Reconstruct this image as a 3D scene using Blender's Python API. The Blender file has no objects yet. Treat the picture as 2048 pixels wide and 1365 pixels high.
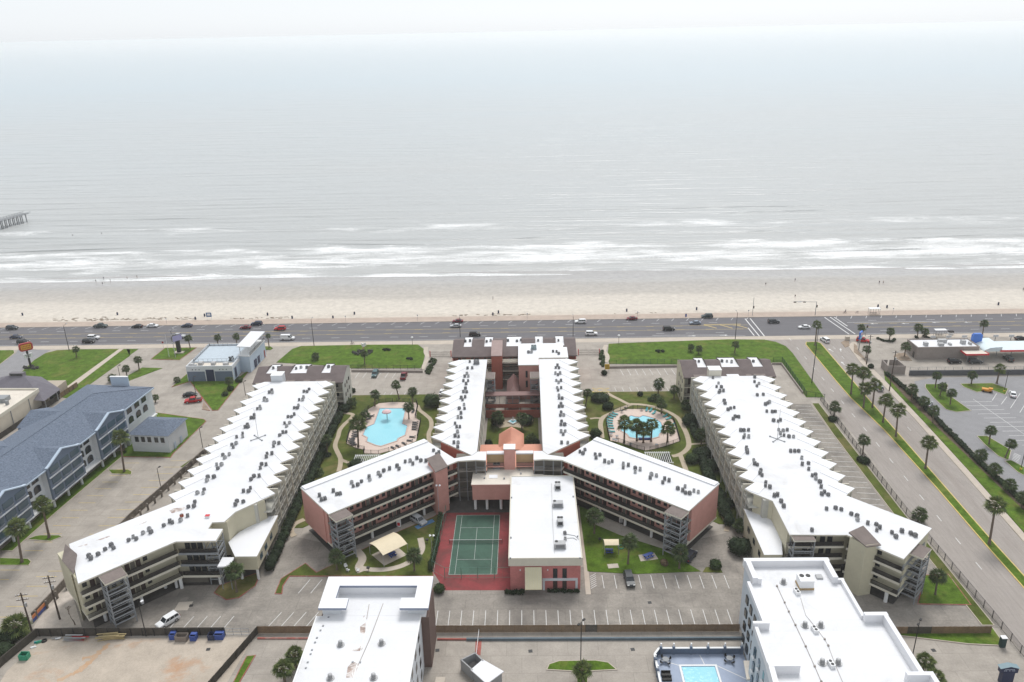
import bpy, bmesh, math, random
from mathutils import Vector, Matrix

random.seed(7)
sc = bpy.context.scene
col = sc.collection

# ---------------------------------------------------------------- camera, sky, sun, exposure
cam_d = bpy.data.cameras.new('camera')
cam_d.sensor_width = 36.0
cam_d.lens = 28.0
cam_d.clip_start = 1.0
cam_d.clip_end = 90000.0
cam = bpy.data.objects.new('camera', cam_d)
col.objects.link(cam)
cam.matrix_world = Matrix.Translation((5.0, 0.0, 115.0)) @ Matrix(((0.9997202,0.0133592,0.0195224),(0.0133592,0.3622397,-0.9319892),(-0.0195224,0.9319892,0.3619598))).to_4x4()
sc.camera = cam

SUN_EL, SUN_AZ = 57.0, 14.0           # sun over the sea, a little to the right
world = bpy.data.worlds.new('World')
sc.world = world
world.use_nodes = True
wn = world.node_tree.nodes
wl = world.node_tree.links
bg = wn['Background']
sky = wn.new('ShaderNodeTexSky')
sky.sky_type = 'NISHITA'
sky.sun_disc = False
sky.sun_elevation = math.radians(SUN_EL)
sky.sun_rotation = math.radians(SUN_AZ)
sky.air_density = 1.0
sky.dust_density = 0.7
sky.ozone_density = 1.0
hs = wn.new('ShaderNodeHueSaturation')     # thin overcast takes most of the blue out
hs.inputs['Saturation'].default_value = 0.25
wl.new(sky.outputs[0], hs.inputs['Color'])
veil = wn.new('ShaderNodeMix')             # an even sheet of thin cloud over the whole sky
veil.data_type = 'RGBA'
veil.inputs[0].default_value = 0.6
veil.inputs[7].default_value = (8.9, 9.45, 10.1, 1)
wl.new(hs.outputs[0], veil.inputs[6])
wl.new(veil.outputs[2], bg.inputs['Color'])
bg.inputs['Strength'].default_value = 0.06

sun_d = bpy.data.lights.new('sun', 'SUN')
sun_d.energy = 1.4
sun_d.angle = math.radians(24.0)
sun_d.color = (1.0, 0.98, 0.95)
sun = bpy.data.objects.new('sun', sun_d)
col.objects.link(sun)
_a, _e = math.radians(SUN_AZ), math.radians(SUN_EL)
sdir = Vector((math.sin(_a) * math.cos(_e), math.cos(_a) * math.cos(_e), math.sin(_e)))
sun.rotation_euler = sdir.to_track_quat('Z', 'Y').to_euler()
sun.location = (0, 150, 300)

vs = sc.view_settings
vs.view_transform = 'Standard'
vs.look = 'None'
vs.exposure = 0.92
vs.gamma = 1.0
sc.cycles.max_bounces = 5
sc.cycles.diffuse_bounces = 3
sc.cycles.glossy_bounces = 2
sc.cycles.transmission_bounces = 3
sc.cycles.volume_bounces = 1
sc.cycles.caustics_reflective = False
sc.cycles.caustics_refractive = False

# ---------------------------------------------------------------- materials
MATS = {}

def nt(name):
    m = bpy.data.materials.new(name)
    m.use_nodes = True
    n, l = m.node_tree.nodes, m.node_tree.links
    return m, n, l, n['Principled BSDF']

def mat(name, c, rough=0.8, var=0.12, scale=0.6, fine=6.0, c2=None, stain=None, stain_scale=0.08,
        stain_lo=0.55, stain_hi=0.75, bump=0.0, spec=0.3, metal=0.0, stretch=(1, 1, 1), joint=None):
    """Plain surface: base colour, two scales of mottling, optional stains with a shape of their own."""
    if name in MATS:
        return MATS[name]
    m, n, l, b = nt(name)
    b.inputs['Roughness'].default_value = rough
    b.inputs['Specular IOR Level'].default_value = spec
    b.inputs['Metallic'].default_value = metal
    geo = n.new('ShaderNodeNewGeometry')
    mp = n.new('ShaderNodeMapping')
    mp.inputs['Scale'].default_value = stretch
    l.new(geo.outputs['Position'], mp.inputs['Vector'])
    n1 = n.new('ShaderNodeTexNoise')
    n1.inputs['Scale'].default_value = scale
    n1.inputs['Detail'].default_value = 5
    n1.inputs['Roughness'].default_value = 0.65
    l.new(mp.outputs[0], n1.inputs['Vector'])
    n2 = n.new('ShaderNodeTexNoise')
    n2.inputs['Scale'].default_value = fine
    n2.inputs['Detail'].default_value = 3
    l.new(mp.outputs[0], n2.inputs['Vector'])
    ad = n.new('ShaderNodeMath')
    ad.operation = 'MULTIPLY_ADD'
    l.new(n2.outputs[0], ad.inputs[0])
    ad.inputs[1].default_value = 0.5
    l.new(n1.outputs[0], ad.inputs[2])
    r = n.new('ShaderNodeMapRange')
    r.inputs[1].default_value = 0.45
    r.inputs[2].default_value = 1.05
    l.new(ad.outputs[0], r.inputs[0])
    mx = n.new('ShaderNodeMix')
    mx.data_type = 'RGBA'
    d = c2 if c2 else tuple(max(0, v * (1 - 2 * var)) for v in c)
    u = c if c2 else tuple(min(0.92, v * (1 + var)) for v in c)
    mx.inputs[6].default_value = (*d, 1)
    mx.inputs[7].default_value = (*u, 1)
    l.new(r.outputs[0], mx.inputs[0])
    out = mx.outputs[2]
    if stain:
        n3 = n.new('ShaderNodeTexNoise')
        n3.inputs['Scale'].default_value = stain_scale
        n3.inputs['Detail'].default_value = 7
        n3.inputs['Roughness'].default_value = 0.7
        n3.inputs['Distortion'].default_value = 0.6
        l.new(mp.outputs[0], n3.inputs['Vector'])
        r3 = n.new('ShaderNodeMapRange')
        r3.inputs[1].default_value = stain_lo
        r3.inputs[2].default_value = stain_hi
        l.new(n3.outputs[0], r3.inputs[0])
        m3 = n.new('ShaderNodeMix')
        m3.data_type = 'RGBA'
        m3.inputs[7].default_value = (*stain, 1)
        l.new(out, m3.inputs[6])
        l.new(r3.outputs[0], m3.inputs[0])
        out = m3.outputs[2]
    if joint:                                   # slab joints or membrane seams: (length, width, line, strength)
        bt = n.new('ShaderNodeTexBrick')
        bt.offset = 0.5
        bt.inputs['Scale'].default_value = 1.0
        bt.inputs['Brick Width'].default_value = joint[0]
        bt.inputs['Row Height'].default_value = joint[1]
        bt.inputs['Mortar Size'].default_value = joint[2]
        bt.inputs['Mortar Smooth'].default_value = 0.4
        bt.inputs['Color1'].default_value = (1, 1, 1, 1)
        bt.inputs['Color2'].default_value = (1 - joint[3] * .35,) * 3 + (1,)
        bt.inputs['Mortar'].default_value = (1 - joint[3],) * 3 + (1,)
        l.new(geo.outputs['Position'], bt.inputs['Vector'])
        mj = n.new('ShaderNodeMix')
        mj.data_type = 'RGBA'
        mj.blend_type = 'MULTIPLY'
        mj.inputs[0].default_value = 1.0
        l.new(out, mj.inputs[6])
        l.new(bt.outputs['Color'], mj.inputs[7])
        out = mj.outputs[2]
    l.new(out, b.inputs['Base Color'])
    if bump:
        bp = n.new('ShaderNodeBump')
        bp.inputs['Strength'].default_value = bump
        bp.inputs['Distance'].default_value = 0.1
        l.new(n2.outputs[0], bp.inputs['Height'])
        l.new(bp.outputs[0], b.inputs['Normal'])
    MATS[name] = m
    return m

def flat(name, c, rough=0.5, metal=0.0, spec=0.5, coat=0.0):
    if name in MATS:
        return MATS[name]
    m, n, l, b = nt(name)
    b.inputs['Base Color'].default_value = (*c, 1)
    b.inputs['Roughness'].default_value = rough
    b.inputs['Metallic'].default_value = metal
    b.inputs['Specular IOR Level'].default_value = spec
    b.inputs['Coat Weight'].default_value = coat
    b.inputs['Coat Roughness'].default_value = 0.08
    MATS[name] = m
    return m

CONC = mat('concrete', (0.375, 0.335, 0.29), 0.85, 0.13, 0.25, 2.5, stain=(0.21, 0.185, 0.16), stain_scale=0.05, stain_lo=0.52, stain_hi=0.78, joint=(6.1, 4.6, 0.07, 0.22))
CONC_D = mat('worn_concrete', (0.30, 0.27, 0.235), 0.85, 0.2, 0.2, 2.0, stain=(0.15, 0.135, 0.12), stain_scale=0.06, stain_lo=0.48, stain_hi=0.72, joint=(6.1, 4.6, 0.07, 0.22))
CONC_L = mat('pale_concrete', (0.50, 0.44, 0.37), 0.85, 0.08, 0.3, 3.0)
ROADC = mat('avenue_concrete', (0.325, 0.29, 0.262), 0.85, 0.1, 0.6, 3.0, stain=(0.26, 0.225, 0.2), stain_scale=0.05, stain_lo=0.5, stain_hi=0.75, stretch=(3, 0.3, 1), joint=(3.6, 9.0, 0.06, 0.14))
ASPH = mat('boulevard_asphalt', (0.135, 0.13, 0.138), 0.85, 0.09, 0.3, 2.0, stretch=(0.2, 2.2, 1))
LOT = mat('grey_asphalt', (0.25, 0.245, 0.25), 0.85, 0.08, 0.3, 2.5)
SIDEW = mat('sidewalk_concrete', (0.48, 0.415, 0.345), 0.85, 0.08, 0.4, 3.0)
PROM = mat('seawall_concrete', (0.43, 0.345, 0.285), 0.85, 0.1, 0.3, 2.0)
GRASS = mat('lawn_grass', (0.088, 0.155, 0.016), 0.9, 0.32, 0.45, 3.5, stain=(0.19, 0.165, 0.05), stain_scale=0.09, stain_lo=0.52, stain_hi=0.82, bump=0.4, spec=0.1)
GRASS_B = mat('courtyard_grass', (0.088, 0.112, 0.022), 0.9, 0.28, 0.25, 3.5, stain=(0.20, 0.155, 0.07), stain_scale=0.09, stain_lo=0.5, stain_hi=0.75, bump=0.4, spec=0.1)
MULCH = mat('mulch', (0.12, 0.085, 0.06), 0.95, 0.25, 1.0, 8.0)
DIRT = mat('bare_dirt', (0.30, 0.23, 0.17), 0.95, 0.2, 0.5, 4.0)
ROOFW = mat('white_roof_membrane', (0.70, 0.70, 0.71), 0.7, 0.03, 0.15, 1.5, stain=(0.46, 0.44, 0.42), stain_scale=0.09, stain_lo=0.55, stain_hi=0.88, joint=(24.0, 3.0, 0.035, 0.10))
ROOFW2 = mat('clean_white_roof', (0.72, 0.72, 0.735), 0.6, 0.025, 0.2, 1.5)
ROOFC = mat('cream_roof', (0.66, 0.60, 0.52), 0.8, 0.06, 0.3, 2.0, stain=(0.45, 0.38, 0.32), stain_scale=0.15, stain_lo=0.6, stain_hi=0.8)
PINK = mat('pink_stucco', (0.56, 0.285, 0.24), 0.9, 0.07, 0.5, 3.0)
RED = mat('brick_red_stucco', (0.40, 0.125, 0.085), 0.9, 0.07, 0.5, 3.0)
ROSE = mat('rose_brick', (0.56, 0.205, 0.19), 0.9, 0.1, 0.5, 3.0)
YELL = mat('pale_yellow_stucco', (0.56, 0.52, 0.385), 0.9, 0.06, 0.4, 3.0, stain=(0.40, 0.37, 0.28), stain_scale=0.1, stain_lo=0.6, stain_hi=0.85)
GREYW = mat('greyish_cream_siding', (0.50, 0.49, 0.44), 0.9, 0.07, 0.4, 3.0)
CREAM = mat('cream_trim', (0.66, 0.62, 0.52), 0.8, 0.05, 0.5, 3.0)
WHITE = mat('white_paint', (0.76, 0.76, 0.75), 0.7, 0.04, 0.5, 3.0)
SHING = mat('brown_shingle', (0.155, 0.125, 0.12), 0.95, 0.13, 0.4, 5.0, bump=0.4)
BROWNR = mat('brown_flat_roof', (0.20, 0.165, 0.15), 0.95, 0.12, 0.5, 4.0)
BLUESH = mat('blue_shingle', (0.20, 0.235, 0.295), 0.95, 0.2, 2.2, 7.0, c2=(0.05, 0.068, 0.10), bump=0.5)
BLUEW = mat('slate_blue_wall', (0.135, 0.17, 0.23), 0.85, 0.06, 0.3, 3.0)
LBLUE = mat('light_blue_wall', (0.45, 0.53, 0.62), 0.85, 0.05, 0.3, 3.0)
WALLW = mat('white_wall', (0.62, 0.64, 0.66), 0.85, 0.05, 0.3, 3.0)
GREYB = mat('grey_block_wall', (0.30, 0.26, 0.235), 0.9, 0.1, 0.8, 4.0)
ORANGE = mat('salmon_metal_roof', (0.62, 0.29, 0.20), 0.6, 0.05, 0.5, 3.0)
MAROON = mat('maroon_metal_roof', (0.21, 0.12, 0.11), 0.6, 0.07, 0.5, 3.0)
TARP = mat('cream_canopy_fabric', (0.70, 0.60, 0.43), 0.8, 0.03, 0.5, 2.0)
DARK = mat('dark_bronze_metal', (0.022, 0.021, 0.021), 0.6, 0.1)
STEEL = mat('grey_steel', (0.27, 0.28, 0.29), 0.6, 0.1)
GSTEEL = mat('grey_blue_stair_steel', (0.27, 0.285, 0.30), 0.7, 0.1)
GLASS = flat('dark_window_glass', (0.02, 0.025, 0.03), 0.12, spec=0.6)
GLASSB = flat('blue_window_glass', (0.05, 0.09, 0.12), 0.12, spec=0.7)
DOORM = mat('brown_door', (0.055, 0.035, 0.03), 0.7, 0.1)
INT = mat('shaded_wall', (0.17, 0.155, 0.13), 0.9, 0.08)  # wall colour darkened to paint in the shade of galleries and undercrofts
WOOD = mat('fence_wood', (0.26, 0.175, 0.10), 0.9, 0.22, 0.8, 4.0, c2=(0.14, 0.095, 0.06))
WOODG = mat('grey_fence_wood', (0.075, 0.066, 0.055), 0.9, 0.22, 0.8, 4.0)
KRED = mat('red_kerb_paint', (0.34, 0.10, 0.08), 0.8, 0.2, 0.5, stain=(0.36, 0.31, 0.27), stain_scale=0.25, stain_lo=0.5, stain_hi=0.7)
KYEL = mat('yellow_kerb_paint', (0.62, 0.47, 0.17), 0.8, 0.12, 0.8)
PWHITE = mat('white_road_paint', (0.70, 0.69, 0.67), 0.8, 0.1, 1.0)
PYEL = mat('yellow_road_paint', (0.60, 0.45, 0.17), 0.8, 0.12, 1.0)
PBLUE = mat('blue_road_paint', (0.10, 0.23, 0.42), 0.8, 0.12, 1.0)
CGREEN = mat('court_green', (0.06, 0.12, 0.088), 0.9, 0.08, 0.3, 2.0, stain=(0.035, 0.065, 0.05), stain_scale=0.12, stain_lo=0.5, stain_hi=0.75)
CRED = mat('court_red', (0.25, 0.05, 0.052), 0.9, 0.12, 0.3, 2.0, stain=(0.10, 0.045, 0.04), stain_scale=0.1, stain_lo=0.45, stain_hi=0.68)
BARK = mat('palm_bark', (0.17, 0.13, 0.10), 0.95, 0.2, 1.0, 6.0)
POLEW = mat('pole_wood', (0.075, 0.055, 0.045), 0.95, 0.15)
GALV = mat('galvanised_pole', (0.38, 0.38, 0.38), 0.5, 0.05, metal=0.3)
RUBBER = flat('tyre_rubber', (0.02, 0.02, 0.02), 0.9)
RIM = flat('wheel_rim', (0.45, 0.45, 0.46), 0.35, 0.7)
ACM = mat('condenser_casing', (0.20, 0.20, 0.205), 0.7, 0.15, 0.8)
ACL = mat('pale_condenser_casing', (0.42, 0.42, 0.42), 0.7, 0.1, 0.8)
ACR = mat('rusty_condenser_casing', (0.36, 0.10, 0.06), 0.8, 0.15, 0.8)
BLACK = flat('black_grille', (0.015, 0.015, 0.016), 0.6)
DECK = mat('pool_deck', (0.62, 0.50, 0.43), 0.85, 0.05, 0.4, 3.0)
DECKB = mat('painted_blue_deck', (0.33, 0.38, 0.48), 0.8, 0.06, 0.3, 3.0)
PATH = mat('tan_path', (0.44, 0.365, 0.27), 0.9, 0.07, 0.5, 3.0)
TURQ = flat('turquoise_plastic', (0.02, 0.28, 0.30), 0.5)
DBLUE = flat('blue_plastic', (0.03, 0.07, 0.28), 0.5)
NAVY = flat('navy_paint', (0.015, 0.025, 0.07), 0.5)
WPLAS = flat('white_plastic', (0.75, 0.75, 0.75), 0.5)
GPLAS = flat('green_plastic', (0.02, 0.26, 0.15), 0.5)

def leaf_mat(name, c, c2):
    m, n, l, b = nt(name)
    geo = n.new('ShaderNodeNewGeometry')
    mx = n.new('ShaderNodeMix')
    mx.data_type = 'RGBA'
    mx.inputs[6].default_value = (*c2, 1)
    mx.inputs[7].default_value = (*c, 1)
    l.new(geo.outputs['Random Per Island'], mx.inputs[0])
    l.new(mx.outputs[2], b.inputs['Base Color'])
    b.inputs['Roughness'].default_value = 0.75
    b.inputs['Specular IOR Level'].default_value = 0.15
    MATS[name] = m
    return m

FROND = leaf_mat('palm_frond', (0.105, 0.135, 0.055), (0.035, 0.06, 0.022))
FRONDY = leaf_mat('bright_palm_frond', (0.15, 0.175, 0.055), (0.04, 0.07, 0.022))
DEADF = leaf_mat('dead_palm_frond', (0.21, 0.15, 0.09), (0.10, 0.07, 0.045))
LEAF = leaf_mat('shrub_leaf', (0.05, 0.075, 0.025), (0.016, 0.032, 0.011))
LEAFD = leaf_mat('hedge_leaf', (0.026, 0.042, 0.018), (0.01, 0.019, 0.008))

# ---------------------------------------------------------------- mesh helpers
CUBE_V = [(-.5, -.5, 0), (.5, -.5, 0), (.5, .5, 0), (-.5, .5, 0), (-.5, -.5, 1), (.5, -.5, 1), (.5, .5, 1), (-.5, .5, 1)]
CUBE_F = [(0, 3, 2, 1), (4, 5, 6, 7), (0, 1, 5, 4), (1, 2, 6, 5), (2, 3, 7, 6), (3, 0, 4, 7)]
_cube = {}

def unit_cube(m):
    if m.name not in _cube:
        me = bpy.data.meshes.new('block_' + m.name)
        me.from_pydata(CUBE_V, [], CUBE_F)
        me.materials.append(m)
        _cube[m.name] = me
    return _cube[m.name]

def link(name, me, parent=None, loc=None):
    o = bpy.data.objects.new(name, me)
    col.objects.link(o)
    if loc is not None:
        o.location = loc
    if parent is not None:
        adopt(o, parent)
    return o

def adopt(o, parent):
    """parent o while keeping its world place (parents here are placed, never scaled)"""
    o.parent = parent
    mw = parent.matrix_basis.copy()
    p = parent.parent
    while p is not None:
        mw = p.matrix_basis @ parent.matrix_parent_inverse @ mw
        parent, p = p, p.parent
    o.matrix_parent_inverse = mw.inverted()

def mesh(name, V, F, m, parent=None, mats=None, mi=None, smooth=False):
    me = bpy.data.meshes.new(name)
    me.from_pydata([tuple(v) for v in V], [], F)
    for q in (mats or [m]):
        me.materials.append(q)
    if mi:
        me.polygons.foreach_set('material_index', mi)
    if smooth:
        me.polygons.foreach_set('use_smooth', [True] * len(me.polygons))
    me.update()
    return link(name, me, parent)

def area2(P):
    return sum(P[i][0] * P[(i + 1) % len(P)][1] - P[(i + 1) % len(P)][0] * P[i][1] for i in range(len(P)))

def ccw(P):
    P = [tuple(p[:2]) for p in P]
    return P if area2(P) > 0 else P[::-1]

def prism(name, P, z0, z1, m, parent=None, side=None):
    """polygon P (x, y) raised from z0 to z1"""
    P = ccw(P)
    n = len(P)
    V = [(x, y, z0) for x, y in P] + [(x, y, z1) for x, y in P]
    F = [tuple(range(n, 2 * n)), tuple(range(n - 1, -1, -1))] + [(i, (i + 1) % n, (i + 1) % n + n, i + n) for i in range(n)]
    mi = [0, 0] + [1] * n if side else None
    return mesh(name, V, F, m, parent, [m, side] if side else None, mi)

def sheet(name, P, z, m, parent=None):
    P = ccw(P)
    return mesh(name, [(x, y, z) for x, y in P], [tuple(range(len(P)))], m, parent)

def box(name, x0, x1, y0, y1, z0, z1, m, parent=None):
    o = bpy.data.objects.new(name, unit_cube(m))
    col.objects.link(o)
    o.location = ((x0 + x1) / 2, (y0 + y1) / 2, z0)
    o.scale = (abs(x1 - x0), abs(y1 - y0), z1 - z0)
    if parent is not None:
        adopt(o, parent)
    return o

def rbox(name, cx, cy, lx, ly, z0, z1, rot, m, parent=None):
    o = bpy.data.objects.new(name, unit_cube(m))
    col.objects.link(o)
    o.location = (cx, cy, z0)
    o.scale = (lx, ly, z1 - z0)
    o.rotation_euler = (0, 0, rot)
    if parent is not None:
        adopt(o, parent)
    return o

def strip(name, p, q, w, z0, z1, m, parent=None, ext=0.0):
    """upright bar from p to q (x, y), w wide"""
    dx, dy = q[0] - p[0], q[1] - p[1]
    return rbox(name, (p[0] + q[0]) / 2, (p[1] + q[1]) / 2, math.hypot(dx, dy) + ext, w, z0, z1, math.atan2(dy, dx), m, parent)

class MB:
    """collects boxes, tubes and faces for one mesh"""
    def __init__(s):
        s.V, s.F, s.I = [], [], []
    def face(s, pts, mi=0):
        b = len(s.V)
        s.V += [tuple(p) for p in pts]
        s.F.append(tuple(range(b, b + len(pts))))
        s.I.append(mi)
    def box(s, x0, x1, y0, y1, z0, z1, mi=0):
        b = len(s.V)
        s.V += [(x0, y0, z0), (x1, y0, z0), (x1, y1, z0), (x0, y1, z0), (x0, y0, z1), (x1, y0, z1), (x1, y1, z1), (x0, y1, z1)]
        s.F += [tuple(b + i for i in f) for f in CUBE_F]
        s.I += [mi] * 6
    def bar(s, p, q, w, h=None, mi=0):
        p, q = Vector(p), Vector(q)
        d = q - p
        L = d.length
        if L < 1e-6:
            return
        d /= L
        u = Vector((0, 0, 1)) if abs(d.z) < 0.95 else Vector((1, 0, 0))
        r = d.cross(u).normalized() * (w / 2)
        t = r.cross(d).normalized() * ((h or w) / 2)
        b = len(s.V)
        for c in (p, q):
            s.V += [tuple(c - r - t), tuple(c + r - t), tuple(c + r + t), tuple(c - r + t)]
        s.F += [(b, b + 3, b + 2, b + 1), (b + 4, b + 5, b + 6, b + 7)] + [(b + i, b + (i + 1) % 4, b + 4 + (i + 1) % 4, b + 4 + i) for i in range(4)]
        s.I += [mi] * 6
    def tube(s, pts, rad, k=8, mi=0, cap=True):
        pts = [Vector(p) for p in pts]
        b = len(s.V)
        for i, p in enumerate(pts):
            d = (pts[min(i + 1, len(pts) - 1)] - pts[max(i - 1, 0)]).normalized()
            u = Vector((1, 0, 0)) if abs(d.x) < 0.9 else Vector((0, 1, 0))
            a = d.cross(u).normalized()
            c = d.cross(a)
            rr = rad[i] if isinstance(rad, (list, tuple)) else rad
            s.V += [tuple(p + a * (math.cos(t * 2 * math.pi / k) * rr) + c * (math.sin(t * 2 * math.pi / k) * rr)) for t in range(k)]
        for i in range(len(pts) - 1):
            for j in range(k):
                s.F.append((b + i * k + j, b + i * k + (j + 1) % k, b + (i + 1) * k + (j + 1) % k, b + (i + 1) * k + j))
                s.I.append(mi)
        if cap:
            e = b + (len(pts) - 1) * k
            s.F += [tuple(range(b + k - 1, b - 1, -1)), tuple(range(e, e + k))]
            s.I += [mi] * 2
    def mesh(s, name, mats):
        me = bpy.data.meshes.new(name)
        me.from_pydata(s.V, [], s.F)
        for m in (mats if isinstance(mats, (list, tuple)) else [mats]):
            me.materials.append(m)
        me.polygons.foreach_set('material_index', s.I)
        me.update()
        return me
    def build(s, name, mats, parent=None, loc=None):
        return link(name, s.mesh(name, mats), parent, loc)

def tag(o, label, cat=None, group=None, kind=None):
    if label:
        o['label'] = label
    if cat:
        o['category'] = cat
    if group:
        o['group'] = group
    if kind:
        o['kind'] = kind
    return o

def struct(o, label=None):
    o['kind'] = 'structure'
    if label:
        o['label'] = label
    return o

def thing(name, label, cat, loc=(0, 0, 0), rz=0.0, group=None):
    o = bpy.data.objects.new(name, None)
    o.empty_display_size = 0.3
    col.objects.link(o)
    o.location = loc
    o.rotation_euler = (0, 0, rz)
    return tag(o, label, cat, group)

def dup(root, loc, rz=0.0, label=None, group=None, scale=None):
    r = root.copy()
    col.objects.link(r)
    r.location = loc
    r.rotation_euler = (0, 0, rz)
    if scale:
        r.scale = scale
    if label:
        r['label'] = label
    if group:
        r['group'] = group
    for ch in list(root.children):
        c = ch.copy()
        col.objects.link(c)
        c.parent = r
        for g in list(ch.children):
            d = g.copy()
            col.objects.link(d)
            d.parent = c
    return r

def lerp(a, b, t):
    return tuple(x + (y - x) * t for x, y in zip(a, b))

ORD = ['first', 'second', 'third', 'fourth', 'fifth', 'sixth', 'seventh', 'eighth', 'ninth', 'tenth', 'eleventh', 'twelfth', 'thirteenth',
       'fourteenth', 'fifteenth', 'sixteenth', 'seventeenth', 'eighteenth', 'nineteenth', 'twentieth', 'twenty-first', 'twenty-second',
       'twenty-third', 'twenty-fourth', 'twenty-fifth', 'twenty-sixth', 'twenty-seventh', 'twenty-eighth', 'twenty-ninth', 'thirtieth']

# ---------------------------------------------------------------- setting: land, beach, sea
struct(sheet('ground', [(-900, -60), (900, -60), (900, 322), (-900, 322)], 0.0, CONC))

def beach_material():
    m, n, l, b = nt('beach_sand')
    geo = n.new('ShaderNodeNewGeometry')
    sep = n.new('ShaderNodeSeparateXYZ')
    l.new(geo.outputs['Position'], sep.inputs[0])
    mp = n.new('ShaderNodeMapping')
    mp.inputs['Scale'].default_value = (0.018, 0.10, 1)
    l.new(geo.outputs['Position'], mp.inputs[0])
    no = n.new('ShaderNodeTexNoise')
    no.inputs['Scale'].default_value = 1.0
    no.inputs['Detail'].default_value = 6
    l.new(mp.outputs[0], no.inputs['Vector'])
    ma = n.new('ShaderNodeMath')
    ma.operation = 'MULTIPLY_ADD'
    l.new(no.outputs[0], ma.inputs[0])
    ma.inputs[1].default_value = 14.0
    l.new(sep.outputs[1], ma.inputs[2])
    cr = n.new('ShaderNodeValToRGB')
    mr = n.new('ShaderNodeMapRange')
    mr.inputs[1].default_value = 326 + 7
    mr.inputs[2].default_value = 394 + 7
    l.new(ma.outputs[0], mr.inputs[0])
    l.new(mr.outputs[0], cr.inputs[0])
    e = cr.color_ramp.elements
    e[0].position, e[0].color = 0.0, (0.54, 0.475, 0.40, 1)
    e[1].position, e[1].color = 1.0, (0.34, 0.32, 0.30, 1)
    for p, c in ((0.12, (0.60, 0.545, 0.47, 1)), (0.36, (0.56, 0.51, 0.445, 1)), (0.46, (0.445, 0.41, 0.365, 1)), (0.66, (0.41, 0.385, 0.355, 1)), (0.80, (0.37, 0.355, 0.335, 1))):
        q = e.new(p)
        q.color = c
    n2 = n.new('ShaderNodeTexNoise')
    n2.inputs['Scale'].default_value = 0.35
    n2.inputs['Detail'].default_value = 8
    n2.inputs['Roughness'].default_value = 0.75
    l.new(geo.outputs['Position'], n2.inputs['Vector'])
    r2 = n.new('ShaderNodeMapRange')
    r2.inputs[1].default_value, r2.inputs[2].default_value = 0.3, 0.75
    r2.inputs[3].default_value, r2.inputs[4].default_value = 0.76, 1.12
    l.new(n2.outputs[0], r2.inputs[0])
    mu = n.new('ShaderNodeMix')
    mu.data_type = 'RGBA'
    mu.blend_type = 'MULTIPLY'
    mu.inputs[0].default_value = 1.0
    l.new(cr.outputs[0], mu.inputs[6])
    l.new(r2.outputs[0], mu.inputs[7])
    l.new(mu.outputs[2], b.inputs['Base Color'])
    ro = n.new('ShaderNodeMapRange')          # wet sand near the water shines
    ro.inputs[1].default_value, ro.inputs[2].default_value = 374 + 7, 384 + 7
    ro.inputs[3].default_value, ro.inputs[4].default_value = 0.9, 0.22
    l.new(ma.outputs[0], ro.inputs[0])
    l.new(ro.outputs[0], b.inputs['Roughness'])
    return m

BEACH = beach_material()
YS = [326, 340, 372, 400, 470]
ZS = [-0.02, -0.15, -0.45, -1.15, -3.0]
BV, BF = [], []
for i, (y, z) in enumerate(zip(YS, ZS)):
    for x in range(-900, 901, 100):
        BV.append((x, y, z))
for i in range(len(YS) - 1):
    for j in range(18):
        a = i * 19 + j
        BF.append((a, a + 1, a + 20, a + 19))
struct(mesh('beach', BV, BF, BEACH))

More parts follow.
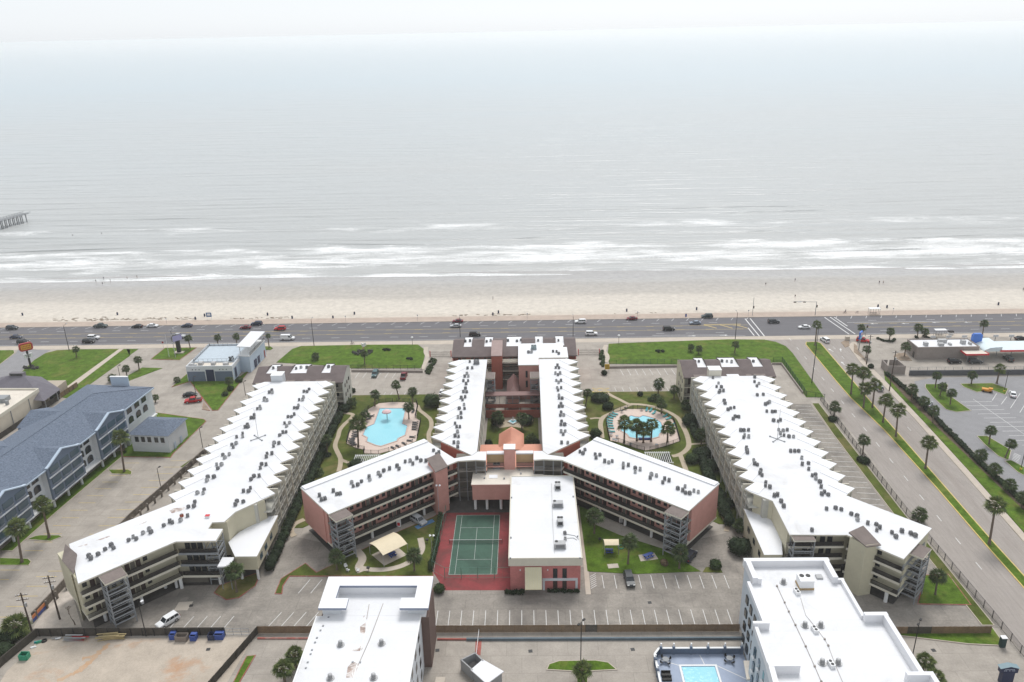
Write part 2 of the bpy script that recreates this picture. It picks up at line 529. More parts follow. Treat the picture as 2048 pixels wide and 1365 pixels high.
def sea_material():
    m, n, l, b = nt('sea_water')
    geo = n.new('ShaderNodeNewGeometry')
    sep = n.new('ShaderNodeSeparateXYZ')
    l.new(geo.outputs['Position'], sep.inputs[0])

    def noise(scale, detail=5, rough=0.6, stretch=(1, 1, 1), dist=0.0):
        mp = n.new('ShaderNodeMapping')
        mp.inputs['Scale'].default_value = stretch
        l.new(geo.outputs['Position'], mp.inputs[0])
        t = n.new('ShaderNodeTexNoise')
        t.inputs['Scale'].default_value = scale
        t.inputs['Detail'].default_value = detail
        t.inputs['Roughness'].default_value = rough
        t.inputs['Distortion'].default_value = dist
        l.new(mp.outputs[0], t.inputs['Vector'])
        return t.outputs[0]

    def math_(op, a, b_=None, c=None, clamp=False):
        t = n.new('ShaderNodeMath')
        t.operation = op
        t.use_clamp = clamp
        for i, v in enumerate((a, b_, c)):
            if v is None:
                continue
            if isinstance(v, (int, float)):
                t.inputs[i].default_value = v
            else:
                l.new(v, t.inputs[i])
        return t.outputs[0]

    # wander of the surf lines along the shore
    wander = noise(1.0, 6, 0.66, (0.016, 0.02, 1))
    ys = math_('MULTIPLY_ADD', wander, 44.0, sep.outputs[1])
    ys = math_('ADD', ys, -22.0)
    prof = n.new('ShaderNodeValToRGB')
    mr = n.new('ShaderNodeMapRange')
    mr.inputs[1].default_value, mr.inputs[2].default_value = 380, 560
    l.new(ys, mr.inputs[0])
    l.new(mr.outputs[0], prof.inputs[0])
    e = prof.color_ramp.elements
    e[0].position, e[0].color = 0.0, (0.46,) * 3 + (1,)
    e[1].position, e[1].color = 1.0, (0.0,) * 3 + (1,)
    for p, v in ((0.045, 0.50), (0.075, 0.66), (0.11, 0.38), (0.17, 0.34), (0.21, 0.54), (0.27, 0.64), (0.33, 0.46), (0.38, 0.60), (0.43, 0.30), (0.55, 0.18), (0.60, 0.30), (0.68, 0.46), (0.73, 0.36), (0.80, 0.08)):
        q = e.new(p)
        q.color = (v, v, v, 1)
    f1 = noise(1.0, 9, 0.74, (0.03, 0.11, 1), 1.4)
    f2 = noise(0.9, 7, 0.8)
    ff = math_('MULTIPLY_ADD', f2, 0.75, math_('ADD', f1, -0.04))
    patchy = noise(1.0, 3, 0.6, (0.016, 0.022, 1), 0.5)
    foam = math_('ADD', ff, math_('MULTIPLY', prof.outputs[0], math_('MULTIPLY_ADD', patchy, 1.5, 0.27)))
    fm = n.new('ShaderNodeMapRange')
    fm.inputs[1].default_value, fm.inputs[2].default_value = 1.25, 1.58
    l.new(foam, fm.inputs[0])
    # water body: silty grey green near the shore, bluer out at sea, in broad patches
    patch = noise(1.0, 4, 0.6, (0.0012, 0.004, 1), 0.4)
    yp = math_('MULTIPLY_ADD', patch, 900.0, sep.outputs[1])
    wr = n.new('ShaderNodeValToRGB')
    m2 = n.new('ShaderNodeMapRange')
    m2.inputs[1].default_value, m2.inputs[2].default_value = 700, 2600
    l.new(yp, m2.inputs[0])
    l.new(m2.outputs[0], wr.inputs[0])
    w = wr.color_ramp.elements
    w[0].position, w[0].color = 0.0, (0.40, 0.40, 0.385, 1)
    w[1].position, w[1].color = 1.0, (0.36, 0.435, 0.47, 1)
    q = w.new(0.35)
    q.color = (0.39, 0.41, 0.41, 1)
    mx = n.new('ShaderNodeMix')
    mx.data_type = 'RGBA'
    mx.inputs[7].default_value = (0.80, 0.80, 0.79, 1)
    l.new(wr.outputs[0], mx.inputs[6])
    l.new(fm.outputs[0], mx.inputs[0])
    l.new(mx.outputs[2], b.inputs['Base Color'])
    rr = math_('MULTIPLY_ADD', fm.outputs[0], 0.5, 0.28)
    l.new(rr, b.inputs['Roughness'])
    b.inputs['IOR'].default_value = 1.33
    b.inputs['Specular IOR Level'].default_value = 0.5
    # swell and ripples
    s1 = noise(1.0, 3, 0.5, (0.010, 0.075, 1), 0.5)
    s2 = noise(1.0, 4, 0.6, (0.06, 0.33, 1), 0.3)
    s3 = noise(0.9, 4, 0.6, (0.5, 1, 1))
    h = math_('MULTIPLY_ADD', s1, 4.2, math_('MULTIPLY_ADD', s2, 0.6, math_('MULTIPLY', s3, 0.22)))
    bp = n.new('ShaderNodeBump')
    bp.inputs['Strength'].default_value = 0.9
    bp.inputs['Distance'].default_value = 1.0
    l.new(h, bp.inputs['Height'])
    l.new(bp.outputs[0], b.inputs['Normal'])
    return m

SEAM = sea_material()
SV, SF = [], []
NX, NY = 260, 230
rs = random.Random(3)
crests = []
for yc in (398, 414, 426, 440, 455, 470, 488, 505, 524, 545):       # breaker lines
    crests.append((yc, [(rs.uniform(0.4, 1.0), rs.uniform(.004, .02), rs.uniform(0, 6.3)) for _ in range(3)], rs.uniform(.25, .55)))
for j in range(NY + 1):
    y = 386 + (640 - 386) * j / NY
    fade = min(1, (640 - y) / 60.0) * min(1, (y - 386) / 10)
    for i in range(NX + 1):
        x = -470 + 940 * i / NX
        z = 0.0
        for yc, ws, amp in crests:
            yy = yc + sum(a * 5 * math.sin(k * x + p) for a, k, p in ws)
            d = y - yy
            on = max(0.0, 0.35 + 0.65 * math.sin(ws[0][1] * 2.3 * x + ws[1][2]))
            z += amp * on * (math.exp(-(d / 2.6) ** 2) if d > 0 else math.exp(-(d / 1.2) ** 2))
        z += 0.14 * math.sin(y * 0.55 + 2.2 * math.sin(x * 0.012)) + 0.08 * math.sin(y * 0.31 + x * 0.03)
        SV.append((x, y, -1.0 + z * fade))
for j in range(NY):
    for i in range(NX):
        a = j * (NX + 1) + i
        SF.append((a, a + 1, a + NX + 2, a + NX + 1))
b0 = len(SV)
for quad in (((-40000, 640), (40000, 640), (40000, 60000), (-40000, 60000)), ((-40000, 386), (-470, 386), (-470, 640), (-40000, 640)), ((470, 386), (40000, 386), (40000, 640), (470, 640))):
    SF.append(tuple(range(len(SV), len(SV) + 4)))
    SV += [(x, y, -1.0) for x, y in quad]
struct(mesh('sea', SV, SF, SEAM, smooth=True))

haze_m = bpy.data.materials.new('haze_air')
haze_m.use_nodes = True
hn = haze_m.node_tree.nodes
hn.remove(hn['Principled BSDF'])
pv = hn.new('ShaderNodeVolumePrincipled')
pv.inputs['Color'].default_value = (1.0, 0.99, 0.975, 1)
pv.inputs['Density'].default_value = 1.5e-4
pv.inputs['Anisotropy'].default_value = 0.5
haze_m.node_tree.links.new(pv.outputs[0], hn['Material Output'].inputs['Volume'])
hz = box('haze', -42000, 42000, -2500, 62000, -5, 117, haze_m)
tag(hz, 'pale sea haze thickening towards the horizon', kind='stuff')

# ---------------------------------------------------------------- seawall boulevard
bl = struct(sheet('boulevard', [(-900, 297.9), (900, 297.9), (900, 320.2), (-900, 320.2)], 0.012, ASPH))
pr_ = struct(box('promenade', -900, 900, 320.2, 326.0, -1.0, 0.14, PROM))
struct(box('seaside_kerb', -900, 900, 319.95, 320.2, 0.0, 0.16, SIDEW))
struct(sheet('sidewalk', [(-900, 293.6), (900, 293.6), (900, 297.6), (-900, 297.6)], 0.02, SIDEW))

def line(p, q, w, m, parent, z=0.024, name='road_marking'):
    dx, dy = q[0] - p[0], q[1] - p[1]
    L = math.hypot(dx, dy)
    me = _quad(m)
    o = bpy.data.objects.new(name, me)
    col.objects.link(o)
    o.location = ((p[0] + q[0]) / 2, (p[1] + q[1]) / 2, z)
    o.scale = (L, w, 1)
    o.rotation_euler = (0, 0, math.atan2(dy, dx))
    adopt(o, parent)
    return o

_q = {}
def _quad(m):
    if m.name not in _q:
        me = bpy.data.meshes.new('stripe_' + m.name)
        me.from_pydata([(-.5, -.5, 0), (.5, -.5, 0), (.5, .5, 0), (-.5, .5, 0)], [], [(0, 1, 2, 3)])
        me.materials.append(m)
        _q[m.name] = me
    return _q[m.name]

for y in (310.9, 306.1):
    line((-420, y), (96, y), 0.16, PYEL, bl)
    line((140, y), (420, y), 0.16, PYEL, bl)
    for x in list(range(-330, 95, 12)) + list(range(142, 300, 12)):
        line((x, y + (0.45 if y < 308 else -0.45)), (x + 3.2, y + (0.45 if y < 308 else -0.45)), 0.15, PYEL, bl)
for y in (314.3, 302.3):
    for x in list(range(-330, 90, 12)) + list(range(144, 300, 12)):
        line((x + 3, y), (x + 6.4, y), 0.17, PWHITE, bl)
line((-420, 298.7), (92, 298.7), 0.15, PWHITE, bl)
line((140, 298.9), (420, 298.9), 0.15, PWHITE, bl)
x = -246.0
while x < 300:
    if not 100 < x < 132:
        line((x - 0.7, 317.0), (x + 0.9, 320.0), 0.17, PWHITE, bl)
    x += 6.25
# painted hatch, stop lines, crosswalks and arrows at the junction
for p, q in ([(78.42,311.65),(82.62,307.50)], [(84.87,311.39),(89.00,307.25)], [(91.00,311.14),(95.02,307.31)], [(78.22,311.97),(93.59,311.97)]):
    line(p, q, 0.45, PYEL, bl)
for p, q in ([(97.01,318.48),(97.37,297.80)], [(99.23,318.71),(99.38,297.72)], [(95.38,307.30),(95.51,298.44)], [(130.51,318.86),(133.16,298.59)], [(132.90,319.09),(135.57,298.79)], [(134.54,318.86),(135.92,307.82)]):
    line(p, q, 0.4, PWHITE, bl)
line(*[(55.22,300.26),(84.86,299.71)], 0.2, PWHITE, bl)
line(*[(137.47,312.22),(185.28,311.99)], 0.2, PWHITE, bl)

def arrow(c, d, parent, z=0.026):
    d = Vector((d[0], d[1], 0)).normalized()
    r = Vector((d.y, -d.x, 0))
    c = Vector((c[0], c[1], z))
    V = [c - d * 1.6 - r * .12, c - d * 1.6 + r * .12, c + d * .3 + r * .12, c + d * .3 + r * .5, c + d * 1.6, c + d * .3 - r * .5, c + d * .3 - r * .12]
    mesh('lane_arrow', V, [tuple(range(6, -1, -1)) if (V[1] - V[0]).cross(V[2] - V[0]).z < 0 else tuple(range(7))], PWHITE, parent)

for c in [(147.73,310.25),(160.40,310.05),(173.17,310.77),(186.12,310.56)]:
    arrow(c, (-1, 0), bl)
for c in [(70.91,299.08),(83.75,299.32)]:
    arrow(c, (1, 0), bl)

# ---------------------------------------------------------------- the divided avenue on the right
AV_L = [(101.0, 60), (101.2, 172), (102.4, 200), (103.6, 240), (104.6, 278), (103.6, 288), (98.5, 293.5)]
av = struct(sheet('avenue', [(100.6, 60), (101.0, 172), (102.2, 200), (103.4, 240), (104.4, 278), (103.6, 288), (97, 297.9), (140, 297.9), (128, 287), (126.2, 270), (126.3, 256), (125.0, 222), (123.6, 193), (121.6, 159), (119.0, 60)], 0.016, ROADC))
MED = [(111.6, 60), (112.2, 157), (112.8, 184), (112.8, 217), (111.4, 240), (111.5, 253), (112.4, 288), (113.4, 290.6), (117.8, 290.6), (118.7, 289), (117.6, 258), (116.5, 224), (115.7, 193), (114.8, 160), (114.2, 60)]
struct(prism('avenue_median_kerb', MED, 0.0, 0.15, KYEL))
def shrink(P, d):
    P = ccw(P)
    n = len(P)
    out = []
    for i in range(n):
        a, b, c = Vector(P[i - 1]), Vector(P[i]), Vector(P[(i + 1) % n])
        e1, e2 = (b - a).normalized(), (c - b).normalized()
        n1, n2 = Vector((-e1.y, e1.x)), Vector((-e2.y, e2.x))
        k = (n1 + n2)
        k = k / max(0.35, k.length_squared / 2) if k.length > 1e-6 else n1
        out.append(tuple(b + k * d))
    return out
med = struct(sheet('avenue_median_grass', shrink(MED, 0.28), 0.165, GRASS))
for i in range(16):
    y0 = 150 + i * 9.5
    x0 = 106.9 + (y0 - 172) * 0.012
    line((x0, y0), (x0 + 0.03, y0 + 2.6), 0.15, PWHITE, av)
    if y0 > 200:
        x1 = 120.4 + (y0 - 200) * 0.02
        line((x1, y0), (x1 + 0.05, y0 + 2.6), 0.12, PWHITE, av)
for c, d in zip([(119.96,282.07),(123.77,282.19),(119.76,269.17)], ((-.3, 1), (.3, 1), (0, 1))):
    arrow(c, d, av)
SW_R = [(119.2, 60), (121.8, 159), (123.8, 193), (125.2, 222), (126.4, 256), (126.3, 270), (128, 286), (131, 290), (133, 290), (130, 283), (128.4, 270), (128.4, 256), (127.1, 222), (125.7, 193), (123.6, 160), (121, 60)]
struct(prism('avenue_sidewalk', SW_R, 0.0, 0.13, SIDEW))
struct(prism('avenue_verge', [(121.2, 60), (123.8, 160), (125.9, 193), (127.3, 222), (128.6, 254), (131.6, 262), (132.6, 240), (131.6, 210), (131.4, 60)], 0.0, 0.15, GRASS))
struct(prism('hedge_bed', [(129.4, 60), (129.4, 240), (130.2, 258), (133.2, 258), (133.0, 240), (132.2, 210), (132.0, 60)], 0.0, 0.17, MULCH))
struct(sheet('parking_lot_grey', [(132.6, 60), (132.8, 210), (133.8, 240), (138, 252.5), (146, 255.6), (420, 255.6), (420, 60)], 0.018, LOT))

# ---------------------------------------------------------------- lawns, kerbs, islands
def lawn(name, P, m=GRASS, kerb=None, h=0.10, w=0.18):
    o = struct(prism(name, P, 0.0, h, m))
    if kerb:
        k = struct(prism(name + '_kerb', shrink(P, -w), 0.0, h + 0.04, kerb))
        for v in o.data.vertices:
            if v.co.z > 0.01:
                v.co.z = h + 0.055
    return o

lawn('seafront_lawn_right', [(36.84,291.47),(43.45,292.20),(84.15,294.60),(98.53,293.79)] + [(98.05,293.67),(101.87,291.30),(104.42,286.59),(104.79,279.62),(103.09,240.72),(97.24,240.88),(97.57,268.70),(91.90,271.67)] + [(60.05,270.05),(35.08,271.48),(35.11,278.95)], GRASS)
lawn('seafront_lawn_left', [(-90.20,276.85),(-87.81,290.47),(-85.05,293.53),(-59.53,294.00),(-38.50,293.51),(-35.63,288.62),(-34.44,282.62),(-34.10,269.50),(-60.38,270.35),(-64.13,272.28)], GRASS)
lawn('corner_lawn', [(-184.14,257.49),(-186.94,262.01),(-183.99,270.00),(-186.13,282.37),(-185.71,289.54),(-182.75,292.47),(-175.39,293.09),(-157.90,292.95),(-159.41,251.41),(-161.15,252.51),(-168.17,259.77)], GRASS)
lawn('verge_strip', [(-156.08,292.89),(-153.31,292.31),(-150.23,285.68),(-152.99,246.58),(-157.22,248.23),(-157.14,253.46)], GRASS)
lawn('verge_strip_tip', [(-155.06,292.85),(-150.07,292.68),(-150.56,285.95)], GRASS)
struct(sheet('lawn_path', [(-157.97,293.09),(-156.15,293.03),(-156.94,249.77),(-159.80,250.90)], 0.13, SIDEW))
lawn('side_lawn', [(-208.25,293.02),(-200.70,293.10),(-198.57,289.99),(-197.26,278.64),(-197.35,275.24)], GRASS, SIDEW)
struct(sheet('side_drive', [(-197.35,275.24),(-197.07,278.32),(-197.92,289.97),(-199.51,294.77),(-185.56,292.91),(-186.03,289.22),(-186.51,283.03),(-184.73,270.02),(-187.66,263.16),(-191.19,257.69)], 0.02, LOT))
lawn('sign_island', [(-140.09,281.69),(-139.50,293.26),(-127.11,293.24),(-128.71,280.66)], GRASS, KRED)
lawn('palm_island', [(-139.47,261.14),(-142.10,265.24),(-139.90,273.52),(-131.85,272.65)], GRASS, None)
lawn('restaurant_lawn', [(-116.92,260.80),(-100.46,260.30),(-98.04,271.56),(-97.86,236.32),(-99.48,236.08)], GRASS, KRED)
lawn('restaurant_side_lawn', [(-121.05,255.59),(-120.27,266.89),(-116.79,259.89)], GRASS, KRED)
lawn('kerb_tip', [(-103.30,237.14),(-104.93,242.58),(-100.56,236.10)], DIRT, KRED)
lawn('pylon_lawn', [(-101.23,290.27),(-102.58,293.74),(-97.38,293.56),(-95.72,291.43),(-96.26,289.82)], GRASS)
lawn('annex_lawn', [(-117.74,232.77),(-118.78,235.15),(-100.01,229.55),(-98.87,228.16),(-100.89,206.94),(-100.67,205.02),(-115.12,205.71),(-116.76,210.01)], GRASS, KRED)
lawn('hotel_strip', [(-118.4, 209), (-115.2, 209), (-119.0, 178), (-120.6, 160), (-123.6, 160), (-122.4, 178)], GRASS, SIDEW)
for nm, pts in (('palm_bed_far', [(-115.69,198.12),(-110.02,198.01),(-108.55,196.95),(-107.96,195.40),(-113.67,195.98)]), ('palm_bed_middle', [(-118.33,165.83),(-117.25,166.17),(-112.53,166.10),(-111.59,165.55),(-113.38,163.82),(-119.53,164.61)]), ('palm_bed_near', [(-121.80,157.01),(-114.82,156.60),(-113.54,155.61),(-113.25,154.26),(-120.15,154.35)])):
    lawn(nm, pts, GRASS, SIDEW)
lawn('verge_patch', [(-105.61,154.84),(-105.80,157.00),(-104.37,157.58),(-103.36,156.37),(-104.51,154.63)], GRASS)
lawn('gate_island', [(-65.29,143.87),(-64.98,146.20),(-58.19,150.35),(-57.20,149.72),(-57.04,146.11),(-59.39,142.21),(-61.81,141.56)], GRASS_B, KRED)
lawn('picnic_lawn', [(-51.55,143.43),(-51.64,148.44),(-47.61,153.98),(-44.16,150.49),(-40.59,153.89),(-40.79,158.47),(-35.18,159.06),(-33.08,161.07),(-30.21,163.80),(-27.27,166.61),(-19.45,172.81),(-17.53,175.49),(-17.50,150.47),(-17.16,149.12),(-50.19,149.52),(-50.77,146.04),(-50.22,143.42)], GRASS_B, KRED)
lawn('barbecue_lawn', [(17.77,177.27),(18.82,182.97),(21.25,168.80),(26.69,164.39),(36.15,158.76),(43.60,150.04),(28.86,149.30),(17.96,150.35)], GRASS, None)
lawn('shrub_island', [(43.92,149.73),(45.08,151.56),(48.17,151.52),(48.42,149.55)], GRASS_B, None)
lawn('corner_palm_lawn', [(87.23,138.62),(93.18,147.93),(98.19,148.17),(97.95,138.24)], GRASS, KRED, 0.12)
lawn('fence_lawn', [(79.01,129.22),(79.99,130.68),(98.66,131.01),(98.38,126.19),(91.66,126.72)], GRASS, SIDEW, 0.135)
lawn('avenue_strip', [(97.6, 236), (99.6, 236), (99.0, 172), (99.4, 132), (97.2, 132), (96.6, 172), (96.8, 214)], GRASS_B, SIDEW)
lawn('lot_island_north', [(8.00,120.52),(8.43,121.76),(10.39,122.60),(17.39,122.68),(19.82,122.13),(21.13,120.43),(16.19,120.11),(15.53,120.03),(15.37,115.76),(13.46,115.77),(13.73,120.04)], GRASS, SIDEW)
lawn('left_yard_strip', [(-52.04,117.37),(-51.69,124.35),(-50.22,124.57),(-51.06,117.37)], GRASS, KRED)
lawn('west_wall_verge', [(-95.44,199.51),(-93.57,204.89),(-92.48,203.36),(-94.50,199.01)], GRASS_B)
# court gardens between the wings
lawn('pool_garden_left', [(-57.6, 246.6), (-26, 246.6), (-24, 240), (-24, 196), (-40, 180), (-52, 168.5), (-57.6, 168.5)], GRASS_B)
lawn('pool_garden_right', [(57.6, 246.8), (24, 246.8), (23, 240), (23, 196), (40, 180), (52, 168.5), (57.6, 168.5)], GRASS_B)
lawn('inner_court_garden', [(-8, 196), (8, 196), (8, 228), (-8, 228)], GRASS_B)

# lots with their own surface
struct(sheet('condo_lot_left', [(-59.29,267.33),(-33.37,265.34),(-32.56,281.26),(-24.19,280.98),(-22.83,244.34),(-54.86,245.24)], 0.012, CONC))
struct(sheet('front_lot', [(-100, 131.2), (101, 131.2), (101, 149), (56, 166), (0, 146), (-56, 166), (-100, 149)], 0.014, CONC_D))
struct(sheet('side_lot_right', [(83, 236), (97, 236), (96.4, 214), (96.2, 172), (97, 132), (84, 132)], 0.012, CONC_D))
struct(sheet('yard_left', [(-97.58,117.97),(-97.99,120.83),(-96.33,129.75),(-53.14,129.87),(-51.78,132.88),(-53.35,117.38),(-53.27,116.20),(-96.64,116.47)], 0.022, mat('yard_concrete', (0.45, 0.385, 0.315), 0.9, 0.12, 0.3, 2.5, stain=(0.42, 0.22, 0.11), stain_scale=0.07, stain_lo=0.56, stain_hi=0.74)))
struct(sheet('sandy_strip', [(-99.88,132.80),(-101.15,144.26),(-97.97,144.81),(-89.60,133.22)], 0.02, mat('pale_sand', (0.52, 0.46, 0.40), 0.95, 0.15, 0.6, 4.0)))
hot = struct(sheet('hotel_lot_left', [(-117, 209), (-91, 209), (-101, 146), (-103, 131), (-125, 131), (-120, 160)], 0.012, CONC))

# garden paths (ribbons)
def ribbon(name, C, w, z, m):
    C = [Vector(c) for c in C]
    # Catmull-Rom smoothing
    S = []
    for i in range(len(C) - 1):
        p0, p1, p2, p3 = C[max(i - 1, 0)], C[i], C[i + 1], C[min(i + 2, len(C) - 1)]
        for k in range(6):
            t = k / 6
            S.append(0.5 * ((2 * p1) + (p2 - p0) * t + (2 * p0 - 5 * p1 + 4 * p2 - p3) * t * t + (3 * p1 - p0 - 3 * p2 + p3) * t ** 3))
    S.append(C[-1])
    V, F = [], []
    for i, p in enumerate(S):
        d = (S[min(i + 1, len(S) - 1)] - S[max(i - 1, 0)]).normalized()
        r = Vector((d.y, -d.x)) * w / 2
        V += [(p.x - r.x, p.y - r.y, z), (p.x + r.x, p.y + r.y, z)]
    for i in range(len(S) - 1):
        F.append((2 * i, 2 * i + 1, 2 * i + 3, 2 * i + 2))
    return struct(mesh(name, V, F, m))

ribbon('garden_path', [(-56.37,232.65),(-54.39,232.81),(-52.06,231.68),(-52.22,228.75),(-53.35,225.09),(-53.98,221.13),(-53.61,216.87),(-53.51,213.12),(-53.00,210.19),(-51.62,206.95),(-49.93,203.10),(-49.14,199.06),(-48.85,195.80)], 1.35, 0.125, PATH)
ribbon('garden_path', [(-49.85,202.76),(-48.40,201.55),(-46.86,200.68)], 1.2, 0.121, PATH)
ribbon('garden_path', [(-31.87,238.10),(-30.66,234.56),(-28.33,231.07),(-26.21,227.27),(-25.50,222.41),(-25.80,218.51),(-25.34,214.33),(-24.66,211.37)], 1.35, 0.125, PATH)
ribbon('garden_path', [(31.74,246.16),(33.26,243.55),(35.64,240.29),(37.81,237.32),(39.12,237.07)], 1.3, 0.125, PATH)
ribbon('garden_path', [(39.12,237.07),(35.75,234.53),(31.33,230.38),(28.62,227.53),(27.51,223.50),(27.27,218.79),(27.09,213.87)], 1.5, 0.129, PATH)
ribbon('garden_path', [(38.74,237.08),(42.49,236.45),(46.06,234.69),(49.35,231.60),(51.16,229.03),(52.31,226.11),(52.70,221.30),(52.91,216.65),(52.69,211.81),(51.93,207.87),(49.97,204.76),(47.97,203.09),(46.18,202.44)], 1.5, 0.133, PATH)
ribbon('garden_path', [(52.20,209.29),(53.99,209.61),(57.72,210.06)], 0.9, 0.121, PATH)
ribbon('garden_path', [(24.47,226.82),(26.18,227.26),(27.84,227.14)], 0.9, 0.121, PATH)
ribbon('garden_path', [(48.65,203.07),(48.70,199.71),(48.68,196.11),(48.63,193.24)], 1.4, 0.137, PATH)
ribbon('garden_path', [(53.70,176.67),(53.93,172.02),(53.90,168.30),(53.01,165.42)], 1.3, 0.12, PATH)
ribbon('garden_path', [(-52.50,172.19),(-54.52,169.96),(-54.59,167.02),(-53.15,164.84)], 1.5, 0.12, PATH)
ribbon('seafront_path', [(-34.82,290.36),(-34.49,285.25),(-33.15,280.00),(-33.31,274.96),(-33.73,268.29)], 1.6, 0.13, SIDEW)
ribbon('seafront_path', [(35.70,290.14),(34.39,284.16),(34.99,280.23),(34.86,276.43),(33.79,272.74)], 1.6, 0.13, SIDEW)
ribbon('picnic_path', [(-35.14,152.56),(-32.19,151.58),(-28.24,151.53),(-24.52,153.06),(-21.74,156.23),(-20.93,159.54),(-21.84,163.68)], 1.5, 0.166, SIDEW)
ribbon('picnic_path', [(-36.62,159.08),(-34.55,155.75),(-34.74,152.55),(-33.79,150.67)], 1.9, 0.17, SIDEW)
ribbon('service_path', [(17.55,177.28),(17.87,165.94),(17.81,156.37),(17.55,142.40)], 1.1, 0.06, SIDEW)

# stall stripes
def stalls(parent, p, q, n, d, L, w=0.12, m=PWHITE, z=0.03):
    """n stripes spread from p to q, each running L metres along direction d"""
    k = math.hypot(*d)
    for i in range(n):
        a = lerp(p, q, i / max(1, n - 1))
        line(a, (a[0] + d[0] / k * L, a[1] + d[1] / k * L), w, m, parent, z, 'stall_stripe')

fl = bpy.data.objects['front_lot']
stalls(fl, (-14.9, 132.9), (46.5, 132.7), 25, (0.0, 1), 4.6)
stalls(fl, (21.2, 144.4), (48.6, 144.1), 11, (-0.02, 1), 4.6)
stalls(fl, (-50.0, 133.0), (-42.0, 133.0), 4, (0.35, 1), 4.6)
stalls(fl, (-46.5, 143.5), (-41.0, 143.5), 3, (0.30, 1), 5.0)
stalls(fl, (-71, 131.6), (-59.5, 131.6), 5, (0.25, 1), 4.8)
for i in range(7):
    a, b = lerp((18.40,148.52), (18.27,144.39), i / 6), lerp((19.77,148.80), (19.60,144.66), i / 6)
    line(a, (b[0], b[1] + 0.8), 0.12, PWHITE, fl, 0.03, 'hatch_stripe')
g0 = bpy.data.objects['ground']
stalls(g0, (-57.19,261.47), (-43.71,261.06), 6, (0.12, 1), 5.0)
stalls(g0, (-49.22,245.59), (-32.95,245.14), 8, (0.12, 1), 3.5)
stalls(g0, (39.03,260.77), (57.47,260.76), 8, (-0.1, 1), 5.4)
stalls(g0, (35.07,247.42), (52.84,246.91), 8, (-0.1, 1), 3.2)
for a, b in ([(26.99,250.17),(32.93,250.00)], [(26.74,247.04),(32.63,247.08)], [(26.99,250.17),(29.35,246.96)], [(29.63,250.09),(26.74,247.04)], [(29.63,250.09),(32.63,247.08)], [(32.93,250.00),(29.35,246.96)]):
    line(a, b, 0.25, PYEL, g0, 0.03, 'hatch_stripe')
sl = bpy.data.objects['side_lot_right']
stalls(sl, (96.4, 234), (95.8, 168), 25, (-1, 0.12), 4.8)
stalls(hot, (-113.2, 202), (-117.6, 160), 13, (1, -0.02), 4.6, 0.14, PYEL)
stalls(hot, (-95.0, 203), (-102.5, 152), 15, (-1, 0.0), 4.8, 0.14, PYEL)
stalls(hot, (-118.5, 156), (-121.5, 132), 8, (1, -0.02), 4.6, 0.14, PYEL)
stalls(hot, (-104.2, 150), (-105.5, 133), 6, (-1, 0.0), 4.8, 0.14, PYEL)
lg = bpy.data.objects['parking_lot_grey']
stalls(lg, (145.5, 236.0), (152.0, 172.0), 23, (1, 0.0), 10.0, 0.13)
line((150.5, 238), (157, 170), 0.13, PWHITE, lg, 0.03, 'stall_stripe')
for a, b in ([(160.36,242.10),(156.02,236.80)], [(162.30,239.55),(157.30,233.89)], [(167.93,241.88),(158.64,231.05)], [(165.95,235.09),(159.73,227.81)]):
    line(a, b, 0.14, PWHITE, lg, 0.03, 'stall_stripe')
for i in range(8):
    line(lerp((139.77,197.36), (143.50,202.37), i / 7), lerp((140.53,195.58), (144.42,200.51), i / 7), 0.18, PWHITE, lg, 0.03, 'hatch_stripe')
for nm, pts in (('lot_island_west', [(140.70,249.89),(147.88,249.67),(143.96,242.56),(145.25,229.56),(140.43,228.77),(138.14,230.67),(138.44,240.72),(139.41,247.30)]), ('lot_island_north_grey', [(152.51,249.85),(163.21,250.06),(165.84,245.49),(162.50,241.04),(160.27,244.63),(154.46,243.27),(152.36,247.44)]), ('lot_island_south', [(138.52,212.54),(141.32,212.47),(143.44,203.87),(139.67,198.44),(138.21,200.64),(138.07,207.81)]), ('lot_island_edge', [(138.49,197.76),(140.21,198.21),(141.66,194.31),(139.26,190.15),(138.62,192.02)])):
    lawn(nm, pts, GRASS, SIDEW)

# sand bed, drains, patches
for c in [(4.75,125.45),(25.09,125.76),(30.51,139.64)] + [(-68.92,139.68),(-60.26,126.44)] + [(84.00,125.05)] + [(-13.85,125.83)]:
    struct(rbox('drain_grate', c[0], c[1], 0.8, 0.8, 0.0, 0.035, 0.1, BLACK))
struct(sheet('patched_slab', [(-72.08,140.82),(-68.98,141.07),(-69.16,138.21),(-72.07,138.07)], 0.03, CONC_L))
struct(sheet('accessible_bay', [(-23.90,168.38),(-19.77,171.67),(-19.00,170.53),(-22.91,167.27)], 0.185, PBLUE))

# oily carport floors, colour darkened to paint in the shade under the wings
CARP = mat('shaded_oily_asphalt', (0.095, 0.088, 0.082), 0.9, 0.25, 0.3, 2.0, stain=(0.045, 0.042, 0.04), stain_scale=0.12, stain_lo=0.45, stain_hi=0.7)
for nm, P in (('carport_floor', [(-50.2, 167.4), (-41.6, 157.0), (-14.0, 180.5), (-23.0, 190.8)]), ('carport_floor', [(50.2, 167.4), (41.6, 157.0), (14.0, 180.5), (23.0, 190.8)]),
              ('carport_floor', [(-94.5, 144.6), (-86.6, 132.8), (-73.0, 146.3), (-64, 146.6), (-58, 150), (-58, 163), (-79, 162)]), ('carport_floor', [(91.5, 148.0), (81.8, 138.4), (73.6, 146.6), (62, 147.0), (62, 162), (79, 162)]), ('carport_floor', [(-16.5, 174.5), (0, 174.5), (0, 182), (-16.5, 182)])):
    struct(sheet(nm, P, 0.135, CARP))

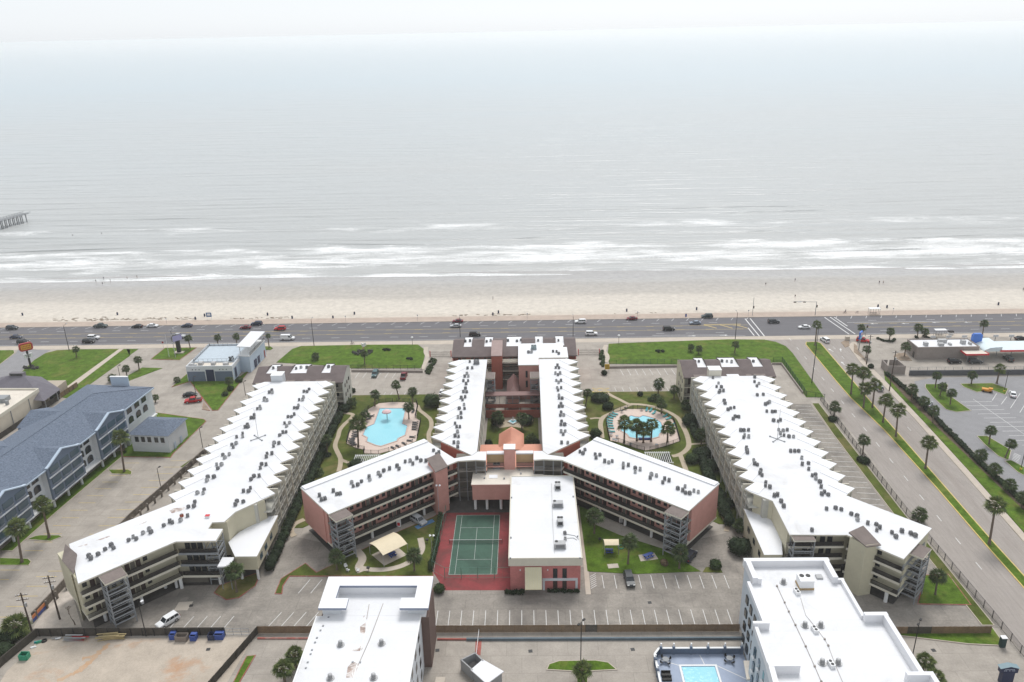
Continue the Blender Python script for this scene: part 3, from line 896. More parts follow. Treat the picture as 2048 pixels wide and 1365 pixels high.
# rust run-off streaked across the yard
RST = mat('rust_runoff', (0.47, 0.27, 0.14), 0.9, 0.2, 0.5, 3.0, c2=(0.46, 0.36, 0.27))
rr_ = random.Random(4)
for k_, (C, w) in enumerate((([(-81.40,128.35),(-81.81,126.62),(-82.43,125.12),(-82.69,123.46),(-83.64,121.12),(-85.11,119.37),(-87.11,118.17)], 0.75), ([(-82.39,125.03),(-83.71,124.39),(-84.93,123.85)], 0.55), ([(-82.96,121.12),(-84.42,120.07),(-85.59,119.03)], 0.5))):
    up, dn = [], []
    for a, b in zip(C[:-1], C[1:]):
        for i in range(5):
            p = Vector(lerp(a, b, i / 5))
            d = (Vector(b) - Vector(a)).normalized()
            n_ = Vector((-d.y, d.x)) * w
            up.append(tuple(p + n_ * rr_.uniform(.25, 1.1)))
            dn.append(tuple(p - n_ * rr_.uniform(.25, 1.1)))
    V = [(x, y, 0.03 + k_ * 0.006) for x, y in up + dn]
    n_ = len(up)
    mesh('rust_streak', V, [(i, i + n_, i + n_ + 1, i + 1) for i in range(n_ - 1)], RST, bpy.data.objects['yard_left'])

# ---------------------------------------------------------------- condominium complex
TZ = 12.3          # roof height of the four storey wings

def rail_mesh(L, h=1.05, gap=0.16, w=0.05, m=None, name='railing'):
    mb = MB()
    mb.bar((0, 0, h), (L, 0, h), 0.07, 0.06)
    mb.bar((0, 0, 0.12), (L, 0, 0.12), 0.05, 0.05)
    k = max(2, int(L / gap))
    for i in range(k + 1):
        x = L * i / k
        mb.box(x - w / 2, x + w / 2, -w / 2, w / 2, 0.0, h)
    return mb.mesh(name, m or DARK)

def railing(p, q, z, parent, m=None, name='railing', gap=0.1):
    L = math.hypot(q[0] - p[0], q[1] - p[1])
    o = bpy.data.objects.new(name, rail_mesh(L, m=m, gap=gap))
    col.objects.link(o)
    o.location = (p[0], p[1], z)
    o.rotation_euler = (0, 0, math.atan2(q[1] - p[1], q[0] - p[0]))
    adopt(o, parent)
    return o

_column = {}
def column(x, y, z0, z1, r, m, parent, name='column'):
    if m.name not in _column:
        mb = MB()
        mb.tube([(0, 0, 0), (0, 0, 1)], 1.0, 12)
        _column[m.name] = mb.mesh('column', m)
    o = bpy.data.objects.new(name, _column[m.name])
    col.objects.link(o)
    o.location = (x, y, z0)
    o.scale = (r, r, z1 - z0)
    adopt(o, parent)
    return o

def gallery_wing(par, A, B, N, D, wall, ends=(0.0, 0.0), deep=1.7, floors=(3.0, 6.0, 9.0), door_pitch=7.0, rear_wall=True, skip=None, cols=True):
    """open walkway wing: A-B is the front edge of the roof, N the unit vector to the back, D its depth"""
    A, B, N = Vector(A), Vector(B), Vector(N)
    T = (B - A).normalized()
    L = (B - A).length
    rot = math.atan2(T.y, T.x)
    def pt(s, d):
        v = A + T * s + N * d
        return (v.x, v.y)
    # body set back behind the walkways
    prism('wall', [pt(0.3, deep), pt(L - 0.1, deep), pt(L - 0.1, D - 0.3), pt(0.3, D - 0.3)], 3.0, TZ - 0.4, wall, par)
    prism('floor_slab', [pt(0.25, 0.2), pt(L, 0.2), pt(L, D - 0.25), pt(0.25, D - 0.25)], 2.62, 2.98, CREAM, par)
    for f in floors:
        strip('walkway_edge', pt(0.2, 0.16), pt(L, 0.16), 0.2, f - 0.42, f + 0.08, CREAM, par)
        if f > 3.1:
            prism('walkway', [pt(0.25, 0.26), pt(L, 0.26), pt(L, deep), pt(0.25, deep)], f - 0.25, f, CONC_D, par)
        railing(pt(0.3, 0.22), pt(L, 0.22), f + 0.05, par)
        s = 4.0
        k = 0
        while s < L - 2.5:
            for ds in (-1.15, 1.15):
                c = pt(s + ds, deep - 0.03)
                rbox('door', c[0], c[1], 0.95, 0.1, f + 0.02, f + 2.15, rot, DOORM, par)
                c = pt(s + ds * 2.3, deep - 0.02)
                rbox('window', c[0], c[1], 0.9, 0.08, f + 0.8, f + 2.1, rot, GLASS, par)
            c = pt(s, deep - 0.05)
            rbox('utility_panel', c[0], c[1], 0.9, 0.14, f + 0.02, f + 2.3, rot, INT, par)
            s += door_pitch
            k += 1
    if cols:
        s = 3.5
        while s < L - 1:
            for d in (1.2, D - 1.2):
                c = pt(s, d)
                column(c[0], c[1], 0.0, 2.64, 0.34, WHITE, par)
            s += 7.6
        for s in (L * 0.33, L * 0.66):
            c = pt(s, D * 0.55)
            rbox('storage_wall', c[0], c[1], 3.6, 0.3, 0.0, 2.62, rot, wall, par)
    return pt

def roof(par, P, z=TZ, t=0.36, m=None, side=None, name='roof'):
    return prism(name, P, z - t, z, m or ROOFW, par, side or CREAM)

def stair_tower(par, cx, cy, lx, ly, rot, z, frame=None, cap=None, step=1.5, name='stair_tower'):
    """open steel stair: posts, landings and flights, a flat brown cap"""
    frame, cap = frame or GSTEEL, cap or BROWNR
    o = bpy.data.objects.new(name, None)
    mb = MB()
    hx, hy = lx / 2 - 0.12, ly / 2 - 0.12
    for sx in (-1, 1):
        for sy in (-1, 1):
            mb.bar((sx * hx, sy * hy, 0), (sx * hx, sy * hy, z - 0.2), 0.2, 0.2)
    k = 0
    zz_ = step
    while zz_ < z - 1.6:
        for y in (-hy, hy):
            mb.bar((-hx, y, zz_), (hx, y, zz_), 0.12, 0.28)
            mb.bar((-hx, y, zz_ + 1.0), (hx, y, zz_ + 1.0), 0.06, 0.09)
        for x in (-hx, hx):
            mb.bar((x, -hy, zz_), (x, hy, zz_), 0.12, 0.34)
            mb.bar((x, -hy, zz_ + 1.0), (x, hy, zz_ + 1.0), 0.06, 0.09)
        zz_ += step
    me = mb.mesh(name, frame)
    o = bpy.data.objects.new(name, me)
    col.objects.link(o)
    o.location = (cx, cy, 0)
    o.rotation_euler = (0, 0, rot)
    adopt(o, par)
    rbox('stair_roof', cx, cy, lx, ly, z - 0.3, z, rot, cap, o)
    rbox('roof_fascia', cx, cy, lx + 0.1, ly + 0.1, z - 0.42, z - 0.06, rot, CREAM, o)
    fl = MB()
    zz_ = 0.0
    k = 0
    while zz_ < z - 3.0:
        sgn = 1 if k % 2 else -1
        y0 = (-hy * 0.5) if k % 2 else (hy * 0.5)
        for i in range(8):
            t0 = i / 8
            fl.box(-hx * 0.8 * 1 + 1.6 * hx * t0 if sgn > 0 else hx * 0.8 - 1.6 * hx * (t0 + .125), (-hx * 0.8 + 1.6 * hx * (t0 + .125)) if sgn > 0 else hx * 0.8 - 1.6 * hx * t0, y0 - hy * .42, y0 + hy * .42, zz_ + step * t0, zz_ + step * t0 + 0.12)
        zz_ += step
        k += 1
    f = fl.build('stair_flight', DARK)
    f.location = (cx, cy, 0)
    f.rotation_euler = (0, 0, rot)
    adopt(f, o)
    return o

# balcony tooth, pointing +x: from (0, +P/2) out to (3.1, 0) and back to (0, -P/2)
PITCH = 5.78
def tooth_meshes(reach, key):
    h = PITCH / 2
    mb = MB()
    for z0, z1 in ((-0.2, 0.0),):
        b = len(mb.V)
        P = [(0, -h), (reach - 0.35, -h), (reach - 0.35, h), (0, h)]
        mb.V += [(x, y, z0) for x, y in P] + [(x, y, z1) for x, y in P]
        mb.F += [(4, 5, 6, 7), (3, 2, 1, 0), (0, 1, 5, 4), (1, 2, 6, 5), (2, 3, 7, 6)]
        mb.I += [0] * 5
    slab = mb.mesh('balcony_slab' + key, GREYW)
    r = MB()
    a, c = Vector((reach - 0.42, -h, 0)), Vector((reach - 0.42, h, 0))
    for z in (1.05, 0.12):
        r.bar(a + Vector((0, 0, z)), c + Vector((0, 0, z)), 0.08, 0.08)
    for i in range(29):
        p = a.lerp(c, i / 28)
        r.bar(p, p + Vector((0, 0, 1.05)), 0.045, 0.045)
    rail = r.mesh('balcony_railing' + key, GREYW)
    d = MB()
    d.box(-0.03, 0.04, -1.5, 1.5, 0.03, 2.2, 0)
    d.box(0.03, 0.07, -0.04, 0.04, 0.03, 2.2, 1)
    d.box(0.03, 0.07, -1.55, -1.47, 0.03, 2.25, 1)
    d.box(0.03, 0.07, 1.47, 1.55, 0.03, 2.25, 1)
    door = d.mesh('balcony_door' + key, [GLASS, WHITE])
    f = MB()
    f.box(-0.05, reach - 0.2, h - 0.12, h + 0.12, 0.0, 1.0)
    fin = f.mesh('party_wall' + key, CREAM)
    t = MB()                                       # raised eave panel on the roof tooth
    b = len(t.V)
    P = [(-2.6, h * 0.62), (0.0, h - 0.02), (reach, 0.0), (0.55, -h * 0.80)]
    t.V += [(x, y, 0.0) for x, y in P] + [(x, y, 0.1) for x, y in P]
    t.F += [(7, 6, 5, 4), (0, 1, 5, 4), (1, 2, 6, 5), (2, 3, 7, 6), (3, 0, 4, 7)]
    t.I += [0] * 5
    eave = t.mesh('roof_tooth' + key, ROOFW2)
    return slab, rail, door, fin, eave

def put(name, me, loc, sx, par, sz=1.0):
    o = bpy.data.objects.new(name, me)
    col.objects.link(o)
    o.location = loc
    o.scale = (sx, 1, sz)
    adopt(o, par)
    return o

def tooth_side(par, x_notch, x_tip, ys, meshes, podium=True, post_m=None, detail=True):
    sx = 1 if x_tip > x_notch else -1
    reach = abs(x_tip - x_notch)
    slab, rail, door, fin, eave = meshes
    for y in ys:
        put('roof_tooth', eave, (x_notch, y, TZ + 0.004), sx, par)
        if not detail:
            continue
        for f in (3.0, 6.0, 9.0):
            put('balcony_slab', slab, (x_notch, y, f), sx, par)
            put('balcony_railing', rail, (x_notch, y, f), sx, par)
            put('balcony_door', door, (x_notch, y, f), sx, par)
        put('party_wall', fin, (x_notch, y, 3.0), sx, par, TZ - 0.37 - 3.0)
        box('balcony_post', x_tip - sx * 0.55 - 0.13, x_tip - sx * 0.55 + 0.13, y - 0.13, y + 0.13, 0.0, TZ - 0.37, post_m or GREYW, par)
        if podium is False:
            box('balcony_post', x_notch + sx * 0.2 - 0.13, x_notch + sx * 0.2 + 0.13, y + 2.7, y + 2.96, 0.0, 3.0, post_m or GREYW, par)

def zig(x_notch, x_tip, ys, down=True):
    P = []
    for y in ys:
        P += [(x_notch, y + PITCH / 2), (x_tip, y)]
    P.append((x_notch, ys[-1] - PITCH / 2))
    return P if down else P[::-1]

TM = tooth_meshes(3.1, '')
TMC = tooth_meshes(3.7, '_long')

# ---- the two pale yellow buildings
def yellow_building(s, label):
    par = thing('condominium_building', label, 'building', (s * 69, 190, 0))
    xi, xo = s * 59.5, s * 79.1
    ti, to = s * 56.3, s * 82.05
    yi = [228.55 - PITCH * i for i in range(12)]
    yo = [228.2 - PITCH * i for i in range(12)]
    if s < 0:
        front = [(-63.4, 157.2), (-64.6, 153.2), (-67.3, 153.0), (-67.3, 150.5), (-63.9, 150.4), (-63.9, 146.0), (-72.7, 145.8), (-86.9, 131.7), (-96.0, 145.2)]
    else:
        front = [(57.4, 163.5), (61.4, 159.7), (61.2, 146.4), (73.4, 146.1), (81.8, 137.6), (92.6, 148.3)]
    P = [(s * 59.2, 231.3)] + zig(xi, ti, yi)[1:-1] + front + zig(xo, to, yo, False)[:-1] + [(s * 79.0, 231.3)]
    roof(par, P)
    # long body
    box('wall', min(xi, xo) + 0.05, max(xi, xo) - 0.05, 160.5, 231.0, 0.0, TZ - 0.37, GREYW, par)
    tooth_side(par, xi, ti, yi, TM)
    tooth_side(par, xo, to, yo, TM, podium=False)
    # terrace wall along the garden with its sloping white cap
    strip('terrace_wall', (s * 57.75, 234), (s * 57.75, 166), 0.3, 0.0, 2.6, GREYW, par)
    strip('terrace_cap', (s * 57.75, 234), (s * 57.75, 166), 0.55, 2.6, 3.05, CREAM, par)
    return par

YL = yellow_building(-1, 'pale yellow condominium with long white sawtooth roof, left of the left pool')
YR = yellow_building(1, 'pale yellow condominium with long white sawtooth roof beside the avenue')
# front wings
q = math.sqrt(0.5)
ptL = gallery_wing(YL, (-86.9, 131.7), (-72.7, 145.8), (-q, q), 15.2, YELL)
prism('wall', [(-64.2, 153.6), (-63.6, 157.0), (-58.2, 162.6), (-78, 163.5), (-88, 152), (-74, 147.6), (-67.7, 147.6), (-67.7, 153.4)], 3.0, TZ - 0.38, YELL, YL)
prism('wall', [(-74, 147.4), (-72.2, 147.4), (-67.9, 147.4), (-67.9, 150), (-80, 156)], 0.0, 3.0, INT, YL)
for f in (3.0, 6.0, 9.0):
    box('walkway', -72.7, -64.2, 146.1, 147.4, f - 0.25, f, CONC_D, YL)
    box('walkway_edge', -72.7, -64.0, 145.9, 146.1, f - 0.4, f + 0.08, CREAM if f == 3 else GSTEEL, YL)
    railing((-72.6, 146.2), (-64.2, 146.2), f + 0.02, YL)
    for xx in (-71.6, -70.2, -68.8):
        box('window', xx, xx + 1.1, 147.25, 147.35, f + 0.2, f + 2.5, GLASS, YL)
for x in (-65.0, -73.3, -77.0):
    column(x, 147.0 if x > -70 else 145.6, 0, 2.6, 0.38, WHITE, YL)
stair_tower(YL, -65.6, 148.6, 3.0, 4.0, 0, 11.9, cap=ROOFW, name='stair_tower')
stair_tower(YL, -81.2, 134.6, 4.4, 3.6, math.radians(45), 12.0)
prism('corner_stair_house', [(-94.9, 142.6), (-90.9, 138.6), (-90.2, 135.0), (-94.6, 140.6)], 0.0, 11.8, YELL, YL)
mesh('stair_house_roof', [(-95.6, 143.4, 13.6), (-91.2, 139.9, 13.6), (-89.3, 134.6, 12.4), (-94.3, 139.2, 12.4), (-95.6, 143.4, 13.2), (-91.2, 139.9, 13.2), (-89.3, 134.6, 12.32), (-94.3, 139.2, 12.32)],
     [(3, 2, 1, 0), (0, 1, 5, 4), (1, 2, 6, 5), (2, 3, 7, 6), (3, 0, 4, 7)], BROWNR, YL)
# entrance canopy, low clubhouse roof and its wall on the left building
prism('low_roof', [(-64.4, 153.0), (-63.2, 157.0), (-58.3, 163.4), (-56.0, 163.8), (-56.1, 147.6), (-61.0, 147.6)], 6.3, 6.9, ROOFW2, YL, YELL)
prism('low_wall', [(-64.2, 153.0), (-63.2, 156.8), (-58.5, 163.0), (-56.3, 163.4), (-56.4, 148.0), (-61.0, 148.0)], 3.0, 6.3, YELL, YL)
for c in ((-56.9, 148.6), (-56.9, 155.5), (-60.6, 148.6)):
    column(c[0], c[1], 0, 3.0, 0.3, WHITE, YL)
for y in (150.0, 153.4, 157.4):
    box('window', -56.34, -56.26, y, y + 1.6, 4.1, 5.4, GLASSB, YL)
box('entrance_canopy', -64.0, -61.3, 144.6, 147.9, 6.2, 6.5, ROOFW2, YL)
for c in ((-63.7, 144.9), (-61.6, 144.9)):
    column(c[0], c[1], 0, 6.2, 0.1, STEEL, YL)

ptR = gallery_wing(YR, (73.4, 146.1), (81.8, 137.6), (q, q), 14.6, YELL, door_pitch=6.0)
prism('wall', [(58.0, 163.2), (61.6, 159.8), (61.4, 148.2), (73.6, 148.2), (88, 152), (79, 162.5), (62, 163.5)], 3.0, TZ - 0.38, YELL, YR)
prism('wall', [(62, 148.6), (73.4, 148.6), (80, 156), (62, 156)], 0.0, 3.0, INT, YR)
for f in (3.0, 6.0, 9.0):
    box('walkway', 61.4, 73.4, 146.7, 148.2, f - 0.25, f, CONC_D, YR)
    box('walkway_edge', 61.4, 73.4, 146.5, 146.7, f - 0.4, f + 0.08, CREAM, YR)
    railing((61.5, 146.8), (73.3, 146.8), f + 0.02, YR)
    for xx in (65.0, 66.6, 68.6, 70.2):
        box('window', xx, xx + 1.1, 148.05, 148.15, f + 0.2, f + 2.5, GLASS, YR)
    # wrap around the east end
    prism('walkway', [(81.8, 137.9), (90.8, 146.6), (90.0, 147.6), (81.2, 139.0)], f - 0.25, f, CONC_D, YR)
    railing((81.9, 137.9), (90.6, 146.4), f + 0.02, YR, GSTEEL)
column(80.6, 139.4, 0, 2.6, 0.38, WHITE, YR)
column(76.2, 143.6, 0, 2.6, 0.38, WHITE, YR)
prism('elevator_tower', [(75.5, 141.3), (78.3, 141.9), (76.6, 146.2), (73.2, 144.2)], 0.0, 13.0, YELL, YR)
mesh('tower_cap', [(75.5, 141.0, 12.9), (78.8, 141.6, 12.9), (76.9, 146.8, 14.2), (72.9, 144.4, 14.2), (75.5, 141.0, 12.7), (78.8, 141.6, 12.7), (76.9, 146.8, 13.9), (72.9, 144.4, 13.9)],
     [(0, 1, 2, 3), (0, 4, 5, 1), (1, 5, 6, 2), (2, 6, 7, 3), (3, 7, 4, 0)], BROWNR, YR)
stair_tower(YR, 64.0, 146.0, 4.6, 2.6, 0, 12.0)
stair_tower(YR, 86.6, 141.2, 4.6, 3.4, math.radians(45), 11.8)
prism('low_roof', [(56.4, 164.6), (61.7, 160.2), (61.4, 151.0), (60.2, 146.4), (56.2, 146.4)], 6.5, 7.1, ROOFW2, YR, YELL)
prism('low_wall', [(56.6, 164.2), (61.7, 160.0), (61.4, 151.0), (60.0, 146.7), (56.4, 146.7)], 0.0, 6.5, YELL, YR)
for y in (149.5, 154.0, 158.6):
    box('window', 56.32, 56.4, y, y + 1.4, 4.0, 5.3, GLASS, YR)
for x in (57.2, 58.8):
    box('window', x, x + 1.1, 146.6, 146.72, 4.0, 5.3, GLASS, YR)

# ---- brown shingled sea-end blocks
def shingle_block(name, label, x0, x1, y0, y1, wells, wall, side, zf=10.3, zr=12.9, gallery=True):
    """pitched shingle roof falling towards the land, white equipment wells cut into its ridge"""
    par = thing(name, label, 'building', ((x0 + x1) / 2, (y0 + y1) / 2, 0))
    box('wall', x0 + 0.4, x1 - 0.4, y0 + 2.0, y1 - 0.5, 0.0, zf - 0.1, wall, par)
    for x in (x0 + 0.2, x1 - 0.5):          # gable ends rise to the slope
        mesh('gable_wall', [(x, y0, 0), (x, y1, 0), (x, y1, zr - 1.7), (x, y0 + (y1 - y0) * .62, zr - 0.2), (x, y0, zf - 0.15),
                            (x + .3, y0, 0), (x + .3, y1, 0), (x + .3, y1, zr - 1.7), (x + .3, y0 + (y1 - y0) * .62, zr - 0.2), (x + .3, y0, zf - 0.15)],
             [(0, 1, 2, 3, 4), (9, 8, 7, 6, 5), (0, 4, 9, 5), (1, 6, 7, 2), (2, 7, 8, 3), (3, 8, 9, 4)], side, par)
    yr = y0 + (y1 - y0) * 0.62
    yw = y0 + (y1 - y0) * 0.36
    zw = zf + (zr - zf) * 0.36 / 0.62
    xs = [x0] + [v for w in wells for v in w] + [x1]
    V, F = [], []
    def q4(a, b, c, d):
        F.append(tuple(range(len(V), len(V) + 4)))
        V.extend([a, b, c, d])
    for i in range(len(xs) - 1):
        a, b = xs[i], xs[i + 1]
        if i % 2 == 0:
            q4((a, y0 - 0.3, zf), (b, y0 - 0.3, zf), (b, yr, zr), (a, yr, zr))
            q4((a, yr, zr), (b, yr, zr), (b, y1 + 0.3, zr - 1.7), (a, y1 + 0.3, zr - 1.7))
        else:
            q4((a, y0 - 0.3, zf), (b, y0 - 0.3, zf), (b, yw, zw), (a, yw, zw))
            for xx in (a, b):                 # cheeks of the well
                V.extend([(xx, yw, zw), (xx, yr, zw), (xx, yr, zr)])
                F.append((len(V) - 3, len(V) - 2, len(V) - 1))
                q4((xx, yr, zw), (xx, y1, zw), (xx, y1, zr - 1.6), (xx, yr, zr))
            q4((a, y1, zw), (b, y1, zw), (b, y1, zr - 0.9), (a, y1, zr - 0.9))
            q4((a, y1, zr - 0.9), (b, y1, zr - 0.9), (b, y1 + .3, zr - 1.7), (a, y1 + .3, zr - 1.7))
    r_ = mesh('roof', V, F, SHING, par)
    for a, b in wells:
        box('equipment_well', a + 0.03, b - 0.03, yw + 0.05, y1 - 0.05, zw - 0.15, zw - 0.02, ROOFW2, par)
    box('eave_fascia', x0 - 0.02, x1 + 0.02, y0 - 0.42, y0 - 0.3, zf - 0.35, zf + 0.02, SHING, par)
    if gallery:
        n = int((x1 - x0) / 4.5)
        for f in (0.6, 3.6, 6.8):
            box('gallery_floor', x0 + 0.5, x1 - 0.5, y0 - 0.1, y0 + 2.0, f - 0.3, f, CREAM, par)
            railing((x0 + 0.6, y0 - 0.05), (x1 - 0.6, y0 - 0.05), f, par, gap=0.3)
            for i in range(n):
                xx = x0 + 2 + i * 4.5
                box('door', xx, xx + 0.95, y0 + 1.93, y0 + 1.99, f + 0.02, f + 2.1, DOORM, par)
                box('window', xx + 1.3, xx + 2.8, y0 + 1.93, y0 + 1.99, f + 0.7, f + 2.0, GLASS, par)
    return par, zw

SC, zwC = shingle_block('seafront_building', 'long brown shingle roofed block on the boulevard behind the red tower', -21.4, 22.0, 255.5, 270.0,
               [tuple(v[0] for v in [(-17.59,268.29),(-14.72,268.18)]), tuple(v[0] for v in [(-10.33,268.02),(-7.40,267.91)]), tuple(v[0] for v in [(-2.52,267.73),(2.81,267.53)]), tuple(v[0] for v in [(7.71,267.35),(10.55,267.24)]), tuple(v[0] for v in [(14.96,267.07),(17.95,266.96)])], RED, ROSE)
SL, zwL = shingle_block('seaward_block', 'brown shingle roofed block at the sea end of the left yellow condominium', -84.4, -54.9, 235.0, 246.6,
               [tuple(v[0] for v in [(-81.13,244.66),(-77.85,244.55)]), tuple(v[0] for v in [(-73.19,244.40),(-67.84,244.23)]), tuple(v[0] for v in [(-62.85,244.07),(-59.94,243.97)])], GREYW, GREYW)
SR, zwR = shingle_block('seaward_block', 'brown shingle roofed block at the sea end of the right yellow condominium', 55.0, 84.6, 235.4, 247.6,
               [tuple(v[0] for v in [(60.34,245.31),(63.32,245.21)]), tuple(v[0] for v in [(68.16,245.05),(73.87,244.86)]), tuple(v[0] for v in [(78.29,244.71),(81.56,244.60)])], GREYW, YELL)
for par, xw, sgn in ((SL, -54.92, 1), (SR, 55.14, -1)):
    for f in (1.2, 4.3, 7.5):
        for y in (237.0, 239.8, 242.6):
            box('window', xw - 0.06, xw + 0.06, y, y + 0.8, f, f + 1.2, GLASS, par)
for par, x0, w, m in ((YL, -77.0, 3.6, WALLW), (YR, 62.2, 3.8, CREAM)):
    box('stair_penthouse', x0, x0 + w, 231.4, 234.6, 9.0, 14.3, m, par)
    box('penthouse_roof', x0 - 0.1, x0 + w + 0.1, 231.3, 234.7, 14.3, 14.45, WHITE, par)
for x0, w, m in ((-73.6, 3.2, BROWNR), (-67.5, 2.0, BROWNR), (-63.5, 5.0, BROWNR)):
    box('bridge_roof', x0, x0 + w, 231.35, 234.9, 11.0, 11.25, m, YL)
for x0, w, m in ((58.0, 4.0, BROWNR), (68.6, 3.8, ROOFW2), (74.6, 1.8, BROWNR), (77.2, 3.6, BROWNR)):
    box('bridge_roof', x0, x0 + w, 231.35, 235.2, 11.0, 11.25, m, YR)

# ---- the pink central building
CB = thing('condominium_building', 'pink central condominium with four white roofed wings meeting at a hub', 'building', (0, 200, 0))
yc = [244.45 - 5.74 * i for i in range(10)]
for s in (-1, 1):
    P = [(s * 8.65, 247.5), (s * 18.0, 247.3)] + zig(s * 18.05, s * 21.75, yc)[1:-1] + [(s * 18.9, 190.6), (s * 9.9, 182.6), (s * 8.65, 184.6)]
    roof(CB, P)
    prism('wall', [(s * 10.3, 247.0), (s * 18.0, 247.0), (s * 18.0, 190.6), (s * 10.3, 183.8)], 0.0, TZ - 0.37, RED, CB)
    tooth_side(CB, s * 18.05, s * 21.75, yc, TMC, podium=False, post_m=GREYW)
    strip('end_wall', (s * 18.7, 190.3), (s * 9.9, 182.5), 0.25, 3.0, TZ - 0.38, RED, CB)
    for f in (3.0, 6.0, 9.0):                       # court side walkways
        box('walkway', min(s * 8.8, s * 10.3), max(s * 8.8, s * 10.3), 186, 247, f - 0.25, f, CONC_D, CB)
        strip('walkway_edge', (s * 8.76, 186), (s * 8.76, 247), 0.12, f - 0.35, f + 0.06, CREAM, CB)
        railing((s * 8.85, 186), (s * 8.85, 247), f, CB)
        for i in range(12):
            y = 189 + i * 4.9
            box('door', s * 10.25 - .06, s * 10.25 + .06, y, y + 0.95, f, f + 2.1, DOORM, CB)
    # angled wings
    qx, qy = 0.660, 0.751
    A, B = ((-41.3, 156.0), (-13.6, 179.6)) if s < 0 else ((13.6, 179.6), (41.3, 156.0))
    N = (-0.648, 0.761) if s < 0 else (0.648, 0.761)
    gallery_wing(CB, A, B, N, 14.9, PINK)
    Pw = [(s * 50.95, 167.6), (s * 41.3, 155.9), (s * 13.4, 179.7), (s * 8.8, 180.2), (s * 6.15, 179.9), (s * 6.2, 184.5), (s * 8.5, 184.5), (s * 9.85, 182.5), (s * 14.4, 181.1), (s * 23.4, 191.6)]
    roof(CB, Pw)
    # raised strip along the back edge
    prism('roof_edge', [(s * 50.7, 167.7), (s * 49.4, 166.3), (s * 22.2, 190.0), (s * 23.4, 191.4)], TZ, TZ + 0.3, ROOFW2, CB)
    # flush end wall in pink above the pilotis
    strip('end_wall', (s * 50.6, 167.5), (s * 43.2, 158.6), 0.3, 2.6, TZ - 0.38, PINK, CB)
    stair_tower(CB, s * 38.6, 156.1, 4.3, 3.4, s * math.radians(-40.5), 12.0)
    # curved link galleries at the hub
    for f in (3.0, 6.0, 9.0):
        prism('walkway', [(s * 13.4, 179.9), (s * 8.8, 180.4), (s * 6.2, 180.2), (s * 6.2, 183.0), (s * 14.2, 182.0)], f - 0.25, f, CONC_D, CB)
        railing((s * 13.4, 180.0), (s * 8.8, 180.5), f, CB, gap=0.3)
        railing((s * 8.8, 180.4), (s * 6.2, 180.2), f, CB, GSTEEL, gap=0.3)
    for x, y in ((13.3, 180.0), (11.2, 180.2), (8.8, 180.4), (6.3, 180.1)):
        box('mullion', s * x - .09, s * x + .09, y - .09, y + .09, 0, TZ - 0.37, STEEL, CB)
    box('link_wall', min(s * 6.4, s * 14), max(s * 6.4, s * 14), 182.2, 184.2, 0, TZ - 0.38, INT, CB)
    # hub galleries with ochre walls
    box('hub_roof', min(s * 1.5, s * 6.1), max(s * 1.5, s * 6.1), 183.4, 184.8, TZ - 0.34, TZ - 0.02, ROOFW, CB)
    box('hub_wall', min(s * 1.6, s * 6.1), max(s * 1.6, s * 6.1), 183.8, 184.6, 0, TZ - 0.36, mat('ochre_wall', (0.52, 0.36, 0.20), 0.9, 0.06), CB)
    railing((s * 1.7, 182.2), (s * 6.1, 182.2), 9.2, CB, gap=0.25)
    box('hub_walkway', min(s * 1.6, s * 6.1), max(s * 1.6, s * 6.1), 182.1, 183.8, 8.9, 9.2, PINK, CB)
prism('elevator_tower', [(-15.7, 175.9), (-18.4, 173.3), (-20.9, 178.0), (-18.2, 180.4)], 0.0, 12.9, PINK, CB)
mesh('tower_cap', [(-15.5, 175.9, 13.0), (-18.4, 173.0, 13.0), (-21.1, 178.0, 14.1), (-18.2, 180.7, 14.1), (-15.5, 175.9, 12.8), (-18.4, 173.0, 12.8), (-21.1, 178.0, 13.8), (-18.2, 180.7, 13.8)],
     [(3, 2, 1, 0), (1, 5, 4, 0), (2, 6, 5, 1), (3, 7, 6, 2), (0, 4, 7, 3)], BROWNR, CB)
box('hub_tower', -1.5, 1.3, 182.4, 184.9, 0.0, 14.0, PINK, CB)
box('tower_cap', -1.65, 1.45, 182.3, 185.0, 14.0, 14.2, WHITE, CB)
# low cream roofed block in front of the hub
prism('low_roof', [(-9.8, 175.1), (0.6, 175.1), (0.6, 178.9), (11.4, 178.9), (11.4, 179.3), (8.8, 179.6), (8.4, 180.0), (6.1, 180.0), (6.1, 183.6), (-6.1, 183.6), (-6.1, 181.1), (-9.7, 181.1)], 7.6, 8.0, ROOFC, CB, PINK)
prism('low_wall', [(-9.6, 175.3), (0.6, 175.3), (0.6, 179.0), (6.0, 179.6), (6.0, 183.4), (-6.0, 183.4), (-6.0, 180.9), (-9.5, 180.9)], 3.4, 7.6, PINK, CB)
for x in (-9.0, -6.0, -2.4):
    column(x, 176.2, 0, 3.4, 0.35, WHITE, CB)
for x, y in [(-6.56,178.03),(-1.49,177.75),(2.82,180.14),(2.32,182.03)]:
    box('roof_vent', x - .2, x + .2, y - .2, y + .2, 8.0, 8.35, STEEL, CB)
box('roof_hatch', -5.4, -3.2, 178.1, 179.7, 8.0, 8.12, ROOFW2, CB)
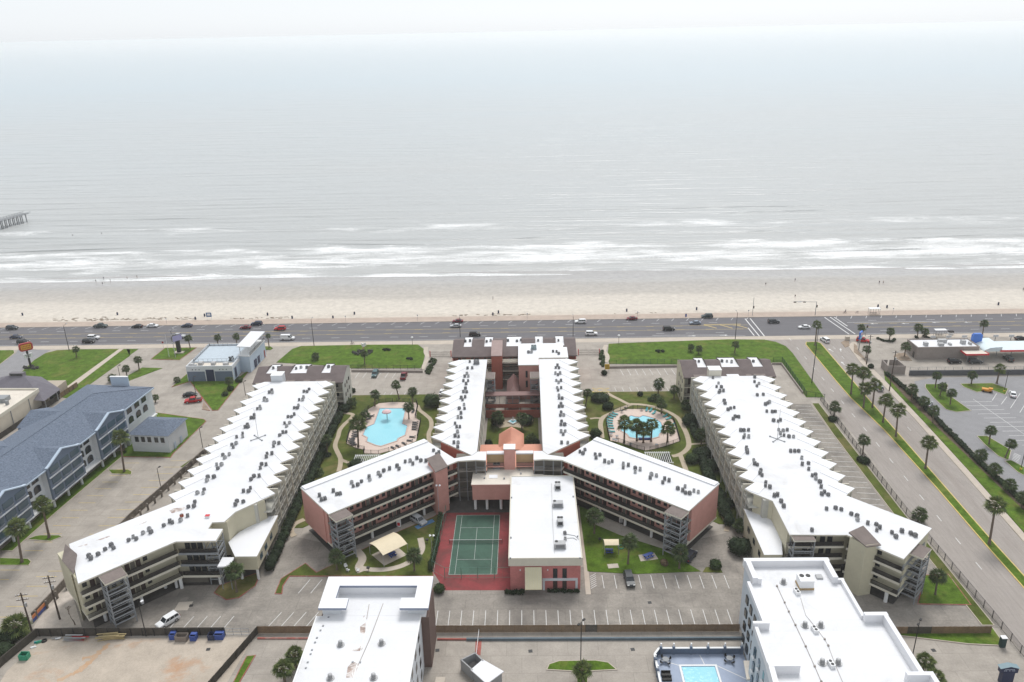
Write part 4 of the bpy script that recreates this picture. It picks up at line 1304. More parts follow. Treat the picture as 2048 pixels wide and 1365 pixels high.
# sea side parts of the central building
prism('link_roof', [(1.8, 241.6), (8.6, 241.6), (8.6, 247.6), (18.6, 247.6), (18.6, 257.0), (17.3, 257.0), (17.3, 260.8), (1.7, 260.8)], TZ + 0.05, TZ + 0.4, ROOFW2, CB, CREAM)
box('link_wall', 1.95, 8.7, 241.9, 256.0, 0, TZ + 0.05, PINK, CB)
box('link_wall', 9.2, 17.2, 247.8, 255.4, 0, TZ + 0.05, RED, CB)
for f in (4.5, 8.0):
    box('window', 4.2, 4.9, 241.84, 241.92, f, f + 2.4, GLASS, CB)
prism('red_tower', [(-7.4, 250.2), (-3.8, 250.2), (-3.8, 258.0), (-7.4, 258.0)], 0, 12.6, RED, CB)
mesh('tower_cap', [(-7.5, 250.0, 12.6), (-3.7, 250.0, 12.6), (-3.7, 259.5, 14.6), (-7.5, 259.5, 14.6), (-7.5, 250.0, 12.4), (-3.7, 250.0, 12.4), (-3.7, 259.5, 12.4), (-7.5, 259.5, 12.4)],
     [(0, 1, 2, 3), (0, 4, 5, 1), (1, 5, 6, 2), (2, 6, 7, 3), (3, 7, 4, 0)], mat('faded_pink_roof', (0.36, 0.27, 0.25), 0.9, 0.08), CB)
for f in (3.2, 6.4, 9.4):
    box('gallery_floor', -18, -7.5, 251.5, 255.0, f - 0.3, f, CREAM, CB)
    box('gallery_floor', -3.7, 1.8, 251.5, 255.0, f - 0.3, f, CREAM, CB)
    railing((-18, 251.6), (-7.6, 251.6), f, CB)
    railing((-3.6, 251.6), (1.7, 251.6), f, CB)
# maroon roofed court house
box('court_house', -1.6, 1.9, 232.4, 245.5, 0, 5.2, PINK, CB)
mesh('court_house_roof', [(-2.1, 231.8, 5.0), (2.2, 231.8, 5.0), (2.2, 246, 5.0), (-2.1, 246, 5.0), (0.2, 236.0, 7.8), (0.2, 246, 7.8)], [(0, 1, 4), (1, 2, 5, 4), (3, 0, 4, 5), (2, 3, 5)], MAROON, CB)
# bridge between the court galleries
box('bridge_roof', -8.7, 8.8, 230.2, 233.2, 6.7, 7.0, MAROON, CB)
box('bridge_floor', -8.7, 8.8, 230.4, 233.0, 3.0, 3.3, CONC_D, CB)
box('bridge_parapet', -8.7, 8.8, 230.25, 230.4, 2.6, 3.9, RED, CB)
for i in range(9):
    box('bridge_post', -8.4 + i * 2.1 - .07, -8.4 + i * 2.1 + .07, 230.3, 230.44, 3.9, 6.7, STEEL, CB)
for x in (-7.5, -2.5, 2.5, 7.5):
    column(x, 231.7, 0, 3.0, 0.25, PINK, CB)
for s in (-1, 1):
    stair_tower(CB, s * 7.1, 235.4, 2.8, 4.6, 0, 11.9)
box('court_wall', -8.6, 8.6, 228.3, 228.6, 0, 2.6, RED, CB)
# entrance pavilion with salmon roof
box('pavilion_wall', -8.4, 8.4, 186.4, 199.0, 0, 5.8, PINK, CB)
sm = [(-8.6, 185.2, 6.1), (8.6, 185.2, 6.1), (8.6, 199.6, 6.1), (-8.6, 199.6, 6.1), (-8.6, 192.4, 7.5), (8.6, 192.4, 7.5)]
mesh('pavilion_roof', sm, [(0, 1, 5, 4), (2, 3, 4, 5), (1, 2, 5), (3, 0, 4)], ORANGE, CB)
hx = [(-3.6, 196.0, 6.4), (-3.6, 205.3, 6.4), (0, 209.0, 6.4), (3.6, 205.3, 6.4), (3.6, 196.0, 6.4), (0, 192.0, 8.6), (0, 206.4, 8.2)]
mesh('pavilion_roof', hx, [(0, 5, 6, 1), (1, 6, 2), (2, 6, 3), (3, 6, 5, 4), (4, 5, 0)], ORANGE, CB)
mb = MB()
for i in range(-7, 8):
    y = 197.5 + (i + 7) * 0.55
    for s in (-1, 1):
        mb.bar((0, y, 8.6 - (y - 192) * .028 + .03), (s * 3.58, y, 6.44), 0.07, 0.06)
for i in range(29):
    x = -8.6 + i * 0.61
    mb.bar((x, 185.3, 6.14), (x, 192.4, 7.54), 0.06, 0.05)
    mb.bar((x, 199.5, 6.14), (x, 192.4, 7.54), 0.06, 0.05)
mb.build('roof_seams', ORANGE, CB)
for s in (-1, 1):
    for y in (197, 204.6):
        column(s * 3.2, y, 0, 6.4, 0.25, PINK, CB)

# ---- main hall
HA = thing('function_hall', 'pink hall with long flat white roof beside the tennis court', 'building', (8.2, 161, 0))
box('wall', 0.5, 15.9, 144.2, 178.0, 0.0, 6.6, ROSE, HA)
box('roof', 0.2, 16.3, 143.9, 178.3, 6.5, 8.4, CREAM, HA)
box('roof_membrane', 0.45, 16.05, 144.15, 178.05, 8.4, 8.43, ROOFW, HA)
for x0, x1, y0, y1 in ((0.2, 16.3, 143.9, 144.12), (0.2, 16.3, 178.08, 178.3), (0.2, 0.42, 144.12, 178.08), (16.08, 16.3, 144.12, 178.08)):
    box('roof_coping', x0, x1, y0, y1, 8.4, 8.56, CREAM, HA)
aw = [(3.75, 143.9, 6.2), (7.4, 143.9, 6.2), (7.4, 140.6, 2.9), (3.75, 140.6, 2.9)]
mesh('entrance_awning', aw + [(a, b, c - 0.12) for a, b, c in aw], [(3, 2, 1, 0), (4, 5, 6, 7), (0, 1, 5, 4), (1, 2, 6, 5), (2, 3, 7, 6), (3, 0, 4, 7)], mat('cream_metal_awning', (0.66, 0.60, 0.40), 0.6, 0.04), HA)
mb = MB()
for i in range(11):
    x = 3.8 + i * 0.355
    mb.bar((x, 143.8, 6.18), (x, 140.65, 3.0), 0.06, 0.07)
mb.build('awning_ribs', CREAM, HA)
box('entrance', 3.9, 7.2, 144.1, 144.18, 0, 2.6, GLASS, HA)
for x in (9.9, 11.95):
    box('window', x, x + 0.95, 144.12, 144.19, 3.1, 5.6, GLASS, HA)
    box('door', x, x + 0.95, 144.12, 144.19, 0.0, 2.3, DOORM, HA)
box('door_lintel', 7.55, 15.3, 143.95, 144.2, 2.5, 3.05, WALLW, HA)
for x in (7.6, 14.8):
    box('door_pier', x, x + 0.5, 143.95, 144.2, 0, 2.5, WALLW, HA)
for x in (2.6, 8.6):
    box('wall_lamp', x, x + 0.25, 143.95, 144.2, 5.2, 5.45, WHITE, HA)
for p in [(0.57,168.12),(0.66,151.53),(15.68,168.31),(15.70,151.79),(0.63,144.01),(15.73,143.81)]:
    box('roof_scupper', p[0] - .15, p[0] + .15, p[1] - .15, p[1] + .15, 8.43, 8.7, STEEL, HA)

# ---- tennis court
tc = struct(sheet('tennis_court', [(-17.33,173.11),(-17.15,150.27),(-14.02,144.14),(0.74,143.98),(0.25,178.86),(-14.95,179.12)], 0.03, CRED))
gc = sheet('court_surface', [(-13.75, 149.5), (-2.6, 149.5), (-2.6, 173.5), (-13.75, 173.5)], 0.04, CGREEN, tc)
tx0, tx1, ty0, ty1 = -13.65, -2.68, 149.65, 173.4
ym = (ty0 + ty1) / 2
for p, q_ in (((tx0, ty0), (tx0, ty1)), ((tx1, ty0), (tx1, ty1)), ((tx0, ty0), (tx1, ty0)), ((tx0, ty1), (tx1, ty1)), ((tx0 + 1.37, ty0), (tx0 + 1.37, ty1)), ((tx1 - 1.37, ty0), (tx1 - 1.37, ty1)),
              ((tx0 + 1.37, ym - 6.4), (tx1 - 1.37, ym - 6.4)), ((tx0 + 1.37, ym + 6.4), (tx1 - 1.37, ym + 6.4)), (((tx0 + tx1) / 2, ym - 6.4), ((tx0 + tx1) / 2, ym + 6.4))):
    line(p, q_, 0.085, mat('worn_court_paint', (0.46, 0.49, 0.46), 0.9, 0.15, 0.6), tc, 0.052, 'court_line')
net = thing('tennis_net', 'low dark net strung across the green tennis court', 'net', ((tx0 + tx1) / 2, ym, 0.05))
for x in (tx0 - 0.9, tx1 + 0.9):
    column(x, ym, 0.04, 1.1, 0.06, DARK, net, 'net_post')
mb = MB()
for i in range(92):
    x = tx0 - 0.9 + i * (tx1 - tx0 + 1.8) / 91
    mb.bar((x, ym, 0.08), (x, ym, 0.98), 0.02, 0.02)
for i in range(9):
    mb.bar((tx0 - 0.9, ym, 0.1 + i * 0.11), (tx1 + 0.9, ym, 0.1 + i * 0.11), 0.018, 0.018)
mb.build('net_mesh', DARK, net)
mb = MB()
mb.bar((tx0 - 0.9, ym, 1.0), (tx1 + 0.9, ym, 1.0), 0.05, 0.07)
mb.build('net_band', WHITE, net)

# ---------------------------------------------------------------- blue roofed hotel on the left
BH = thing('hotel_building', 'blue shingled hotel with gabled bays and arched windows', 'building', (-130, 190, 0))
BO, BT = Vector((-120.4, 170.0)), Vector((0.1150, 0.9934))
BN = Vector((0.9934, -0.1150))
def bp_(s, d, z=None):
    v = BO + BT * s - BN * d
    return (v.x, v.y) if z is None else (v.x, v.y, z)
brot = math.atan2(BT.y, BT.x)
S0, S1 = -60.0, 59.0
prism('wall', [bp_(S0, 2.0), bp_(S1, 2.0), bp_(S1, 22.0), bp_(S0, 22.0)], 3.0, 12.0, WALLW, BH)
prism('floor_slab', [bp_(S0, 0.0), bp_(S1, 0.6), bp_(S1, 22.6), bp_(S0, 22.6)], 2.6, 3.0, WHITE, BH)
EZ, RZ = 12.0, 15.5
V = [bp_(S0, 0.3, EZ), bp_(S1 + .4, 0.3, EZ), bp_(46, 11.7, RZ), bp_(S0, 11.7, RZ), bp_(S1 + .4, 23.2, EZ), bp_(S0, 23.2, EZ)]
mesh('roof', V, [(0, 1, 2, 3), (2, 4, 5, 3), (1, 4, 2)], BLUESH, BH)
strip('eave_trim', bp_(S0, 0.25), bp_(S1, 0.25), 0.25, EZ - 0.35, EZ - 0.02, LBLUE, BH)
strip('end_trim', bp_(S1 + .3, 0.3), bp_(S1 + .3, 23), 0.2, EZ - 0.35, EZ - 0.02, LBLUE, BH)
mb = MB()
mb.bar(bp_(S0, 11.7, RZ + .03), bp_(46, 11.7, RZ + .03), 0.35, 0.1)
mb.bar(bp_(46, 11.7, RZ + .03), bp_(S1, 0.5, EZ + .1), 0.3, 0.1)
mb.build('ridge_cap', BLUESH, BH)
_arch = {}
def arch_mesh(w, h):
    if (w, h) not in _arch:
        P = [(-w / 2, 0), (w / 2, 0)] + [(w / 2 * math.cos(a * math.pi / 10), h - w / 2 * 0.7 + w / 2 * 0.7 * math.sin(a * math.pi / 10)) for a in range(0, 11)]
        n = len(P)
        me = bpy.data.meshes.new('arched_window')
        me.from_pydata([(x, 0.0, z) for x, z in P] + [(x * 1.12, 0.03, z * 1.05 - 0.06) for x, z in P], [], [tuple(range(n)), tuple(range(n, 2 * n))])
        me.materials.append(GLASS)
        me.materials.append(LBLUE)
        me.polygons[1].material_index = 1
        _arch[(w, h)] = me
    return _arch[(w, h)]
def arch(s, d, z, w=2.5, h=2.2):
    o = bpy.data.objects.new('arched_window', arch_mesh(w, h))
    col.objects.link(o)
    o.location = bp_(s, d - 0.07, z)
    o.rotation_euler = (0, 0, brot)
    adopt(o, BH)
for k, sg in enumerate((28.95, 7.85, -13.25, -34.3)):
    s0, s1 = sg, sg + 13.5
    sm_ = (s0 + s1) / 2
    # gabled front wall with flared ends
    O_ = [(s0, 3.0), (s1, 3.0), (s1, 12.15), (s1 - 1.0, 12.35), (sm_ + .4, 14.5), (sm_ - .4, 14.5), (s0 + 1.0, 12.35), (s0, 12.15)]
    V = [bp_(a, 0.0, z) for a, z in O_] + [bp_(a, 0.5, z) for a, z in O_]
    F = [tuple(range(8)), tuple(range(15, 7, -1))] + [(i, i + 8, (i + 1) % 8 + 8, (i + 1) % 8) for i in range(8)]
    w_ = mesh('gable_wall', V, F, BLUEW, BH)
    for a, b in (((s0, 12.15), (s0 + 1.0, 12.35)), ((s0 + 1.0, 12.35), (sm_, 14.5)), ((sm_, 14.5), (s1 - 1.0, 12.35)), ((s1 - 1.0, 12.35), (s1, 12.15))):
        mb = MB()
        mb.bar(bp_(a[0], 0.1, a[1] + .12), bp_(b[0], 0.1, b[1] + .12), 0.75, 0.28)
        mb.build('gable_coping', LBLUE, BH)
    mesh('gable_roof', [bp_(s0, 0.3, 12.05), bp_(sm_, 0.3, 14.5), bp_(s1, 0.3, 12.05), bp_(sm_, 8.6, 14.52)], [(0, 1, 3), (1, 2, 3)], BLUESH, BH)
    for a in (s0, s1 - 0.4):
        prism('bay_wall', [bp_(a, 0.5), bp_(a + 0.4, 0.5), bp_(a + 0.4, 2.0), bp_(a, 2.0)], 3.0, 12.0, WALLW, BH)
    for f in (3.2, 6.3, 9.4):
        strip('balcony_ledge', bp_(s0 + 0.2, -0.12), bp_(s1 - 0.2, -0.12), 0.3, f - 0.25, f, WALLW, BH)
        for j in range(3):
            c = bp_(s0 + 2.6 + j * 4.2, -0.04)
            rbox('balcony_opening', c[0], c[1], 3.4, 0.14, f + 0.9, f + 2.5, brot, GLASSB, BH)
            mb = MB()
            for u in range(10):
                t = -1.5 + u * 0.333
                yb = -0.12 - 0.5 * (1 - (t / 1.7) ** 2)
                mb.bar((t, yb, 0.0), (t, yb, 0.95), 0.035, 0.035)
                if u:
                    mb.bar((t - 0.333, -0.12 - 0.5 * (1 - ((t - .333) / 1.7) ** 2), 0.95), (t, yb, 0.95), 0.06, 0.06)
            o = mb.build('balcony_railing', STEEL)
            c = bp_(s0 + 2.6 + j * 4.2, -0.05)
            o.location = (c[0], c[1], f)
            o.rotation_euler = (0, 0, brot)
            adopt(o, BH)
    # rear gable
    mesh('rear_gable_roof', [bp_(s0, 24.8, 12.0), bp_(sm_, 24.8, 14.4), bp_(s1, 24.8, 12.0), bp_(sm_, 15.2, 14.45), bp_(s0, 22.6, 12.0), bp_(s1, 22.6, 12.0)], [(0, 4, 3, 1), (1, 3, 5, 2)], BLUESH, BH)
    prism('rear_bay_wall', [bp_(s0 + .2, 22), bp_(s1 - .2, 22), bp_(s1 - .2, 24.5), bp_(s0 + .2, 24.5)], 3.0, 12.0, BLUEW, BH)
    # arched bays beside each gable
    for f in (3.5, 6.5, 9.4):
        for s in (s0 - 5.6, s0 - 2.4):
            arch(s, 2.0, f)
    for s in (s0 + 1, s1 - 1, sm_):
        c = bp_(s, 1.2)
        column(c[0], c[1], 0, 2.6, 0.35, WALLW, BH)
for s in (45.6, 49.6, 53.6):
    arch(s, 2.0, 9.2)
    if s < 52:
        arch(s, 2.0, 6.2)
prism('corner_pier', [bp_(42.6, 0.6), bp_(43.6, 0.6), bp_(43.6, 2.0), bp_(42.6, 2.0)], 0, 12, WALLW, BH)
prism('end_bay_wall', [bp_(43.6, 1.2), bp_(59.0, 1.2), bp_(59, 2.0), bp_(43.6, 2.0)], 0.0, 12.0, WALLW, BH)
for s in (46.4, 50.4, 54.2):
    arch(s, 1.2, 9.2)
    arch(s, 1.2, 6.0)
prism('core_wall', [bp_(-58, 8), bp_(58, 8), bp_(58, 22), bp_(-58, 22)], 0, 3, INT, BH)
c = [(-127.91,230.25),(-122.09,229.93)]
strip('roof_parapet_sign_wall', c[0], c[1], 0.4, 11.5, 15.2, LBLUE, BH)
strip('parapet_coping', c[0], c[1], 0.7, 15.2, 15.4, WHITE, BH)

AN = thing('hotel_annex', 'small hip roofed annex with five windows beside the blue hotel', 'building', (-107.5, 213.5, 0))
A4 = [(-113.6, 208.6), (-101.5, 207.4), (-100.4, 218.6), (-112.5, 219.9)]
prism('wall', shrink(A4, 0.25), 0, 6.0, WALLW, AN)
A4s = ccw(shrink(A4, -0.35))
hv = [(x, y, 5.95) for x, y in A4s] + [(-109.6, 213.9, 8.2), (-104.6, 213.4, 8.2)]
mesh('roof', hv, [(0, 1, 5, 4), (1, 2, 5), (2, 3, 4, 5), (3, 0, 4)], BLUESH, AN)
mesh('eave_soffit', [(x, y, 5.9) for x, y in A4s], [(3, 2, 1, 0)], LBLUE, AN)
for i in range(5):
    t = 0.16 + i * 0.165 + (0.02 if i > 2 else 0)
    p = lerp((-113.4, 208.55), (-101.6, 207.4), t)
    w_ = rbox('window', p[0], p[1] - 0.02 + 0.25, 1.15, 0.1, 3.4, 5.1, math.atan2(-1.2, 12.1), GLASS, AN)
    rbox('window_sill', p[0], p[1] + 0.16, 1.4, 0.2, 3.28, 3.4, math.atan2(-1.2, 12.1), WHITE, AN)
for t in (0.25, 0.6):
    p = lerp((-101.3, 207.8), (-100.4, 218.4), t)
    rbox('side_door', p[0] - 0.18, p[1], 0.1, 1.0, 0.0, 2.2, math.atan2(-1.2, 12.1), LBLUE, AN)

# ---- blue and white flat roofed restaurant
RE = thing('restaurant_building', 'flat roofed blue and white restaurant with rooftop deck and corner tower', 'building', (-108, 271, 0))
box('wall', -117.0, -100.6, 260.2, 281.8, 0.0, 5.0, LBLUE, RE)
for x0, x1, y0, y1 in ((-117.1, -100.5, 260.0, 260.35), (-117.1, -100.5, 281.6, 281.95), (-117.1, -116.75, 260.35, 281.6), (-100.85, -100.5, 260.35, 281.6)):
    box('parapet', x0, x1, y0, y1, 0.0 if y0 < 261 and x1 - x0 > 3 else 4.6, 6.0, WALLW, RE)
box('roof_deck', -116.7, -100.9, 265.6, 281.6, 5.0, 5.35, mat('pale_blue_deck', (0.46, 0.52, 0.57), 0.8, 0.06), RE)
box('roof_membrane', -116.7, -100.9, 260.4, 265.4, 5.0, 5.06, ROOFC, RE)
for a, b in (((-116.4, 265.7), (-101.0, 265.7)), ((-116.5, 265.7), (-116.5, 281.4)), ((-116.4, 281.4), (-101, 281.4)), ((-101.1, 265.7), (-101.1, 269))):
    railing(a, b, 5.35, RE, gap=1.6)
for x0, x1, m in ((-116.9, -110.6, BLUEW), (-107.0, -100.7, BLUEW)):
    box('blue_wall_panel', x0, x1, 259.9, 259.99, 0.1, 3.9, m, RE)
box('recess', -110.2, -107.3, 259.9, 259.98, 0.0, 4.6, NAVY, RE)
box('side_window', -100.48, -100.4, 262.0, 263.6, 0.6, 4.2, NAVY, RE)
for x in (-115.0, -113.8, -112.6, -105.2, -104.0, -102.8):
    box('wall_vent', x, x + 0.3, 259.9, 259.98, 4.5, 4.8, GLASS, RE)
for x, y, w in ((-115.6, 262.0, 1.3), (-113.0, 263.6, 1.6), (-108.4, 263.4, 1.4), (-103.6, 262.6, 1.6), (-114.0, 261.2, .9)):
    box('roof_unit', x - w / 2, x + w / 2, y - w / 2, y + w / 2, 5.06, 6.2, ACL, RE)
mb = MB()
for i in range(14):
    a = i * 0.45
    mb.bar((-103 + math.cos(a), 266.6 + math.sin(a), 5.4), (-103 + 0.7 * math.cos(a * 1.7), 266.6 + .7 * math.sin(a * 2.1), 6.9), 0.12)
mb.build('rooftop_furniture', DARK, RE)
prism('tower_base', [(-101.0, 268.5), (-96.8, 267.8), (-96.0, 283.6), (-100.8, 284.0)], 0.0, 6.3, LBLUE, RE)
prism('tower_floor', [(-101.1, 268.2), (-96.6, 267.5), (-95.8, 283.8), (-100.9, 284.2)], 6.3, 6.6, WHITE, RE)
for x, y in ((-100.3, 269.0), (-97.0, 268.5), (-96.5, 274.0), (-96.3, 282.8), (-100.3, 283.2), (-100.3, 276.0)):
    column(x, y, 6.6, 9.7, 0.16, WALLW, RE)
prism('tower_roof', [(-101.2, 268.6), (-95.9, 267.9), (-95.4, 284.0), (-101.0, 284.5)], 9.7, 10.0, ROOFW, RE, WALLW)
railing((-96.5, 268), (-95.9, 283.5), 6.6, RE, gap=0.4)
for y in (271.5, 275.0, 278.5):
    box('shop_window', -96.75, -96.25, y, y + 2.2, 0.4, 3.2, NAVY, RE)
box('red_door_panel', -96.3, -95.95, 281.6, 282.6, 0, 3.0, KRED, RE)

# ---- far left pair
LC = thing('flat_roofed_shop', 'cream flat roofed building at the left edge next to the blue hotel', 'building', (-172, 229, 0))
prism('wall', [(-160.9, 208.0), (-159.2, 240.8), (-186.0, 241.6), (-188.0, 208.0)], 0.0, 6.0, mat('cream_wall', (0.60, 0.54, 0.44), 0.9, 0.05), LC)
prism('roof', [(-161.1, 207.8), (-159.1, 241.0), (-186.2, 241.8), (-188.2, 207.8)], 6.0, 6.12, ROOFC, LC)
for a, b in (((-161.0, 207.8), (-159.2, 240.9)), ((-159.2, 240.9), (-186.1, 241.7))):
    strip('parapet', a, b, 0.35, 5.6, 6.7, CREAM, LC)
for i, y in enumerate((217.0, 226.0, 235.0)):
    box('downpipe', -160.6 + (y - 217) * .052 + .18, -160.6 + (y - 217) * .052 + .36, y, y + 0.2, 0, 5.6, STEEL, LC)
for x, y, wx, wy in ((-166.5, 232.5, 4.2, 3.2), (-162.8, 229.6, .8, .8), (-168.4, 219.5, 4.0, 2.6)):
    box('roof_unit', x - wx / 2, x + wx / 2, y - wy / 2, y + wy / 2, 6.12, 7.6, STEEL, LC)
GR = thing('hip_roofed_house', 'grey hip roofed restaurant at the edge of the corner lawn', 'building', (-172, 247, 0))
box('wall', -181, -157.5, 242.2, 254.0, 0, 3.8, mat('tan_wall', (0.42, 0.36, 0.29), 0.9, 0.06), GR)
HRV = [(-182.5, 241.8, 4.0), (-155.4, 236.6, 4.0), (-154.9, 246.0, 4.0), (-168, 257.0, 4.0), (-182.5, 257, 4.0), (-174, 249.0, 8.0), (-168.5, 249.0, 8.0)]
mesh('roof', HRV, [(0, 1, 6, 5), (1, 2, 6), (2, 3, 6), (3, 4, 5, 6), (4, 0, 5)], mat('grey_shingle', (0.15, 0.14, 0.16), 0.95, 0.1), GR)
box('clerestory', -173.4, -168.6, 248.8, 250.4, 7.0, 8.9, mat('grey_shingle2', (0.19, 0.18, 0.19), 0.95, 0.1), GR)
box('clerestory_window', -173.0, -169.0, 248.7, 248.78, 8.0, 8.6, GLASS, GR)
for x, y in ((-156.2, 238.2), (-156.0, 245.0)):
    column(x, y, 0, 4.0, 0.16, STEEL, GR)
box('side_window', -157.48, -157.4, 243.0, 249.0, 1.0, 3.0, GLASS, GR)

# ---------------------------------------------------------------- drive-in on the right
DI = thing('drive_in_building', 'grey block drive-in restaurant with white roof near the avenue', 'building', (158.5, 276, 0))
box('wall', 147.3, 169.6, 271.9, 280.2, 0, 4.5, GREYB, DI)
box('roof', 147.6, 169.3, 272.2, 279.9, 4.5, 4.54, ROOFW, DI)
for x0, x1, y0, y1 in ((147.2, 169.7, 271.8, 272.15), (147.2, 169.7, 279.95, 280.3), (147.2, 147.55, 272.15, 279.95), (169.35, 169.7, 272.15, 279.95)):
    box('parapet', x0, x1, y0, y1, 4.3, 4.85, GREYB, DI)
for x, y, w, h in ((151.2, 274.3, 1.4, 1.3), (156.6, 274.0, 1.8, 1.0), (158.6, 277.2, 3.0, 1.2), (165.4, 275.6, 1.5, 1.4), (160.2, 274.6, .9, .7), (167.6, 274.8, .8, .9)):
    box('roof_unit', x - w / 2, x + w / 2, y - .7, y + .7, 4.54, 4.54 + h, ACL, DI)
box('side_door', 147.22, 147.3, 273.6, 274.7, 0, 2.2, GLASS, DI)
RC = thing('parking_canopy', 'white roofed canopy with red edge on the drive-in\'s near side', 'canopy', (166.4, 269.6, 0))
box('canopy_roof', 162.9, 171.0, 267.8, 271.7, 3.2, 3.45, ROOFC, RC)
for x0, x1, y0, y1 in ((162.8, 171.1, 267.65, 267.8), (162.8, 162.95, 267.8, 271.7), (170.95, 171.1, 267.8, 271.7)):
    box('red_fascia', x0, x1, y0, y1, 3.05, 3.65, flat('bright_red', (0.55, 0.03, 0.04), 0.5), RC)
for x in (164, 170):
    column(x, 268.4, 0, 3.2, 0.12, STEEL, RC)
LCN = thing('parking_canopy', 'long pale canopy with red edge over the drive-in bays', 'canopy', (195, 274, 0))
box('canopy_roof', 176.5, 215.0, 270.3, 279.6, 3.5, 3.75, mat('pale_blue_metal', (0.62, 0.70, 0.72), 0.6, 0.04), LCN)
box('red_fascia', 176.4, 215.0, 270.1, 270.3, 3.3, 3.95, MATS['bright_red'], LCN)
for i in range(7):
    column(178 + i * 5.4, 274.8, 0, 3.5, 0.14, STEEL, LCN)
mb = MB()
for i in range(9):
    a0, a1 = i / 9 * math.pi / 2, (i + 1) / 9 * math.pi / 2
    p0, p1 = (170.6 + 6.4 * (1 - math.cos(a0)), 3.4 + 1.7 * math.sin(a0)), (170.6 + 6.4 * (1 - math.cos(a1)), 3.4 + 1.7 * math.sin(a1))
    mb.face([(p0[0], 270.4, p0[1]), (p1[0], 270.4, p1[1]), (p1[0], 279.8, p1[1]), (p0[0], 279.8, p0[1])])
mb.face([(170.6, 270.4, 3.4), (177, 270.4, 3.4), (177, 270.4, 5.1), (172.6, 270.4, 4.8)])
mb.build('curved_vestibule_roof', MATS['pale_blue_metal'], DI)
bs = thing('roof_sign', 'blue box sign on the drive-in roof', 'sign', (171, 277.5, 4.5))
box('sign_box', 169.8, 173.2, 277.2, 278.6, 3.6, 7.2, flat('sign_blue', (0.04, 0.16, 0.55), 0.4), bs)
box('sign_cap', 170.2, 172.8, 277.3, 278.5, 7.2, 7.6, MATS['sign_blue'], bs)
for i, (nm, x) in enumerate((('nearest the building', 0), ('second', 1), ('third', 2), ('fourth', 3), ('fifth', 4), ('sixth', 5), ('farthest', 6))):
    t = thing('menu_board_stand', 'drive-in menu board stand by the boulevard, %s from the left' % ORD[i], 'menu board', (162 + x * 6.0, 290.2, 0), 0, 'menu board stands')
    box('post', 161.9 + x * 6.0, 162.1 + x * 6.0, 290.1, 290.3, 0, 2.0, STEEL, t)
    box('board', 161.0 + x * 6.0, 163.0 + x * 6.0, 290.0, 290.12, 1.3, 2.2, WALLW, t)
en = thing('dumpster_enclosure', 'open block dumpster enclosure by the avenue sidewalk', 'enclosure', (134.4, 262.5, 0))
for a, b in (((131.6, 259.4), (137.4, 259.0)), ((137.4, 259.0), (137.2, 264.8)), ((131.6, 259.4), (131.9, 265.0)), ((131.9, 265.0), (133.6, 265.0)), ((134.6, 264.9), (137.2, 264.8))):
    strip('block_wall', a, b, 0.3, 0, 3.0, GREYB, en, 0.3)

# ---------------------------------------------------------------- white roofed hotel, front centre
HM = thing('hotel_building', 'white roofed hotel with square canopy frame at the front centre', 'building', (-25.5, 110, 0))
box('wall', -35.6, -15.9, 60, 121.3, 0, 12.2, WALLW, HM)
box('roof', -35.75, -15.75, 60, 121.3, 12.2, 12.5, ROOFW, HM)
box('end_block', -34.9, -14.4, 121.3, 129.6, 0, 12.1, mat('brown_panel', (0.15, 0.10, 0.085), 0.8, 0.08), HM)
box('end_roof', -34.5, -14.9, 121.3, 129.3, 12.1, 12.52, ROOFW, HM)
box('north_parapet', -32.6, -17.0, 127.6, 128.2, 12.5, 14.1, ROOFW2, HM)
for x0, x1 in ((-34.6, -31.2), (-18.4, -15.2)):
    box('canopy_pier', x0, x1, 121.8, 123.8, 12.5, 14.1, WALLW, HM)
box('west_parapet', -33.2, -32.6, 123.8, 128.2, 12.5, 14.1, ROOFW2, HM)
box('east_parapet', -17.0, -16.4, 123.8, 128.2, 12.5, 14.1, ROOFW2, HM)
prism('canopy_frame', [(-35.25, 130.3), (-14.3, 130.2), (-14.27, 120.8), (-19.7, 120.85), (-19.8, 123.8), (-17.2, 123.8), (-17.15, 127.35), (-32.4, 127.5), (-32.4, 123.8), (-29.9, 123.8), (-29.8, 120.95), (-35.1, 121.0)], 14.1, 14.6, ROOFW2, HM, mat('blue_grey_fascia', (0.25, 0.28, 0.36), 0.8, 0.05))
for x0, x1 in ((-35.75, -35.5), (-16.0, -15.75)):
    box('roof_edge', x0, x1, 60, 121.2, 12.5, 12.62, WHITE, HM)
for f in (1.2, 4.2, 7.2, 10.2):
    for i in range(13):
        y = 62.5 + i * 4.5
        box('window', -15.92, -15.84, y, y + 1.5, f, f + 1.5, GLASS, HM)
box('roof_seam', -25.6, -25.45, 60, 120.5, 12.5, 12.56, WHITE, HM)
for pts in ([(-23.57,124.72),(-24.47,114.67)], [(-24.47,114.67),(-25.22,109.21)], [(-26.25,124.51),(-25.97,120.34)]):
    strip('roof_seam', pts[0], pts[1], 0.12, 12.5, 12.55, mat('dirty_seam', (0.35, 0.31, 0.28), 0.9, 0.2), HM)
RUST = mat('rust_ponding_stain', (0.42, 0.33, 0.29), 0.9, 0.25, 1.0, 5.0, stain=(0.75, 0.73, 0.71), stain_scale=0.7, stain_lo=0.45, stain_hi=0.6)
for pts in ([(-26.44,109.52),(-25.18,109.02),(-25.55,105.78),(-26.83,105.79),(-27.05,108.26)], [(-26.73,124.04),(-26.13,124.27),(-25.99,122.17),(-26.68,120.80),(-26.87,123.11)], [(-26.83,118.35),(-25.96,119.45),(-25.46,115.95),(-26.54,116.82)], [(-25.86,114.06),(-25.28,112.61),(-25.48,112.10),(-27.09,112.01),(-26.90,112.52),(-25.92,112.82)]):
    sheet('roof_stain', pts, 12.508, RUST, HM)
